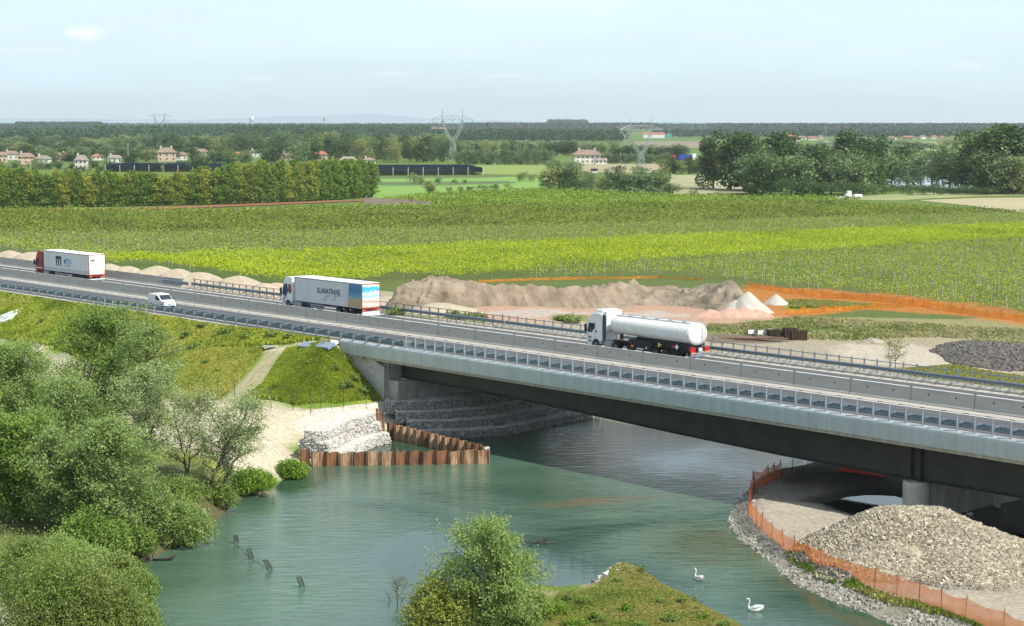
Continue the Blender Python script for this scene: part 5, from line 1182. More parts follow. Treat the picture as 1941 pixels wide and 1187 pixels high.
def bush(name, loc, rx, ry, h, seed, mat, label, cat='bush', group=None, n=12150, leaf=.2, lobes=14, branches=18, ground_follow=False):
    """a rounded mass of lobes, leaves on and just inside the lobes' skins, twigs from the ground"""
    r = np.random.default_rng(seed); Cn = []; acc = ([], [], 0); per = n // lobes
    for k in range(lobes):
        az = k * 2.399 + seed; rr = math.sqrt((k + .4) / lobes) * .72; hh = h * (1 - rr * rr * .75) * r.uniform(.78, 1.0)
        lx, ly = math.cos(az) * rr * rx, math.sin(az) * rr * ry; lr = np.array([rx, ry, 0]) * r.uniform(.30, .44); lz = max(h * .28, hh * .42)
        zc = max(hh - lz, h * .12); d = r.normal(size=(per, 3)); d /= np.linalg.norm(d, axis=1)[:, None]
        q = r.uniform(.70, 1.05, per)[:, None]; nzv = 1 + .22 * np.sin(d[:, 0] * 7 + k)[:, None] * np.cos(d[:, 1] * 6 - k)[:, None]
        sh = np.where(r.random((per, 1)) < .16, 1 + r.random((per, 1)) ** 2 * .38, 1)
        c_ = np.array([lx, ly, zc]) + d * q * nzv * sh * np.array([lr[0], lr[1], lz]) + np.array([0, 0, 1.0]) * (sh - 1) * lz * .6; Cn.append(c_)
        for j in range(max(1, branches // lobes + 1)):
            e = np.array([lx, ly, zc]) + r.normal(size=3) * lr.max() * .3; b0 = np.array([lx * .2, ly * .2, -.2]); mid = (b0 + e) / 2 + r.normal(size=3) * .2
            polytube(acc, np.array([b0, mid, e]), [.05 + h * .008, .04, .012], 5)
    Cn = np.concatenate(Cn); Cn = Cn[Cn[:, 2] > .05 if not ground_follow else Cn[:, 2] > -9]; Cn = clumped(Cn, max(.35, min(rx, ry) * .16), seed, .40)
    t = root(name, loc, 0, label, cat, group)
    link('stems', mesh('stems', np.array(acc[0]), [tuple(f_) for f_ in acc[1]], bark, smooth=True), t)
    link('foliage', leafmesh('foliage', Cn, leaf, mat, seed + 9), t); return t
will = leafmat('willow_leaf', (.115, .185, .045), (.38, .48, .16), (.27, .37, .10), .45, .38)
will_s = leafmat('silver_willow_leaf', (.16, .22, .08), (.44, .50, .24), (.34, .42, .17), .5, .38)
ashl = leafmat('green_leaf', (.085, .155, .022), (.29, .41, .06), (.20, .29, .06), .45, .35)
brightl = leafmat('bright_leaf', (0.077, 0.176, 0.015), (0.308, 0.462, 0.044), None, .6, .4)
olive = leafmat('olive_leaf', (.10, .155, .030), (.31, .42, .09), (.24, .29, .08), .45, .38, (.7, 1.1))
def TP(px, py, topy, z=None):
    q = GT(px, py) if z is None else G(px, py, z); s = F / q[1]; return q, (py - topy) / s, s
# trees on the near left bank
q, H, s = TP(200, 850, 603); grow_tree('bank_tree', q, H, 100 / s, 11, ashl, 'tallest green tree of the left bank, rising in front of the motorway slope', n_limb=30, n_leaf=54405, leaf=0.198, low=.28)
q, H, s = TP(283, 868, 606); grow_tree('bank_tree', q, H, 66 / s, 12, will, 'slender airy willow just right of the tallest bank tree', n_limb=20, n_leaf=18413, leaf=0.172, low=.3, open_=1.6)
q, H, s = TP(35, 870, 655); grow_tree('bank_tree', q, H, 82 / s, 13, will, 'light green willow at the left edge of the picture, under the pale track', n_limb=22, n_leaf=41850, leaf=0.189, low=.12)
q, H, s = TP(130, 905, 735); grow_tree('bank_tree', q, H, 91 / s, 14, will, 'broad willow in front of the tallest tree, filling the gap to the left edge', n_limb=22, n_leaf=41850, leaf=0.189, low=.1)
q, H, s = TP(278, 925, 692); grow_tree('bank_tree', q, H, 70 / s, 15, will_s, 'silvery willow with dark upright branches in the middle of the bank', n_limb=20, n_leaf=21217, leaf=0.172, low=.2, open_=1.5)
q, H, s = TP(350, 915, 745); grow_tree('bank_tree', q, H, 70 / s, 16, will_s, 'sparse silvery willow through which the pale yard shows', n_limb=14, n_leaf=11220, leaf=0.163, low=.2, open_=1.8, stems=2)
q, H, s = TP(395, 945, 762); grow_tree('bank_tree', q, H, 77 / s, 17, will_s, 'willow leaning right towards the river with a dark bare slanting trunk', n_limb=15, n_leaf=13810, leaf=0.163, low=.4, lean=(.42, .1), open_=1.6, stems=1, r0=.20)
q, H, s = TP(415, 948, 810); grow_tree('bank_tree', q, H, 51 / s, 37, will_s, 'smaller leaning willow stem beside the slanting dark trunk', n_limb=9, n_leaf=6150, leaf=0.155, low=.4, lean=(.45, 0), open_=1.8, r0=.13)
q, H, s = TP(30, 985, 800); grow_tree('bank_tree', q, H, 85 / s, 18, ashl, 'bright green broad-leaved tree at the left edge, halfway down the bank', n_limb=24, n_leaf=41850, leaf=0.224, low=.05)
q, H, s = TP(130, 1010, 830); grow_tree('bank_tree', q, H, 88 / s, 19, will, 'dense willow in the middle of the left thicket', n_limb=24, n_leaf=46035, leaf=0.189, low=.05)
q, H, s = TP(215, 1030, 800); grow_tree('bank_tree', q, H, 79 / s, 20, will, 'tall rounded willow of the thicket, nearest the river on its right', n_limb=24, n_leaf=46035, leaf=0.189, low=.05)
q, H, s = TP(180, 1075, 945); bush('thicket_bush', q, 85 / s, 70 / s, H, 21, ashl, 'dark green bush where the thicket meets the pale round bushes', n=16200, leaf=0.189)
q, H, s = TP(250, 1058, 975); bush('thicket_bush', q, 55 / s, 50 / s, H, 22, ashl, 'low dark green bush right at the water below the tall rounded willow', n=10800, leaf=0.172)
q, H, s = TP(338, 1035, 925); bush('willow_bush', q, 72 / s, 60 / s, H, 23, will, 'round pale willow bush hanging over the river', n=22950, leaf=0.155, lobes=16)
q, H, s = TP(285, 1010, 890); bush('willow_bush', q, 60 / s, 60 / s, H, 33, will, 'taller willow bush just behind the round one over the river', n=16200, leaf=0.172)
q, H, s = TP(340, 960, 890); bush('thicket_bush', q, 60 / s, 60 / s, H, 24, olive, 'brownish low scrub under the silvery willows', n=12150, leaf=0.155)
q, H, s = TP(420, 960, 905); bush('thicket_bush', q, 34 / s, 40 / s, H, 25, ashl, 'small bush at the bank corner under the leaning willow', n=6750, leaf=0.155)
q, H, s = TP(472, 934, 877); bush('bank_shrub', q, 52 / s, 45 / s, H, 26, brightl, 'larger bright green shrub at the water edge, left of the sheet piles', n=12150, leaf=0.172)
q, H, s = TP(553, 908, 865); bush('bank_shrub', q, 36 / s, 36 / s, H, 27, brightl, 'smaller bright green shrub touching the end of the sheet pile wall', n=8100, leaf=0.172)
q, H, s = TP(125, 1235, 1005); bush('round_bush', q, 158 / s, 95 / s, H, 28, olive, 'huge pale olive round bush filling the bottom left corner', n=70200, leaf=0.129, lobes=34, branches=60)
q, H, s = TP(228, 1232, 1082); bush('round_bush', q, 92 / s, 60 / s, H, 29, olive, 'pale olive bush sloping to the water at the bottom left', n=27000, leaf=0.129, lobes=20)
q, H, s = TP(60, 1130, 985); bush('round_bush', q, 90 / s, 70 / s, H, 34, olive, 'pale olive bush behind the huge one at the left edge', n=29700, leaf=0.138, lobes=20)
q, H, s = TP(2, 1245, 1025); bush('bright_bush', (q[0] - .5, q[1] - 6, q[2]), 28 / s, 40 / s, H * .95, 30, brightl, 'vivid yellow-green leaves poking in at the bottom left edge', n=9450, leaf=0.172)
q, H, s = TP(85, 960, 860); bush('thicket_bush', q, 85 / s, 80 / s, H, 91, will, 'pale willow scrub between the two edge trees of the left bank', n=18900, leaf=.18)
q, H, s = TP(240, 985, 905); bush('thicket_bush', q, 75 / s, 70 / s, H, 92, ashl, 'green undergrowth behind the round willow bushes', n=14850, leaf=.18)
q, H, s = TP(120, 1110, 1000); bush('thicket_bush', q, 110 / s, 90 / s, H, 93, will, 'pale green undergrowth between the thicket and the olive bushes', n=21600, leaf=.17)
q, H, s = TP(225, 1110, 1035); bush('thicket_bush', q, 60 / s, 60 / s, H, 94, olive, 'small olive bush at the waterline above the corner bushes', n=12150, leaf=.16)
q, H, s = TP(60, 800, 720); bush('thicket_bush', q, 80 / s, 70 / s, H, 95, will, 'pale scrub at the far end of the left bank below the slope', n=12150, leaf=.18)
q, H, s = TP(262, 1150, 1062); bush('thicket_bush', q, 46 / s, 40 / s, H, 96, olive, 'small olive bush at the very edge of the water in the bottom left', n=7000, leaf=.15)
# foreground islet
q, H, s = TP(925, 1236, 975); grow_tree('islet_willow', q, H, 78 / s, 41, will, 'pale green willow standing on the islet in the foreground', n_limb=26, n_leaf=35100, leaf=.15, low=.1, droop=.3)
q, H, s = TP(960, 1240, 1040); grow_tree('islet_willow', q, H, 62 / s, 43, will, 'lower willow stem leaning right beside the foreground willow', n_limb=16, n_leaf=14850, leaf=.15, low=.2, lean=(.12, 0), droop=.5)
q, H, s = TP(838, 1240, 1055); bush('islet_shrub', q, 85 / s, 70 / s, H, 42, leafmat('yellow_green_leaf', (0.098, 0.147, 0.028), (0.420, 0.462, 0.070), (.30, .34, .07), .6, .35), 'yellow-green shrub with layered twigs left of the foreground willow', n=27000, leaf=.16, lobes=20)
q, H, s = TP(1022, 1180, 1108); bush('islet_shrub', q, 26 / s, 24 / s, H, 44, ashl, 'small green shrub right of the foreground willow', n=3375, leaf=.16, lobes=7)
q, H, s = TP(985, 1225, 1125); bush('islet_shrub', q, 55 / s, 40 / s, H, 45, ashl, 'low green shrub filling the foot of the foreground willow', n=8775, leaf=.16, lobes=10)
for k, (px, py, ty) in enumerate([(1293, 1150, 1118), (1318, 1150, 1122), (1215, 1096, 1062), (1075, 1145, 1118)]):
    q, H, s = TP(px, py, ty); bush('weed_plant', q, 11 / s, 11 / s, H, 46 + k, ashl, 'tall leafy weed at the rim of the grassy islet', 'plant', 'weeds on the islet rim', n=350, leaf=.13, lobes=4, branches=4)
q, H, s = TP(755, 1190, 1092); grow_tree('dead_twig_bush', q, H, 34 / s, 50, olive, 'nearly bare grey twigs left of the yellow-green shrub', 'bush', n_limb=14, n_leaf=260, leaf=.12, low=.1, r0=.04)
for k, (px, py, ty, hw) in enumerate([(1060, 1170, 1135, 26), (1105, 1150, 1122, 18), (1130, 1185, 1150, 24), (1190, 1165, 1138, 20), (1245, 1150, 1126, 14), (1270, 1185, 1155, 22), (1335, 1178, 1158, 16), (1372, 1192, 1172, 16), (1170, 1110, 1090, 12), (1090, 1195, 1160, 30), (1215, 1200, 1172, 24)]):
    q, H, s = TP(px, py, ty); bush('islet_weeds', q, hw / s, hw / s, H, 120 + k, brightl if k % 3 == 0 else ashl, 'ragged green weeds growing in the grass of the islet', 'weeds', 'weeds in the islet grass', n=1100, leaf=.12, lobes=6, branches=6)
# young tree behind the far rail
q, H, s = TP(1697, 702, 655); grow_tree('young_tree', q, H, 24 / s, 51, leafmat('young_leaf', (.14, .16, .03), (.40, .40, .12), None, .8, .4), 'small young tree with thin yellowish crown behind the far rail', n_limb=10, n_leaf=700, leaf=.2, low=.45)
for k, (px, py, ty, hw) in enumerate([(752, 600, 578, 22), (880, 606, 590, 30), (905, 606, 592, 24), (860, 603, 586, 18), (1082, 612, 592, 26), (1060, 608, 597, 16)]):
    q, H, s = TP(px, py, ty); bush('roadside_weeds', q, hw / s, .7 * hw / s, H, 60 + k, olive, 'tuft of olive weeds between the spoil bank and the far guard rail', 'weeds', 'weeds along the spoil bank', n=500, leaf=.28, lobes=6, branches=6)
# ---- grass on the slopes (ground cover nobody could count)
def tufts(name, poly_px, n, size, mat, label, seed, test=None, zs=.0):
    r = np.random.default_rng(seed); pw = np.array([GT(a, b)[:2] for a, b in poly_px]); lo, hi = pw.min(0), pw.max(0); P = r.uniform(lo, hi, (n * 3, 2)); P = P[inpoly(P[:, 0], P[:, 1], pw)]
    if test is not None: P = P[test(P)]
    P = P[fbm(P[:, 0], P[:, 1], 1.8, seed + 3) > .22][:n]; z = T(P[:, 0], P[:, 1]); c = np.array([*P.mean(0), 0.0])
    sv = size * (.5 + 1.0 * fbm(P[:, 0], P[:, 1], 4, seed + 8))
    Cn = np.stack([P[:, 0], P[:, 1], z + sv * .35], 1) - c
    m_ = len(Cn); a = r.uniform(0, 6.28, m_); d = np.stack([np.cos(a), np.sin(a), 0 * a], 1); w2 = d * (sv * .5)[:, None]; t = np.stack([r.normal(0, .25, m_), r.normal(0, .25, m_), np.ones(m_)], 1) * (sv * .6)[:, None]
    V = np.stack([Cn - w2 - t * .6, Cn + w2 - t * .6, Cn + w2 * .7 + t, Cn - w2 * .4 + t * 1.1], 1).reshape(-1, 3)
    o = link(name, mesh(name, V, np.arange(4 * m_).reshape(-1, 4), mat, fattr=r.random(m_)), None, tuple(c)); return tag(o, label, 'grass', kind='stuff')
gm = leafmat('grass_blades', (.15, .22, .022), (.44, .51, .055), (.47, .46, .10), .22, .4, (.68, .92))
gg = leafmat('green_grass_blades', (.08, .16, .02), (.30, .42, .045), (.34, .33, .09), .3, .4, (.62, .82))
tufts('slope_grass', [(0, 556), (316, 603), (450, 624), (636, 648), (560, 650), (400, 662), (240, 715), (100, 656), (0, 640)], 52000, .34, gm, 'long yellow-green grass on the motorway slope left of the path', 71)
tufts('slope_grass', [(400, 663), (500, 662), (440, 738), (400, 760), (330, 758), (230, 715), (300, 688)], 20000, .3, gm, 'yellow-green grass between the worn track and the bank trees', 72)
tufts('slope_grass', [(542, 664), (640, 662), (668, 692), (722, 758), (640, 766), (560, 768), (462, 760), (500, 728)], 26000, .32, gm, 'yellow-green grass on the cone of earth below the bridge end', 73)
tufts('islet_grass', [(1010, 1200), (1060, 1130), (1135, 1120), (1165, 1080), (1212, 1084), (1250, 1115), (1300, 1140), (1400, 1190), (1440, 1230), (1000, 1240)], 34000, .30, gg, 'grass covering the islet in the foreground', 74)
tufts('worksite_grass', [(1340, 616), (1500, 602), (1600, 606), (1941, 626), (1941, 655), (1780, 640), (1600, 646), (1450, 636), (1340, 632)], 6500, .28, leafmat('worksite_blades', (.13, .16, .05), (.30, .34, .09), (.36, .33, .16), .25, .35, (.55, .75)), 'patchy grass on the worksite below the orange netting', 75)
tufts('worksite_grass', [(1700, 702), (1800, 695), (1960, 722), (1960, 770), (1800, 740)], 7000, .35, gg, 'bright green grass strip right behind the far rail', 76)
tufts('worksite_grass', [(1490, 572), (1560, 573), (1690, 580), (1600, 586), (1500, 584)], 3000, .4, gg, 'green grass between the two strips of orange netting', 77)
tufts('rim_grass', [(1485, 1045), (1560, 1085), (1660, 1122), (1840, 1180), (1870, 1195), (1700, 1150), (1560, 1105), (1500, 1070)], 5000, .25, gg, 'weeds and grass along the foot of the near netting', 78)
for k, (px, py, hw, hh) in enumerate([(355, 640, 16, 12), (384, 622, 14, 12), (430, 632, 22, 14), (470, 640, 18, 12), (520, 638, 20, 12), (548, 640, 14, 10), (370, 660, 14, 12), (585, 688, 14, 10), (630, 700, 14, 10), (655, 735, 18, 14), (690, 745, 18, 14), (395, 690, 14, 10), (675, 720, 14, 14)]):
    q = GT(px, py); s = F / q[1]; bush('slope_bush', q, hw / s, hw / s, hh / s, 80 + k, ashl, 'low dark green bush on the yellow-green motorway slope', 'bush', 'dark bushes on the motorway slope', n=700, leaf=.24, lobes=6, branches=6)

# ================================================================ VINEYARDS
vb = np.array(G(1941, 461, 3.5)[:2]) - np.array(G(910, 532, 3.5)[:2]); vd = vb / np.linalg.norm(vb); vn_ = np.array([-vd[1], vd[0]])
def vines(poly_px, sp, along, n_leaf, leaf, hgt, wid, mat, label, seed, gap=.0, postev=6.0, name='vine_rows', z=1.0, thick=.5):
    r = np.random.default_rng(seed); pw = np.array([GT(a, b)[:2] for a, b in poly_px]); A = pw @ vd; B = pw @ vn_
    bb = np.arange(np.floor(B.min() / sp) * sp, B.max(), sp); P = []; Q = []
    for b in bb:
        a = np.arange(A.min(), A.max(), along); a = a + r.uniform(-.3, .3, len(a)) * along; P.append(np.stack([a, b + r.normal(0, .10, len(a))], 1))
        a = np.arange(A.min() + r.uniform(0, postev), A.max(), postev) ; a = a + r.uniform(-.3, .3, len(a)) * postev; Q.append(np.stack([a, 0 * a + b], 1))
    def tow(P): P = np.concatenate(P); W = P[:, :1] * vd + P[:, 1:] * vn_; return W[inpoly(W[:, 0], W[:, 1], pw)]
    P = tow(P); Q = tow(Q)
    v = fbm(P[:, 0], P[:, 1], 12, seed) * .6 + r.random(len(P)) * .5; P = P[v > gap]
    zt = T(P[:, 0], P[:, 1]); k = np.repeat(np.arange(len(P)), n_leaf); m_ = len(k); hv = hgt * (.75 + .5 * r.random(len(P)))
    d = r.normal(size=(m_, 3)); Cn = np.stack([P[k, 0] + vd[0] * d[:, 0] * along * .38 + vn_[0] * d[:, 1] * wid * .5, P[k, 1] + vd[1] * d[:, 0] * along * .38 + vn_[1] * d[:, 1] * wid * .5, zt[k] + hv[k] * (z - thick * r.random(m_))], 1)
    c = Cn.mean(0); c[2] = 3.5
    o = link(name, leafmesh(name, Cn - c, leaf, mat, seed, .8, .5), None, tuple(c)); tag(o, label, 'vines', kind='stuff'); return Q
vA = leafmat('vine_leaf_young', (0.143, 0.220, 0.022), (0.462, 0.550, 0.050), (0.330, 0.418, 0.055), .08, .4)
vB = leafmat('vine_leaf_bright', (.19, .27, .012), (.50, .58, .022), (.43, .52, .025), .06, .42)
vC = leafmat('vine_leaf_mid', (0.127, 0.196, 0.021), (0.402, 0.483, 0.057), (0.310, 0.380, 0.069), .05, .4)
vD = leafmat('vine_leaf_green', (.07, .115, .012), (.29, .34, .035), (.22, .27, .04), .05, .38)
QA = vines([(860, 536), (910, 533), (1250, 504), (1960, 460), (1960, 606), (1800, 586), (1640, 564), (1500, 550), (1430, 540), (1330, 530), (1250, 524), (1000, 530)], 2.7, 1.25, 18, .26, 1.75, .6, vA, 'rows of young vines with posts behind the orange netting', 101, .22, 5.5)
QB = vines([(150, 512), (202, 502), (370, 490), (600, 487), (1250, 459), (1960, 432), (1960, 459), (1250, 503), (910, 532), (870, 535), (735, 530), (610, 540), (540, 545), (420, 528), (300, 508)], 2.6, .8, 22, .29, 1.9, 1.6, vB, 'dense band of bright yellow-green vines', 102, .0, 9, thick=.35)
QC = vines([(-40, 470), (-40, 450), (600, 446), (1250, 429), (1600, 418), (1960, 410), (1960, 431), (1250, 457), (600, 485), (370, 488), (202, 500), (150, 510), (60, 485)], 2.7, 1.5, 12, .34, 1.75, .6, vC, 'rows of thin vines with many posts beyond the bright band', 103, .22, 5.5)
QD = vines([(-60, 448), (-60, 405), (300, 408), (600, 408), (1000, 396), (1250, 391), (1500, 386), (1700, 395), (1960, 409), (1600, 417), (1250, 428), (600, 445)], 3.2, 1.5, 11, .52, 1.8, 1.1, vD, 'denser green vine rows in the middle distance', 104, .1, 12)
QE = vines([(-60, 403), (-60, 399), (300, 402), (450, 402), (700, 394), (850, 391), (720, 380), (880, 366), (1020, 362), (1260, 372), (1440, 376), (1560, 376), (1640, 382), (1500, 384), (1250, 389), (1000, 394), (600, 406), (300, 406)], 4.0, 2.2, 9, .72, 1.4, 1.6, leafmat('vine_leaf_pale', (.13, .20, .02), (.30, .40, .04), None, .03, .4), 'farthest flat light green vine field below the trees', 105, .05, 25)
Q = np.concatenate([QA, QB[::3], QC[::2]]); Dq = np.hypot(Q[:, 0], Q[:, 1]); az = Q[:, 0] / Q[:, 1]; Q = Q[np.abs(az) < .29]; Dq = np.hypot(Q[:, 0], Q[:, 1]); Q = Q[np.argsort(Dq)]
vpm = pm('vine_post_wood', (.44, .42, .34), (.27, .25, .20), 3, .9)
m = MB(); m.box(-.04, .04, -.04, .04, -.1, 1.95); vpost = m.me('vine_post', vpm); r_ = np.random.default_rng(5)
for k in range(290):
    a, b = Q[k]; o = link('vine_post', vpost, None, (a, b, Tz(a, b))); o.scale = (1, 1, r_.uniform(.85, 1.15)); o.rotation_euler = (r_.normal(0, .03), r_.normal(0, .04), r_.uniform(0, 1.5))
    tag(o, 'pale wooden vine post in the nearer vine rows behind the netting', 'vine post', 'vine posts in the nearer rows')
R2 = Q[290:6500]; zz = T(R2[:, 0], R2[:, 1]); n = len(R2); hh = r_.uniform(1.5, 2.1, n); e = np.array([(-1, -1), (1, -1), (1, 1), (-1, 1)]) * .034
V = np.zeros((n, 8, 3)); V[:, :4, :2] = R2[:, None] + e; V[:, 4:, :2] = R2[:, None] + e; V[:, :4, 2] = zz[:, None]; V[:, 4:, 2] = (zz + hh)[:, None]; c = V.reshape(-1, 3).mean(0)
qd = np.array([(0, 1, 5, 4), (1, 2, 6, 5), (2, 3, 7, 6), (3, 0, 4, 7), (4, 5, 6, 7)]); Fq = (qd[None] + (np.arange(n) * 8)[:, None, None]).reshape(-1, 4)
o = link('vine_posts', mesh('vine_posts', V.reshape(-1, 3) - c, Fq, vpm), None, tuple(c)); tag(o, 'countless pale vine posts farther back in the vineyard', 'vine posts', kind='stuff')
# ================================================================ THE PLAIN BEYOND
def sheet(name, near, far, mat, zo=.06, nu=30, nv=10):
    a = np.array([GT(*p)[:2] for p in near]); b = np.array([GT(*p)[:2] for p in far]); V = []
    ta = np.linspace(0, 1, len(a)); tb = np.linspace(0, 1, len(b))
    for i in np.linspace(0, 1, nu):
        p = np.array([np.interp(i, ta, a[:, k]) for k in (0, 1)]); q = np.array([np.interp(i, tb, b[:, k]) for k in (0, 1)])
        for j in np.linspace(0, 1, nv): V.append(p + (q - p) * j)
    V = np.array(V); z = T(V[:, 0], V[:, 1]) + zo + np.hypot(V[:, 0], V[:, 1]) * .00008; c = V.mean(0)
    Vz = np.stack([V[:, 0] - c[0], V[:, 1] - c[1], z], 1); ii = (np.arange(nu - 1)[:, None] * nv + np.arange(nv - 1)[None, :]).ravel()
    return tag(link(name, mesh(name, Vz, np.stack([ii, ii + nv, ii + nv + 1, ii + 1], 1), mat), None, (c[0], c[1], 0)), kind='structure')
fm = lambda n, a, b, s=.02, st=(1, 1, 1): pm(n, a, b, s, .95, stretch=st, detail=8)
tan = fm('ploughed_field', (.40, .35, .20), (.30, .27, .15), .05, (.3, 2, 1)); tan2 = fm('stubble_field', (.36, .33, .19), (.24, .24, .11), .03)
grn = fm('bright_meadow', (.19, .32, .05), (.13, .24, .04), .03, (.3, 2, 1)); grn2 = fm('green_crop', (.16, .25, .05), (.10, .18, .04), .03)
sheet('field', [(1745, 381), (1850, 392), (1960, 407)], [(1745, 380), (1850, 376), (1960, 375)], tan)
sheet('field', [(1600, 379), (1700, 381), (1745, 378), (1850, 373), (1960, 371)], [(1600, 371), (1700, 368), (1745, 367), (1850, 366), (1960, 366)], fm('pale_crop', (.30, .31, .14), (.22, .25, .09), .04))
sheet('field', [(1280, 372), (1350, 372), (1445, 364)], [(1262, 332), (1330, 332), (1360, 338)], tan2)
sheet('field', [(705, 384), (860, 366), (1040, 361)], [(700, 338), (860, 336), (1060, 336)], grn)
sheet('field', [(700, 352), (850, 352), (980, 348)], [(700, 346), (850, 345), (960, 344)], fm('dark_crop', (.10, .15, .04), (.07, .11, .03), .03), .14)
sheet('field', [(700, 339), (900, 338), (960, 336)], [(700, 335), (900, 334), (950, 334)], MC['dark_crop'], .14)
sheet('field', [(690, 393), (770, 392), (845, 389)], [(690, 376), (770, 378), (835, 384)], fm('bare_brown_soil', (.20, .15, .11), (.13, .10, .07), .06), .14)
sheet('field', [(-40, 402), (300, 398), (500, 390), (690, 382)], [(-40, 398), (300, 394), (500, 386), (690, 379)], fm('poppy_strip', (.30, .06, .035), (.18, .13, .05), .35), .14)
sheet('field', [(900, 331), (1060, 333), (1100, 331)], [(900, 313), (1060, 312), (1100, 312)], fm('green_yellow_crop', (.24, .28, .06), (.15, .22, .04), .03, (.2, 3, 1)))
sheet('field', [(1090, 326), (1160, 328), (1260, 328)], [(1090, 311), (1160, 311), (1260, 311)], fm('brown_stubble', (.34, .29, .17), (.26, .23, .12), .03))
sheet('field', [(1200, 281), (1345, 281)], [(1200, 268), (1345, 268)], fm('far_brown', (.26, .21, .13), (.17, .15, .09), .01))
sheet('field', [(60, 283), (190, 283)], [(60, 270), (190, 270)], fm('far_green', (.24, .29, .10), (.18, .23, .08), .01))
sheet('field', [(1560, 310), (1960, 312)], [(1560, 300), (1960, 292)], MC['far_brown'])
sheet('field', [(1560, 285), (1960, 290)], [(1560, 268), (1960, 270)], MC['far_green'])
# ---- trees of the middle distance
def unit_tree(kind, seed, mat, n=3000, leaf=.044):
    r = np.random.default_rng(seed); Cn = []
    if kind == 'poplar': lob = [(r.normal(0, .035), r.normal(0, .035), z, .10 + .075 * math.sin(min(1, z * 1.15) * math.pi) ** .7, .11) for z in np.linspace(.14, .93, 11)]
    elif kind == 'round': lob = [(r.uniform(-.22, .22), r.uniform(-.22, .22), zz, r.uniform(.15, .24), r.uniform(.13, .20)) for zz in np.linspace(.16, .82, 15)]
    elif kind == 'tall': lob = [(r.uniform(-.16, .16), r.uniform(-.16, .16), z, r.uniform(.11, .19), r.uniform(.10, .15)) for z in np.linspace(.14, .88, 16)]
    else: lob = [(r.uniform(-.55, .55), r.uniform(-.45, .45), r.uniform(.25, .70), r.uniform(.22, .36), r.uniform(.2, .32)) for _ in range(10)]
    per = n // len(lob)
    for (a, b, z, rr, rz) in lob:
        d = r.normal(size=(per, 3)); d /= np.linalg.norm(d, axis=1)[:, None]; q = r.uniform(.6, 1.12, per)[:, None]
        Cn.append(np.array([a, b, z]) + d * q * np.array([rr, rr, rz]))
    Cn = np.concatenate(Cn); Cn = clumped(Cn[Cn[:, 2] > .02], .13, seed, .38)
    cm = leafmesh('crown', Cn, leaf, mat, seed, .8, .2)
    m = MB(); rt = .016 if kind != 'bush' else .03
    m.tube([(0, 0, -.03), (0, 0, .3), (.01, 0, .75)], [rt, rt * .8, rt * .2], 6)
    for k in range(5): az = k * 1.3 + seed; z = .22 + k * .08; m.tube([(0, 0, z), (math.cos(az) * .12, math.sin(az) * .12, z + .17)], [rt * .5, rt * .15], 4)
    return cm, m.me('trunk', bark)
mw = leafmat('far_willow', (0.082, 0.135, 0.057), (0.246, 0.328, 0.148), (0.180, 0.254, 0.098), 1.5, .3); md = leafmat('far_dark', (0.038, 0.081, 0.027), (0.114, 0.178, 0.054), (0.076, 0.130, 0.032), 1.5, .3)
my = leafmat('far_poplar', (0.074, 0.156, 0.023), (0.285, 0.396, 0.064), (0.442, 0.442, 0.064), 1.2, .38, (.68, 1.05)); mg = leafmat('far_green_tree', (0.070, 0.135, 0.030), (0.234, 0.316, 0.082), (0.292, 0.316, 0.105), 1.5, .3)
mr_ = leafmat('riverside_leaf', (0.038, 0.081, 0.021), (0.162, 0.238, 0.060), (0.128, 0.170, 0.051), 1.5, .32, (.6, 1.0))
UT = {}
for kd, mt, key in [('poplar', my, 'belt'), ('round', mw, 'willow'), ('round', mg, 'green'), ('round', md, 'dark'), ('tall', md, 'talldark'), ('tall', mr_, 'tallgreen'), ('bush', mg, 'bush'), ('bush', md, 'darkbush'), ('bush', mw, 'willowbush')]:
    UT[key] = [unit_tree(kd, 200 + 7 * k + len(key) * 3 + len(UT) * 31, mt) for k in range(3)]
rt_ = np.random.default_rng(77); NT = 0
HX = [(1112, 311, 50), (1138, 312, 22), (660, 317, 34), (608, 305, 22), (485, 298, 22), (452, 300, 18), (315, 306, 34), (290, 300, 30), (380, 300, 26), (262, 296, 22), (50, 312, 30), (82, 312, 26), (155, 322, 22), (130, 306, 30), (186, 304, 20), (2, 308, 22), (22, 303, 26), (106, 304, 28), (218, 309, 26), (240, 299, 24), (340, 304, 28), (545, 304, 24), (700, 312, 22), (75, 296, 24)]
def mid(key, px, base, top, hw, label, name, group=None, cat='tree', z=None):
    global NT
    if name in ('village_tree', 'dark_tree') and any(abs(px - a) < w3 * .38 + hw * .2 and base > b - 2 for a, b, w3 in HX): base -= 16; top -= 14
    q = GT(px, base); s = F / q[1]; H = (base - top) / s; Wd = hw / s
    k = int(rt_.integers(0, 3)); cm, tm = UT[key][k]; wu = {'belt': .17, 'bush': .8, 'darkbush': .8, 'willowbush': .8}.get(key, .33 if 'tall' not in key else .27)
    o = root(name, q, rt_.uniform(0, 6.28), label, cat, group); sx = Wd / wu; o.scale = (sx, sx, H / .98)
    link('crown', cm, o); link('trunk', tm, o); NT += 1; return o
G1 = 'tall trees of the belt beyond the vineyard'
rows = [(0, 11.5, 0), (6, 13.5, 3), (13, 15, 1.5)]
for (up, stp, off) in rows:
    px = -10 + off
    while px < 706:
        base = np.interp(px, [0, 250, 500, 640, 705], [395, 391, 386, 379, 374]) - up * .8; top = np.interp(px, [-10, 40, 120, 250, 300, 420, 500, 640, 705], [318, 328, 334, 334, 340, 322, 316, 312, 318]) + rt_.uniform(-9, 8) - up * .15
        mid('belt', px + rt_.uniform(-3, 3), base, top, rt_.uniform(9, 13.5), 'tall narrow green tree in the belt beyond the vineyard', 'belt_tree', G1); px += stp
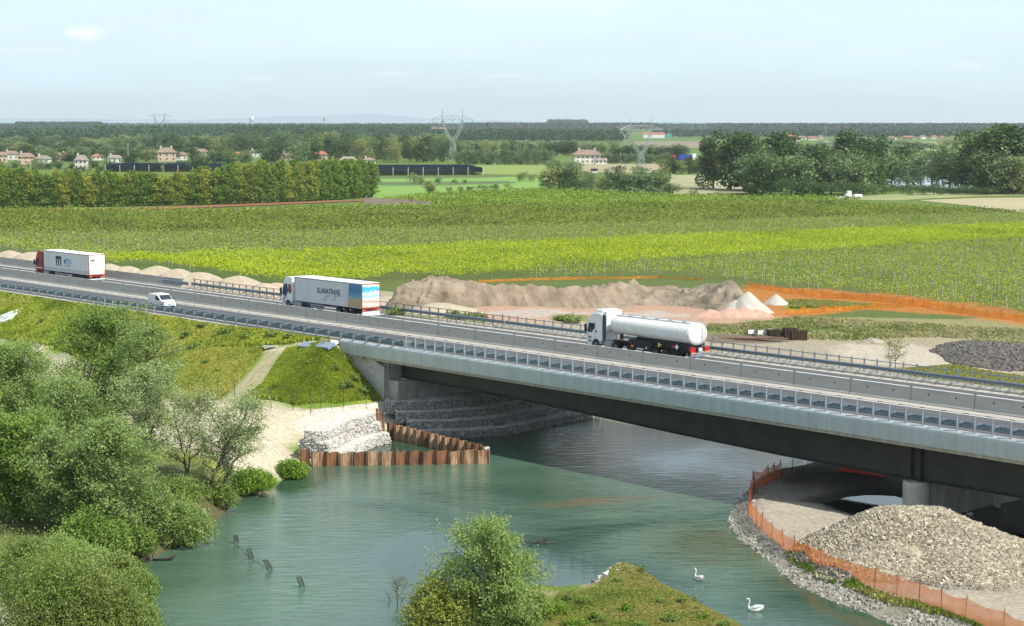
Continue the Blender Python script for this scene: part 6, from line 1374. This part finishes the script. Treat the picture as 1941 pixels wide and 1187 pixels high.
# clumps: list of (key, px, base, top, half width)
def clump(lst, label, name, group):
    for (k, px, b, t, hw) in lst: mid(k, px, b, t, hw, label, name, group)
clump([('willow', 1060, 358, 302, 30), ('green', 1040, 360, 318, 24), ('willow', 1092, 360, 305, 34), ('willowbush', 1120, 362, 322, 30), ('green', 1148, 364, 330, 18), ('darkbush', 1100, 364, 338, 34), ('willow', 1175, 366, 312, 26), ('willow', 1210, 368, 314, 30), ('dark', 1190, 368, 330, 20), ('willowbush', 1240, 368, 330, 26), ('willow', 1250, 368, 320, 20), ('darkbush', 1275, 370, 346, 22), ('willowbush', 1262, 370, 345, 18)],
      'pale willow in the clump in front of the middle pylon', 'willow_tree', 'willows in front of the middle pylon')
clump([('bush', 785, 349, 323, 16), ('bush', 800, 350, 335, 12), ('green', 815, 368, 341, 14), ('darkbush', 832, 350, 336, 9), ('darkbush', 862, 350, 339, 8), ('darkbush', 880, 350, 339, 6), ('darkbush', 852, 366, 353, 8), ('darkbush', 872, 365, 353, 8), ('darkbush', 893, 364, 352, 11), ('darkbush', 915, 363, 349, 14), ('darkbush', 940, 362, 348, 14), ('bush', 962, 361, 344, 10), ('bush', 985, 345, 325, 18), ('bush', 1005, 345, 328, 14), ('darkbush', 716, 340, 314, 6), ('bush', 1315, 373, 358, 12), ('bush', 1360, 374, 361, 14)],
      'small dark bush standing in the bright green meadows', 'meadow_bush', 'bushes in the meadows')
L_ = [('tallgreen', 1352, 358, 262, 26), ('talldark', 1385, 360, 256, 34), ('talldark', 1410, 362, 254, 32), ('tallgreen', 1440, 364, 262, 30), ('talldark', 1470, 362, 254, 40), ('tallgreen', 1500, 364, 268, 26), ('willow', 1420, 368, 298, 30), ('willow', 1460, 370, 286, 38), ('tallgreen', 1440, 371, 300, 26), ('willow', 1510, 371, 288, 36), ('talldark', 1535, 370, 278, 32), ('willow', 1575, 370, 290, 34), ('talldark', 1598, 362, 251, 32), ('willow', 1620, 370, 290, 32), ('tallgreen', 1560, 368, 280, 30), ('talldark', 1640, 364, 266, 30), ('talldark', 1655, 360, 258, 26), ('tallgreen', 1655, 368, 290, 24), ('darkbush', 1500, 374, 335, 36), ('darkbush', 1560, 373, 345, 40), ('darkbush', 1620, 372, 345, 34),
      ('willow', 1690, 356, 288, 26), ('tallgreen', 1720, 350, 275, 22), ('willow', 1745, 352, 285, 24), ('green', 1775, 350, 290, 20), ('willow', 1800, 360, 276, 34), ('willow', 1830, 362, 282, 30), ('talldark', 1860, 364, 252, 34), ('tallgreen', 1885, 366, 240, 42), ('talldark', 1915, 366, 240, 40), ('tallgreen', 1945, 366, 246, 34), ('tallgreen', 1870, 368, 280, 30), ('willow', 1905, 369, 290, 30), ('green', 1940, 369, 296, 26)]
L_ = [(a, b, c, d_ - 2, e * 1.2) for a, b, c, d_, e in L_]
clump(L_, 'large tree of the riverside wood to the right of the middle pylon', 'wood_tree', 'trees of the riverside wood')
for px in np.arange(1660, 1960, 22): mid('darkbush', px + rt_.uniform(-5, 5), 369 + rt_.uniform(-1, 2), 350 + rt_.uniform(-4, 4), 22, 'dark shrub in the hedge along the tan field', 'hedge_shrub', 'shrubs of the hedge along the tan field', 'shrub')
for px in np.arange(868, 1052, 11): mid('willow', px + rt_.uniform(-2, 2), 313, 283 + rt_.uniform(-3, 3), 10, 'round pale tree in the even row left of the farmhouse', 'row_tree', 'round trees in the even row')
for px in np.arange(1130, 1262, 13): mid('willow', px, 311, 290 + rt_.uniform(-3, 3), 10, 'round pale tree in the row right of the farmhouse', 'row_tree', 'round trees right of the farmhouse')
for px in np.arange(1262, 1370, 15): mid('tallgreen' if px % 2 else 'green', px, 330, 300 + rt_.uniform(-4, 4), 13, 'dark tree in the hedge below the distant blue lorry', 'hedge_tree', 'trees of the hedge below the blue lorry')
for px in np.arange(1165, 1300, 16): mid('dark', px, 303, 274 + rt_.uniform(-4, 6), 14, 'dark round tree behind the row right of the farmhouse', 'dark_tree', 'dark trees around the farmhouse')
for px in np.arange(1040, 1100, 16): mid('dark', px, 296, 268 + rt_.uniform(-4, 4), 12, 'dark tree behind the farmhouse roof', 'dark_tree', 'dark trees around the farmhouse')
mid('dark', 1290, 298, 272, 12, 'single round dark tree above the distant blue lorry', 'dark_tree')
# village band on the left and centre: mixed trees
band = 0
for px in np.arange(-10, 870, 12.5):
    key = ['willow', 'green', 'tallgreen', 'dark', 'green', 'willow', 'tallgreen'][int(rt_.integers(0, 7))]; b = 312 + rt_.uniform(-6, 4) - (6 if px > 600 else 0); hpx = rt_.uniform(28, 42)
    if 40 < px < 150 or 220 < px < 330: hpx *= .7; b += 8
    mid(key, px, b, b - hpx - (10 if 520 < px < 860 else 0), rt_.uniform(13, 21), 'garden tree between the village houses', 'village_tree', 'trees between the village houses')
for px in np.arange(-10, 720, 10.5):
    b = 323 + rt_.uniform(-5, 4); mid(['willow', 'green', 'dark', 'willowbush', 'bush'][int(rt_.integers(0, 5))], px + rt_.uniform(-4, 4), b, b - rt_.uniform(9, 19), rt_.uniform(6, 12), 'low garden tree in front of the village houses', 'garden_tree', 'trees in front of the village')
for px in np.arange(330, 860, 15):
    key = ['willow', 'green', 'dark', 'tallgreen'][int(rt_.integers(0, 4))]; b = 292 + rt_.uniform(-4, 4); mid(key, px, b, b - rt_.uniform(30, 42), rt_.uniform(15, 22), 'tree in the upper row behind the village', 'village_tree', 'trees behind the village')
for px in np.arange(-10, 330, 19): b = 284 + rt_.uniform(-4, 4); mid(['willow', 'dark', 'green'][int(rt_.integers(0, 3))], px, b, b - rt_.uniform(20, 32), 16, 'distant tree behind the left part of the village', 'village_tree', 'trees behind the village')
for px in np.arange(870, 1170, 17): mid(['dark', 'green', 'willow'][int(rt_.integers(0, 3))], px, 291 + rt_.uniform(-4, 3), 268 + rt_.uniform(-4, 4), 12, 'distant tree behind the even row', 'village_tree', 'trees behind the even row')
for px in np.arange(1350, 1900, 23): mid(['dark', 'green', 'willow'][int(rt_.integers(0, 3))], px, 285 + rt_.uniform(-8, 8), 266 + rt_.uniform(-4, 5), 14, 'distant tree on the far side of the lake', 'lakeside_tree', 'trees beyond the lake')
for (px, b, t) in [(383, 345, 308), (372, 345, 318), (250, 330, 300)]: mid('dark', px, b, t, 18, 'dark tree breaking the line of the navy netting', 'dark_tree', 'dark trees at the netting')

# ---- far woods that read as one mass
def wood(name, poly, n, H, cw, mat, label, seed, lf=3.0, per=26):
    r = np.random.default_rng(seed); pw = np.array([GT(a, b)[:2] for a, b in poly]); lo, hi = pw.min(0), pw.max(0); P = np.zeros((0, 2))
    while len(P) < n: q = r.uniform(lo, hi, (n * 3, 2)); P = np.concatenate([P, q[inpoly(q[:, 0], q[:, 1], pw)]])
    P = P[:n]; z = T(P[:, 0], P[:, 1]); h = H * r.uniform(.86, 1.1, n); k = np.repeat(np.arange(n), per); m_ = len(k); d = r.normal(size=(m_, 3)); d /= np.linalg.norm(d, axis=1)[:, None]
    zc = (h[k] * .60) + d[:, 2] * h[k] * .40; Cn = np.stack([P[k, 0] + d[:, 0] * cw, P[k, 1] + d[:, 1] * cw, z[k] + zc], 1); c = Cn.mean(0); c[2] = 0
    return tag(link(name, leafmesh(name, Cn - c, lf, mat, seed, .9, .3), None, tuple(c)), label, 'wood', kind='stuff')
mk = leafmat('plantation_leaf', (0.021, 0.061, 0.023), (0.063, 0.121, 0.040), None, .012, .25); mh = leafmat('horizon_leaf', (0.023, 0.050, 0.023), (0.050, 0.086, 0.036), None, .004, .2)
wood('plantation_wood', [(178, 272), (182, 262), (340, 256), (540, 252), (812, 252), (815, 264), (640, 268), (560, 272), (330, 268), (300, 274)], 3600, 21, 4.5, mk, 'dark green poplar plantation forming a level wall behind the village', 301)
wood('plantation_wood', [(28, 252), (36, 246), (190, 246), (196, 253)], 1500, 26, 6, mk, 'domed dark plantation standing alone at the far left', 302, 4)
wood('plantation_wood', [(-20, 275), (-20, 262), (180, 262), (180, 272)], 900, 17, 5, mk, 'lower wood in front of the domed plantation', 303)
wood('plantation_wood', [(815, 270), (815, 262), (1000, 260), (1180, 261), (1185, 270)], 2200, 15, 5, mk, 'lower plantation strip behind the two pylons', 304)
wood('far_wood', [(-100, 246), (-100, 243), (2050, 244), (2050, 248)], 3800, 20, 14, mh, 'distant wooded line along the horizon', 305, 9, 18)
wood('far_wood', [(-100, 254), (-100, 249), (25, 249), (25, 254)], 300, 18, 8, mh, 'far wood at the left horizon', 306, 5, 20)
wood('far_wood', [(880, 250), (880, 246), (1240, 247), (1240, 250)], 1500, 24, 9, mh, 'bluish far wood rising behind the pylons', 307, 5, 20)
wood('far_wood', [(1240, 262), (1240, 255), (2050, 256), (2050, 262)], 1600, 12, 8, mh, 'far hedges and woods behind the houses on the right', 308, 4, 18)
wood('far_wood', [(1350, 252), (1350, 248), (2050, 249), (2050, 252)], 2000, 22, 9, mh, 'far dark wood behind the houses on the right', 309, 6, 18)
wood('far_wood', [(1040, 245.5), (1040, 244), (1110, 244), (1110, 245.5)], 300, 34, 12, mh, 'slightly higher far wood above the lower plantation', 310, 8, 18)

# ---- houses
roof_t = pm('roof_tile', (.29, .20, .15), (.19, .14, .11), .5, .9); roof_r = pm('roof_tile_red', (.46, .17, .10), (.34, .12, .08), .5, .9); roof_g = pm('roof_tile_grey', (.30, .26, .23), (.20, .18, .16), .5, .9)
wall_w = pm('wall_white', (.68, .65, .58), (.56, .53, .47), .3, .9); wall_o = pm('wall_ochre', (.56, .44, .31), (.47, .36, .25), .3, .9); wall_p = pm('wall_pink', (.54, .40, .31), (.45, .34, .26), .3, .9)
wdark = pm('window_dark', (.05, .05, .055), (.03, .03, .035), 1, .3)
def house(px, base, wpx, hpx, wall, roof, rz, label, hip=True, chim=2, name='house', cat='house', group=None, dep=.75, win=3):
    q = GT(px, base); s = F / q[1]; W_ = wpx / s; H_ = hpx / s; h = H_ * .66; D_ = W_ * dep; r = root(name, q, rz, label, cat, group)
    m = MB(); m.box(-W_ / 2, W_ / 2, -D_ / 2, D_ / 2, -.5, h)
    wl = m.build('wall', wall, r)
    o_ = W_ * .06; m = MB(); a, b = W_ / 2 + o_, D_ / 2 + o_; e = W_ * .28 if hip else 0
    m.add([(-a, -b, h + .02), (a, -b, h + .02), (a, b, h + .02), (-a, b, h + .02), (-a + e, 0, H_), (a - e, 0, H_), (-a, -b, h - .2), (a, -b, h - .2), (a, b, h - .2), (-a, b, h - .2)], [(0, 1, 5, 4), (2, 3, 4, 5), (1, 2, 5), (3, 0, 4), (6, 7, 1, 0), (7, 8, 2, 1), (8, 9, 3, 2), (9, 6, 0, 3), (6, 9, 8, 7)])
    rf = m.build('roof', roof, r)
    for k in range(chim): x_ = (-.3 + .6 * k) * W_; m = MB(); m.box(x_ - .45, x_ + .45, -.4, .4, h + .3, H_ + 1.2); m.build('chimney', wall_w, rf)
    n = win
    for fl in range(2 if h > 4.5 else 1):
        for k in range(n):
            x_ = (-.36 + .72 * k / max(1, n - 1)) * W_; z = 1.1 + fl * 2.9; m = MB(); m.box(x_ - .5, x_ + .5, -D_ / 2 - .03, -D_ / 2 - .005, z, z + 1.4); m.build('window', wdark, r)
    return r
house(1112, 311, 50, 27, wall_w, roof_t, .05, 'large cream farmhouse with hipped brown roof and white chimneys beside the even tree row', chim=2, win=5)
house(1138, 312, 22, 12, wall_w, roof_g, .1, 'low white outbuilding attached to the right of the farmhouse', hip=False, chim=0)
house(660, 317, 34, 20, wall_w, roof_g, .1, 'white house with low grey tiled roof behind the tree belt', chim=0)
house(656, 305, 24, 15, wall_o, roof_t, .1, 'house with brown ridge just behind the white low-roofed house', chim=1)
house(608, 305, 22, 18, wall_o, roof_r, -.1, 'small ochre house with reddish roof left of the white low-roofed house', chim=0)
house(485, 298, 22, 14, wall_w, roof_t, .1, 'pale house with brownish roof among the trees right of the navy netting', chim=1)
house(452, 300, 18, 12, wall_o, roof_r, -.2, 'small house with an orange roof left of the brownish one among the trees', chim=0)
house(315, 306, 34, 26, wall_p, roof_t, .3, 'tall pink and ochre house with brown roof in the village', chim=2)
house(290, 300, 30, 14, wall_o, roof_t, .3, 'long brown-roofed house left of the tall pink one', chim=2)
house(380, 300, 26, 18, wall_p, roof_t, -.2, 'brick house half hidden by a reddish tree', chim=1)
house(262, 296, 22, 12, wall_w, roof_t, .2, 'pale house at the left end of the brown roofs', chim=1)
house(50, 312, 30, 22, wall_o, roof_t, .2, 'rendered village house with brown roof, second from the left edge', chim=1)
house(82, 312, 26, 17, wall_w, roof_g, -.1, 'low white house right of the brown-roofed one near the left edge', chim=1)
house(155, 322, 22, 28, wall_w, roof_g, .0, 'tall narrow white house with grey roof above the yellow treetops', chim=1)
house(130, 306, 30, 16, wall_o, roof_t, .2, 'wide brown-roofed house behind the tall narrow white one', chim=2)
house(186, 304, 20, 12, wall_w, roof_r, .2, 'low house with a bright red roof right of the tall narrow one', chim=0)
house(2, 308, 22, 20, wall_o, roof_t, .1, 'house cut by the left edge of the picture', chim=1)
house(1126, 328, 11, 8, wall_w, dark, .2, 'tiny dark-doored field hut below the farmhouse', hip=False, chim=0, dep=.8)
house(22, 303, 26, 17, wall_w, roof_t, .15, 'pale house with a wide brown roof beside the one cut by the left edge', chim=1)
house(106, 304, 28, 15, wall_o, roof_t, .15, 'low brown-roofed house behind the low white house at the left', chim=1)
house(218, 309, 26, 15, wall_w, roof_g, .15, 'pale house with dull grey roof right of the bright red roof', chim=1)
house(240, 299, 24, 13, wall_p, roof_t, .15, 'brownish roofed house between the grey roof and the long brown roof', chim=1)
house(340, 304, 28, 16, wall_w, roof_t, .15, 'house with pale walls just right of the tall pink one', chim=1)
house(545, 304, 24, 14, wall_o, roof_t, .15, 'brown-roofed house half hidden in trees above the yellow belt tops', chim=1)
house(700, 312, 22, 13, wall_w, roof_t, .15, 'small pale house right of the white low-roofed one', chim=1)
house(75, 296, 24, 12, wall_w, roof_r, .15, 'far red-roofed house in the back row at the left', chim=1)
# long white hall with green end
q = GT(1240, 262); s = F / q[1]; r = root('warehouse', q, -.12, 'long bright white warehouse with a pointed green end building', 'warehouse')
W_ = 40 / s; m = MB(); m.prism_x([(-10, 0), (10, 0), (10, 7 / s), (0, 9.5 / s), (-10, 7 / s)], -W_ / 2, W_ / 2); m.build('wall', white_p, r); m = MB(); m.prism_x([(-10.4, 7.05 / s), (0, 9.6 / s), (10.4, 7.05 / s), (0, 10.6 / s)], -W_ / 2 - .3, W_ / 2 + .3); m.build('roof', roof_r, r)
m = MB(); m.prism_y([(W_ / 2, 0), (W_ / 2 + 13 / s, 0), (W_ / 2 + 13 / s, 6 / s), (W_ / 2 + 7 / s, 10 / s), (W_ / 2, 6 / s)], -9, 9); m.build('green_shed', pm('green_sheet', (.10, .34, .26), (.08, .28, .21), .1, .6), r)
HS = [(1262, 258, 12), (1285, 259, 14), (1305, 259, 16), (1345, 260, 16), (1370, 259, 14), (1385, 260, 12), (1400, 259, 12), (1428, 253, 16), (1500, 263, 16), (1520, 265, 14), (1540, 266, 18), (1555, 264, 10), (1512, 268, 12), (1690, 266, 16), (1722, 265, 20), (1748, 264, 12), (1770, 264, 12), (1785, 265, 10), (205, 246, 14), (222, 245, 12), (240, 245, 14), (820, 249, 12), (838, 249, 14), (905, 247, 8), (980, 268, 20), (1000, 267, 16), (1040, 268, 14), (1068, 268, 30)]
for k, (px, b, wv) in enumerate(HS):
    house(px, b, wv, 7.5, [wall_w, wall_w, wall_o][k % 3], [roof_r, roof_t][k % 2], rt_.uniform(-.4, .4), 'tiny pale house with a reddish roof among the far villages', chim=0, group='tiny houses of the far villages', win=2)
# water tower and church tower
q = GT(477, 246); s = F / q[1]; r = root('water_tower', q, 0, 'pale cup-shaped water tower rising above the dark plantation', 'tower'); hp = (246 - 222) / s
m = MB(); m.tube([(0, 0, 0), (0, 0, hp * .62)], 2.2 / s * .9, 12); m.build('shaft', wall_w, r); m = MB(); m.tube([(0, 0, hp * .6), (0, 0, hp * .72), (0, 0, hp * .95), (0, 0, hp)], [2.2 / s, 4.2 / s, 5.3 / s, 4.6 / s], 16); m.build('tank', white_p, r); m = MB(); m.tube([(0, 0, hp), (0, 0, hp * 1.25)], .25, 5); m.build('mast', galv_d, r)
q = GT(615, 246); s = F / q[1]; r = root('church_tower', q, .3, 'slender brick church tower with pointed spire above the plantation', 'tower'); hp = (246 - 222) / s
m = MB(); m.box(-1.9 / s, 1.9 / s, -1.9 / s, 1.9 / s, 0, hp * .72); m.build('shaft', wall_o, r); m = MB(); m.tube([(0, 0, hp * .72), (0, 0, hp)], [2.6 / s, .05], 4); m.build('spire', roof_r, r)

# ---- pylons (Y-headed lattice)
pyl_m = pm('pylon_steel', (.40, .43, .43), (.32, .35, .35), .5, .5, .3)
def pylon(px, base, top, rz, label, thick=1.0):
    q = GT(px, base); s = F / q[1]; H = (base - top) / s; r = root('pylon', q, rz, label, 'pylon', None); t = .088 * thick * H / 40
    def seg(m, a, b, k=1.0): m.tube([a, b], t * k, 4, False)
    m = MB(); hb, hw_ = H * .085, H * .42                 # body: four legs narrowing to the waist
    lv = [(0, .085), (.12, .068), (.24, .053), (.34, .042), (.42, .035)]
    for sx in (-1, 1):
        for sy in (-1, 1):
            for (z0, w0), (z1, w1) in zip(lv[:-1], lv[1:]): seg(m, (sx * w0 * H, sy * w0 * H, z0 * H), (sx * w1 * H, sy * w1 * H, z1 * H), 1.5)
    for (z0, w0), (z1, w1) in zip(lv[:-1], lv[1:]):
        for sx in (-1, 1):
            seg(m, (sx * w0 * H, -w0 * H, z0 * H), (sx * w1 * H, w1 * H, z1 * H)); seg(m, (sx * w0 * H, w0 * H, z0 * H), (sx * w1 * H, -w1 * H, z1 * H))
            seg(m, (-w0 * H, sx * w0 * H, z0 * H), (w1 * H, sx * w1 * H, z1 * H)); seg(m, (w0 * H, sx * w0 * H, z0 * H), (-w1 * H, sx * w1 * H, z1 * H))
            seg(m, (-w1 * H, sx * w1 * H, z1 * H), (w1 * H, sx * w1 * H, z1 * H))
    m.build('body', pyl_m, r)
    for sx in (-1, 1):                                     # two window arms
        m = MB(); av = [(.035, .42, .03), (.10, .52, .028), (.165, .66, .024), (.20, .80, .016)]
        for (x0, z0, d0), (x1, z1, d1) in zip(av[:-1], av[1:]):
            for sy in (-1, 1):
                seg(m, (sx * (x0 + d0) * H, sy * d0 * H, z0 * H), (sx * (x1 + d1) * H, sy * d1 * H, z1 * H), 1.3); seg(m, (sx * (x0 - d0) * H, sy * d0 * H, z0 * H), (sx * (x1 - d1) * H, sy * d1 * H, z1 * H), 1.3)
                seg(m, (sx * (x0 - d0) * H, sy * d0 * H, z0 * H), (sx * (x1 + d1) * H, sy * d1 * H, z1 * H)); seg(m, (sx * (x0 + d0) * H, sy * d0 * H, z0 * H), (sx * (x1 - d1) * H, -sy * d1 * H, z1 * H))
        seg(m, (sx * .20 * H, 0, .80 * H), (sx * .195 * H, 0, 1.0 * H), 1.6); m.build('upper_arm', pyl_m, r)
    m = MB(); n = 16
    for k in range(n):
        x0, x1 = (-.42 + .84 * k / n) * H, (-.42 + .84 * (k + 1) / n) * H; zt = lambda x: H * (.885 - .07 * max(0, abs(x) / H - .2) / .22); zb = H * .815
        for sy in (-1, 1): y_ = sy * .014 * H; seg(m, (x0, y_, zb), (x1, y_, zb)); seg(m, (x0, y_ * .5, zt(x0)), (x1, y_ * .5, zt(x1))); seg(m, (x0, y_, zb) if k % 2 else (x0, y_ * .5, zt(x0)), (x1, y_ * .5, zt(x1)) if k % 2 else (x1, y_, zb), .8)
    m.build('cross_beam', pyl_m, r)
    for x_ in (-.40, 0, .40): m = MB(); m.tube([(x_ * H, 0, .81 * H), (x_ * H, 0, .74 * H)], t * 1.5, 5); m.build('insulator', pm('insulator', (.3, .36, .36), (.2, .25, .25), 2, .3), r)
    return r
pylon(858, 306, 209, .25, 'large Y-headed lattice pylon right of the plantation edge', 1.5)
pylon(1214, 338, 226, .45, 'nearest lattice pylon rising out of the pale willows', 1.4)
pylon(303, 262, 211, .5, 'distant pale pylon above the dark plantation on the left', 1.6)
pylon(1185, 276, 234, .2, 'small faint pylon just left of the nearest pylon', 1.6)
pylon(1565, 276, 236, 1.4, 'thin distant pylon seen edge-on above the riverside wood', 1.5)
for (px, b, t) in [(318, 258, 226), (1236, 262, 226)]:
    q = GT(px, b); s = F / q[1]; m = MB(); m.tube([(0, 0, 0), (0, 0, (b - t) / s)], .35, 5); o = m.build('mast', pyl_m); o.location = q; tag(o, 'thin mast beside the distant left pylon' if px < 500 else 'thin mast behind the long white warehouse', 'mast')
for (px, b, t, lab) in [(939, 312, 284, 'white pole in front of the even row of round trees'), (243, 306, 272, 'pale pole standing among the village houses'), (1176, 310, 288, 'thin pole right of the farmhouse'), (1530, 369, 352, 'short pale pole at the foot of the riverside wood')]:
    q = GT(px, b); s = F / q[1]; m = MB(); m.tube([(0, 0, 0), (0, 0, (b - t) / s)], [.22, .14], 6); o = m.build('pole', wall_w); o.location = q; tag(o, lab, 'pole')

# ---- navy hail netting over orchards
navy_n = netmat('navy_net', (.030, .040, .072), (.018, .025, .045), .72)
def hailnet(P, h, label, side=True):
    pts = [GT(a, b) for a, b in P]; c = np.mean(pts, 0); r = root('hail_net', tuple(c), 0, label, 'hail net')
    n = len(pts); m = MB(); m.prism_z([(p[0] - c[0], p[1] - c[1]) for p in pts][::1], h - .25, h); m.build('net_roof', navy_n, r)
    m = MB()
    for a, b in zip(pts, pts[1:] + pts[:1]):
        a, b = (np.array(a) - c), (np.array(b) - c); d = b[:2] - a[:2]; l = np.linalg.norm(d); d = d / l; nn = np.array([-d[1], d[0]]) * .05
        m.add([(*(a[:2] - nn), h * .42), (*(b[:2] - nn), h * .42), (*(b[:2] + nn), h * .42), (*(a[:2] + nn), h * .42), (*(a[:2] - nn), h - .26), (*(b[:2] - nn), h - .26), (*(b[:2] + nn), h - .26), (*(a[:2] + nn), h - .26)], [(0, 3, 2, 1), (4, 5, 6, 7), (0, 1, 5, 4), (1, 2, 6, 5), (2, 3, 7, 6), (3, 0, 4, 7)])
    m.build('side_net', navy_n, r)
    a, b = np.array(pts[0]) - c, np.array(pts[1]) - c; k = max(3, int(np.linalg.norm(b - a) / 8)); d = (b - a) / np.linalg.norm(b - a); o_ = np.array([d[1], -d[0], 0]) * .4
    if o_[1] > 0: o_ = -o_
    m = MB(); m.tube([(0, 0, 0), (0, 0, h + .3)], .16, 5); pmh = m.me('post', wall_w)
    for i in range(k + 1): link('post', pmh, r, tuple(a + (b - a) * i / k + o_))
    # fruit trees under the net
    rr = np.random.default_rng(int(P[0][0])); m_ = 2600; t = rr.random(m_)[:, None]; e = rr.random(m_); Cn = a + (b - a) * t + o_ * (-3 - 6 * e[:, None]); Cn[:, 2] = h * .55 * rr.random(m_)
    fo = link('fruit_trees', leafmesh('fruit_trees', Cn, 1.0, mg, 5), r); fo['kind'] = 'stuff'
    return r
hailnet([(200, 326), (420, 326), (420, 320), (215, 320)], 3.6, 'navy hail netting on pale posts in front of the left village houses')
hailnet([(400, 334), (560, 333), (560, 327), (400, 328)], 4.0, 'navy hail netting right of the dark tree, over the yellow treetops')
hailnet([(600, 334), (915, 332), (885, 325), (610, 326)], 4.0, 'large navy hail netting right of centre, beside the green meadow')

# ---- pale hills on the horizon
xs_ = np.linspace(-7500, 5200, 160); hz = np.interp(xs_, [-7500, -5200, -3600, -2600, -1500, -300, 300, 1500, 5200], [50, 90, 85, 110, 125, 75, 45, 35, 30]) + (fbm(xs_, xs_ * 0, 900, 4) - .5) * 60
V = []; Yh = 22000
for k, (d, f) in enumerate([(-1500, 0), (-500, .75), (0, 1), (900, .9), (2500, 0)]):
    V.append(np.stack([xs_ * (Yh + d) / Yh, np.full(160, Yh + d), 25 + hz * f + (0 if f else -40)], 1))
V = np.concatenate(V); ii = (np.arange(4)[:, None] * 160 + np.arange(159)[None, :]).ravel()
tag(link('hills', mesh('hills', V, np.stack([ii, ii + 1, ii + 161, ii + 160], 1), pm('hill_haze_tint', (.26, .36, .42), (.22, .31, .37), .002, 1.0), smooth=True)), kind='structure')  # pale blue base colour carries distance haze on the hills

# ---- air
m = MB(); m.box(-26000, 26000, -300, 26000, -3, 330)
hm = bpy.data.materials.new('haze'); hm.use_nodes = True; t = hm.node_tree; t.nodes.clear(); o = t.nodes.new('ShaderNodeOutputMaterial'); pv = t.nodes.new('ShaderNodeVolumePrincipled')
pv.inputs['Color'].default_value = (.86, .955, 1.0, 1); pv.inputs['Density'].default_value = 5.5e-5; pv.inputs['Anisotropy'].default_value = .1; t.links.new(pv.outputs[0], o.inputs['Volume'])
hb = m.build('haze', hm); hb['kind'] = 'stuff'; hb['label'] = 'thin blue air haze over the whole plain'
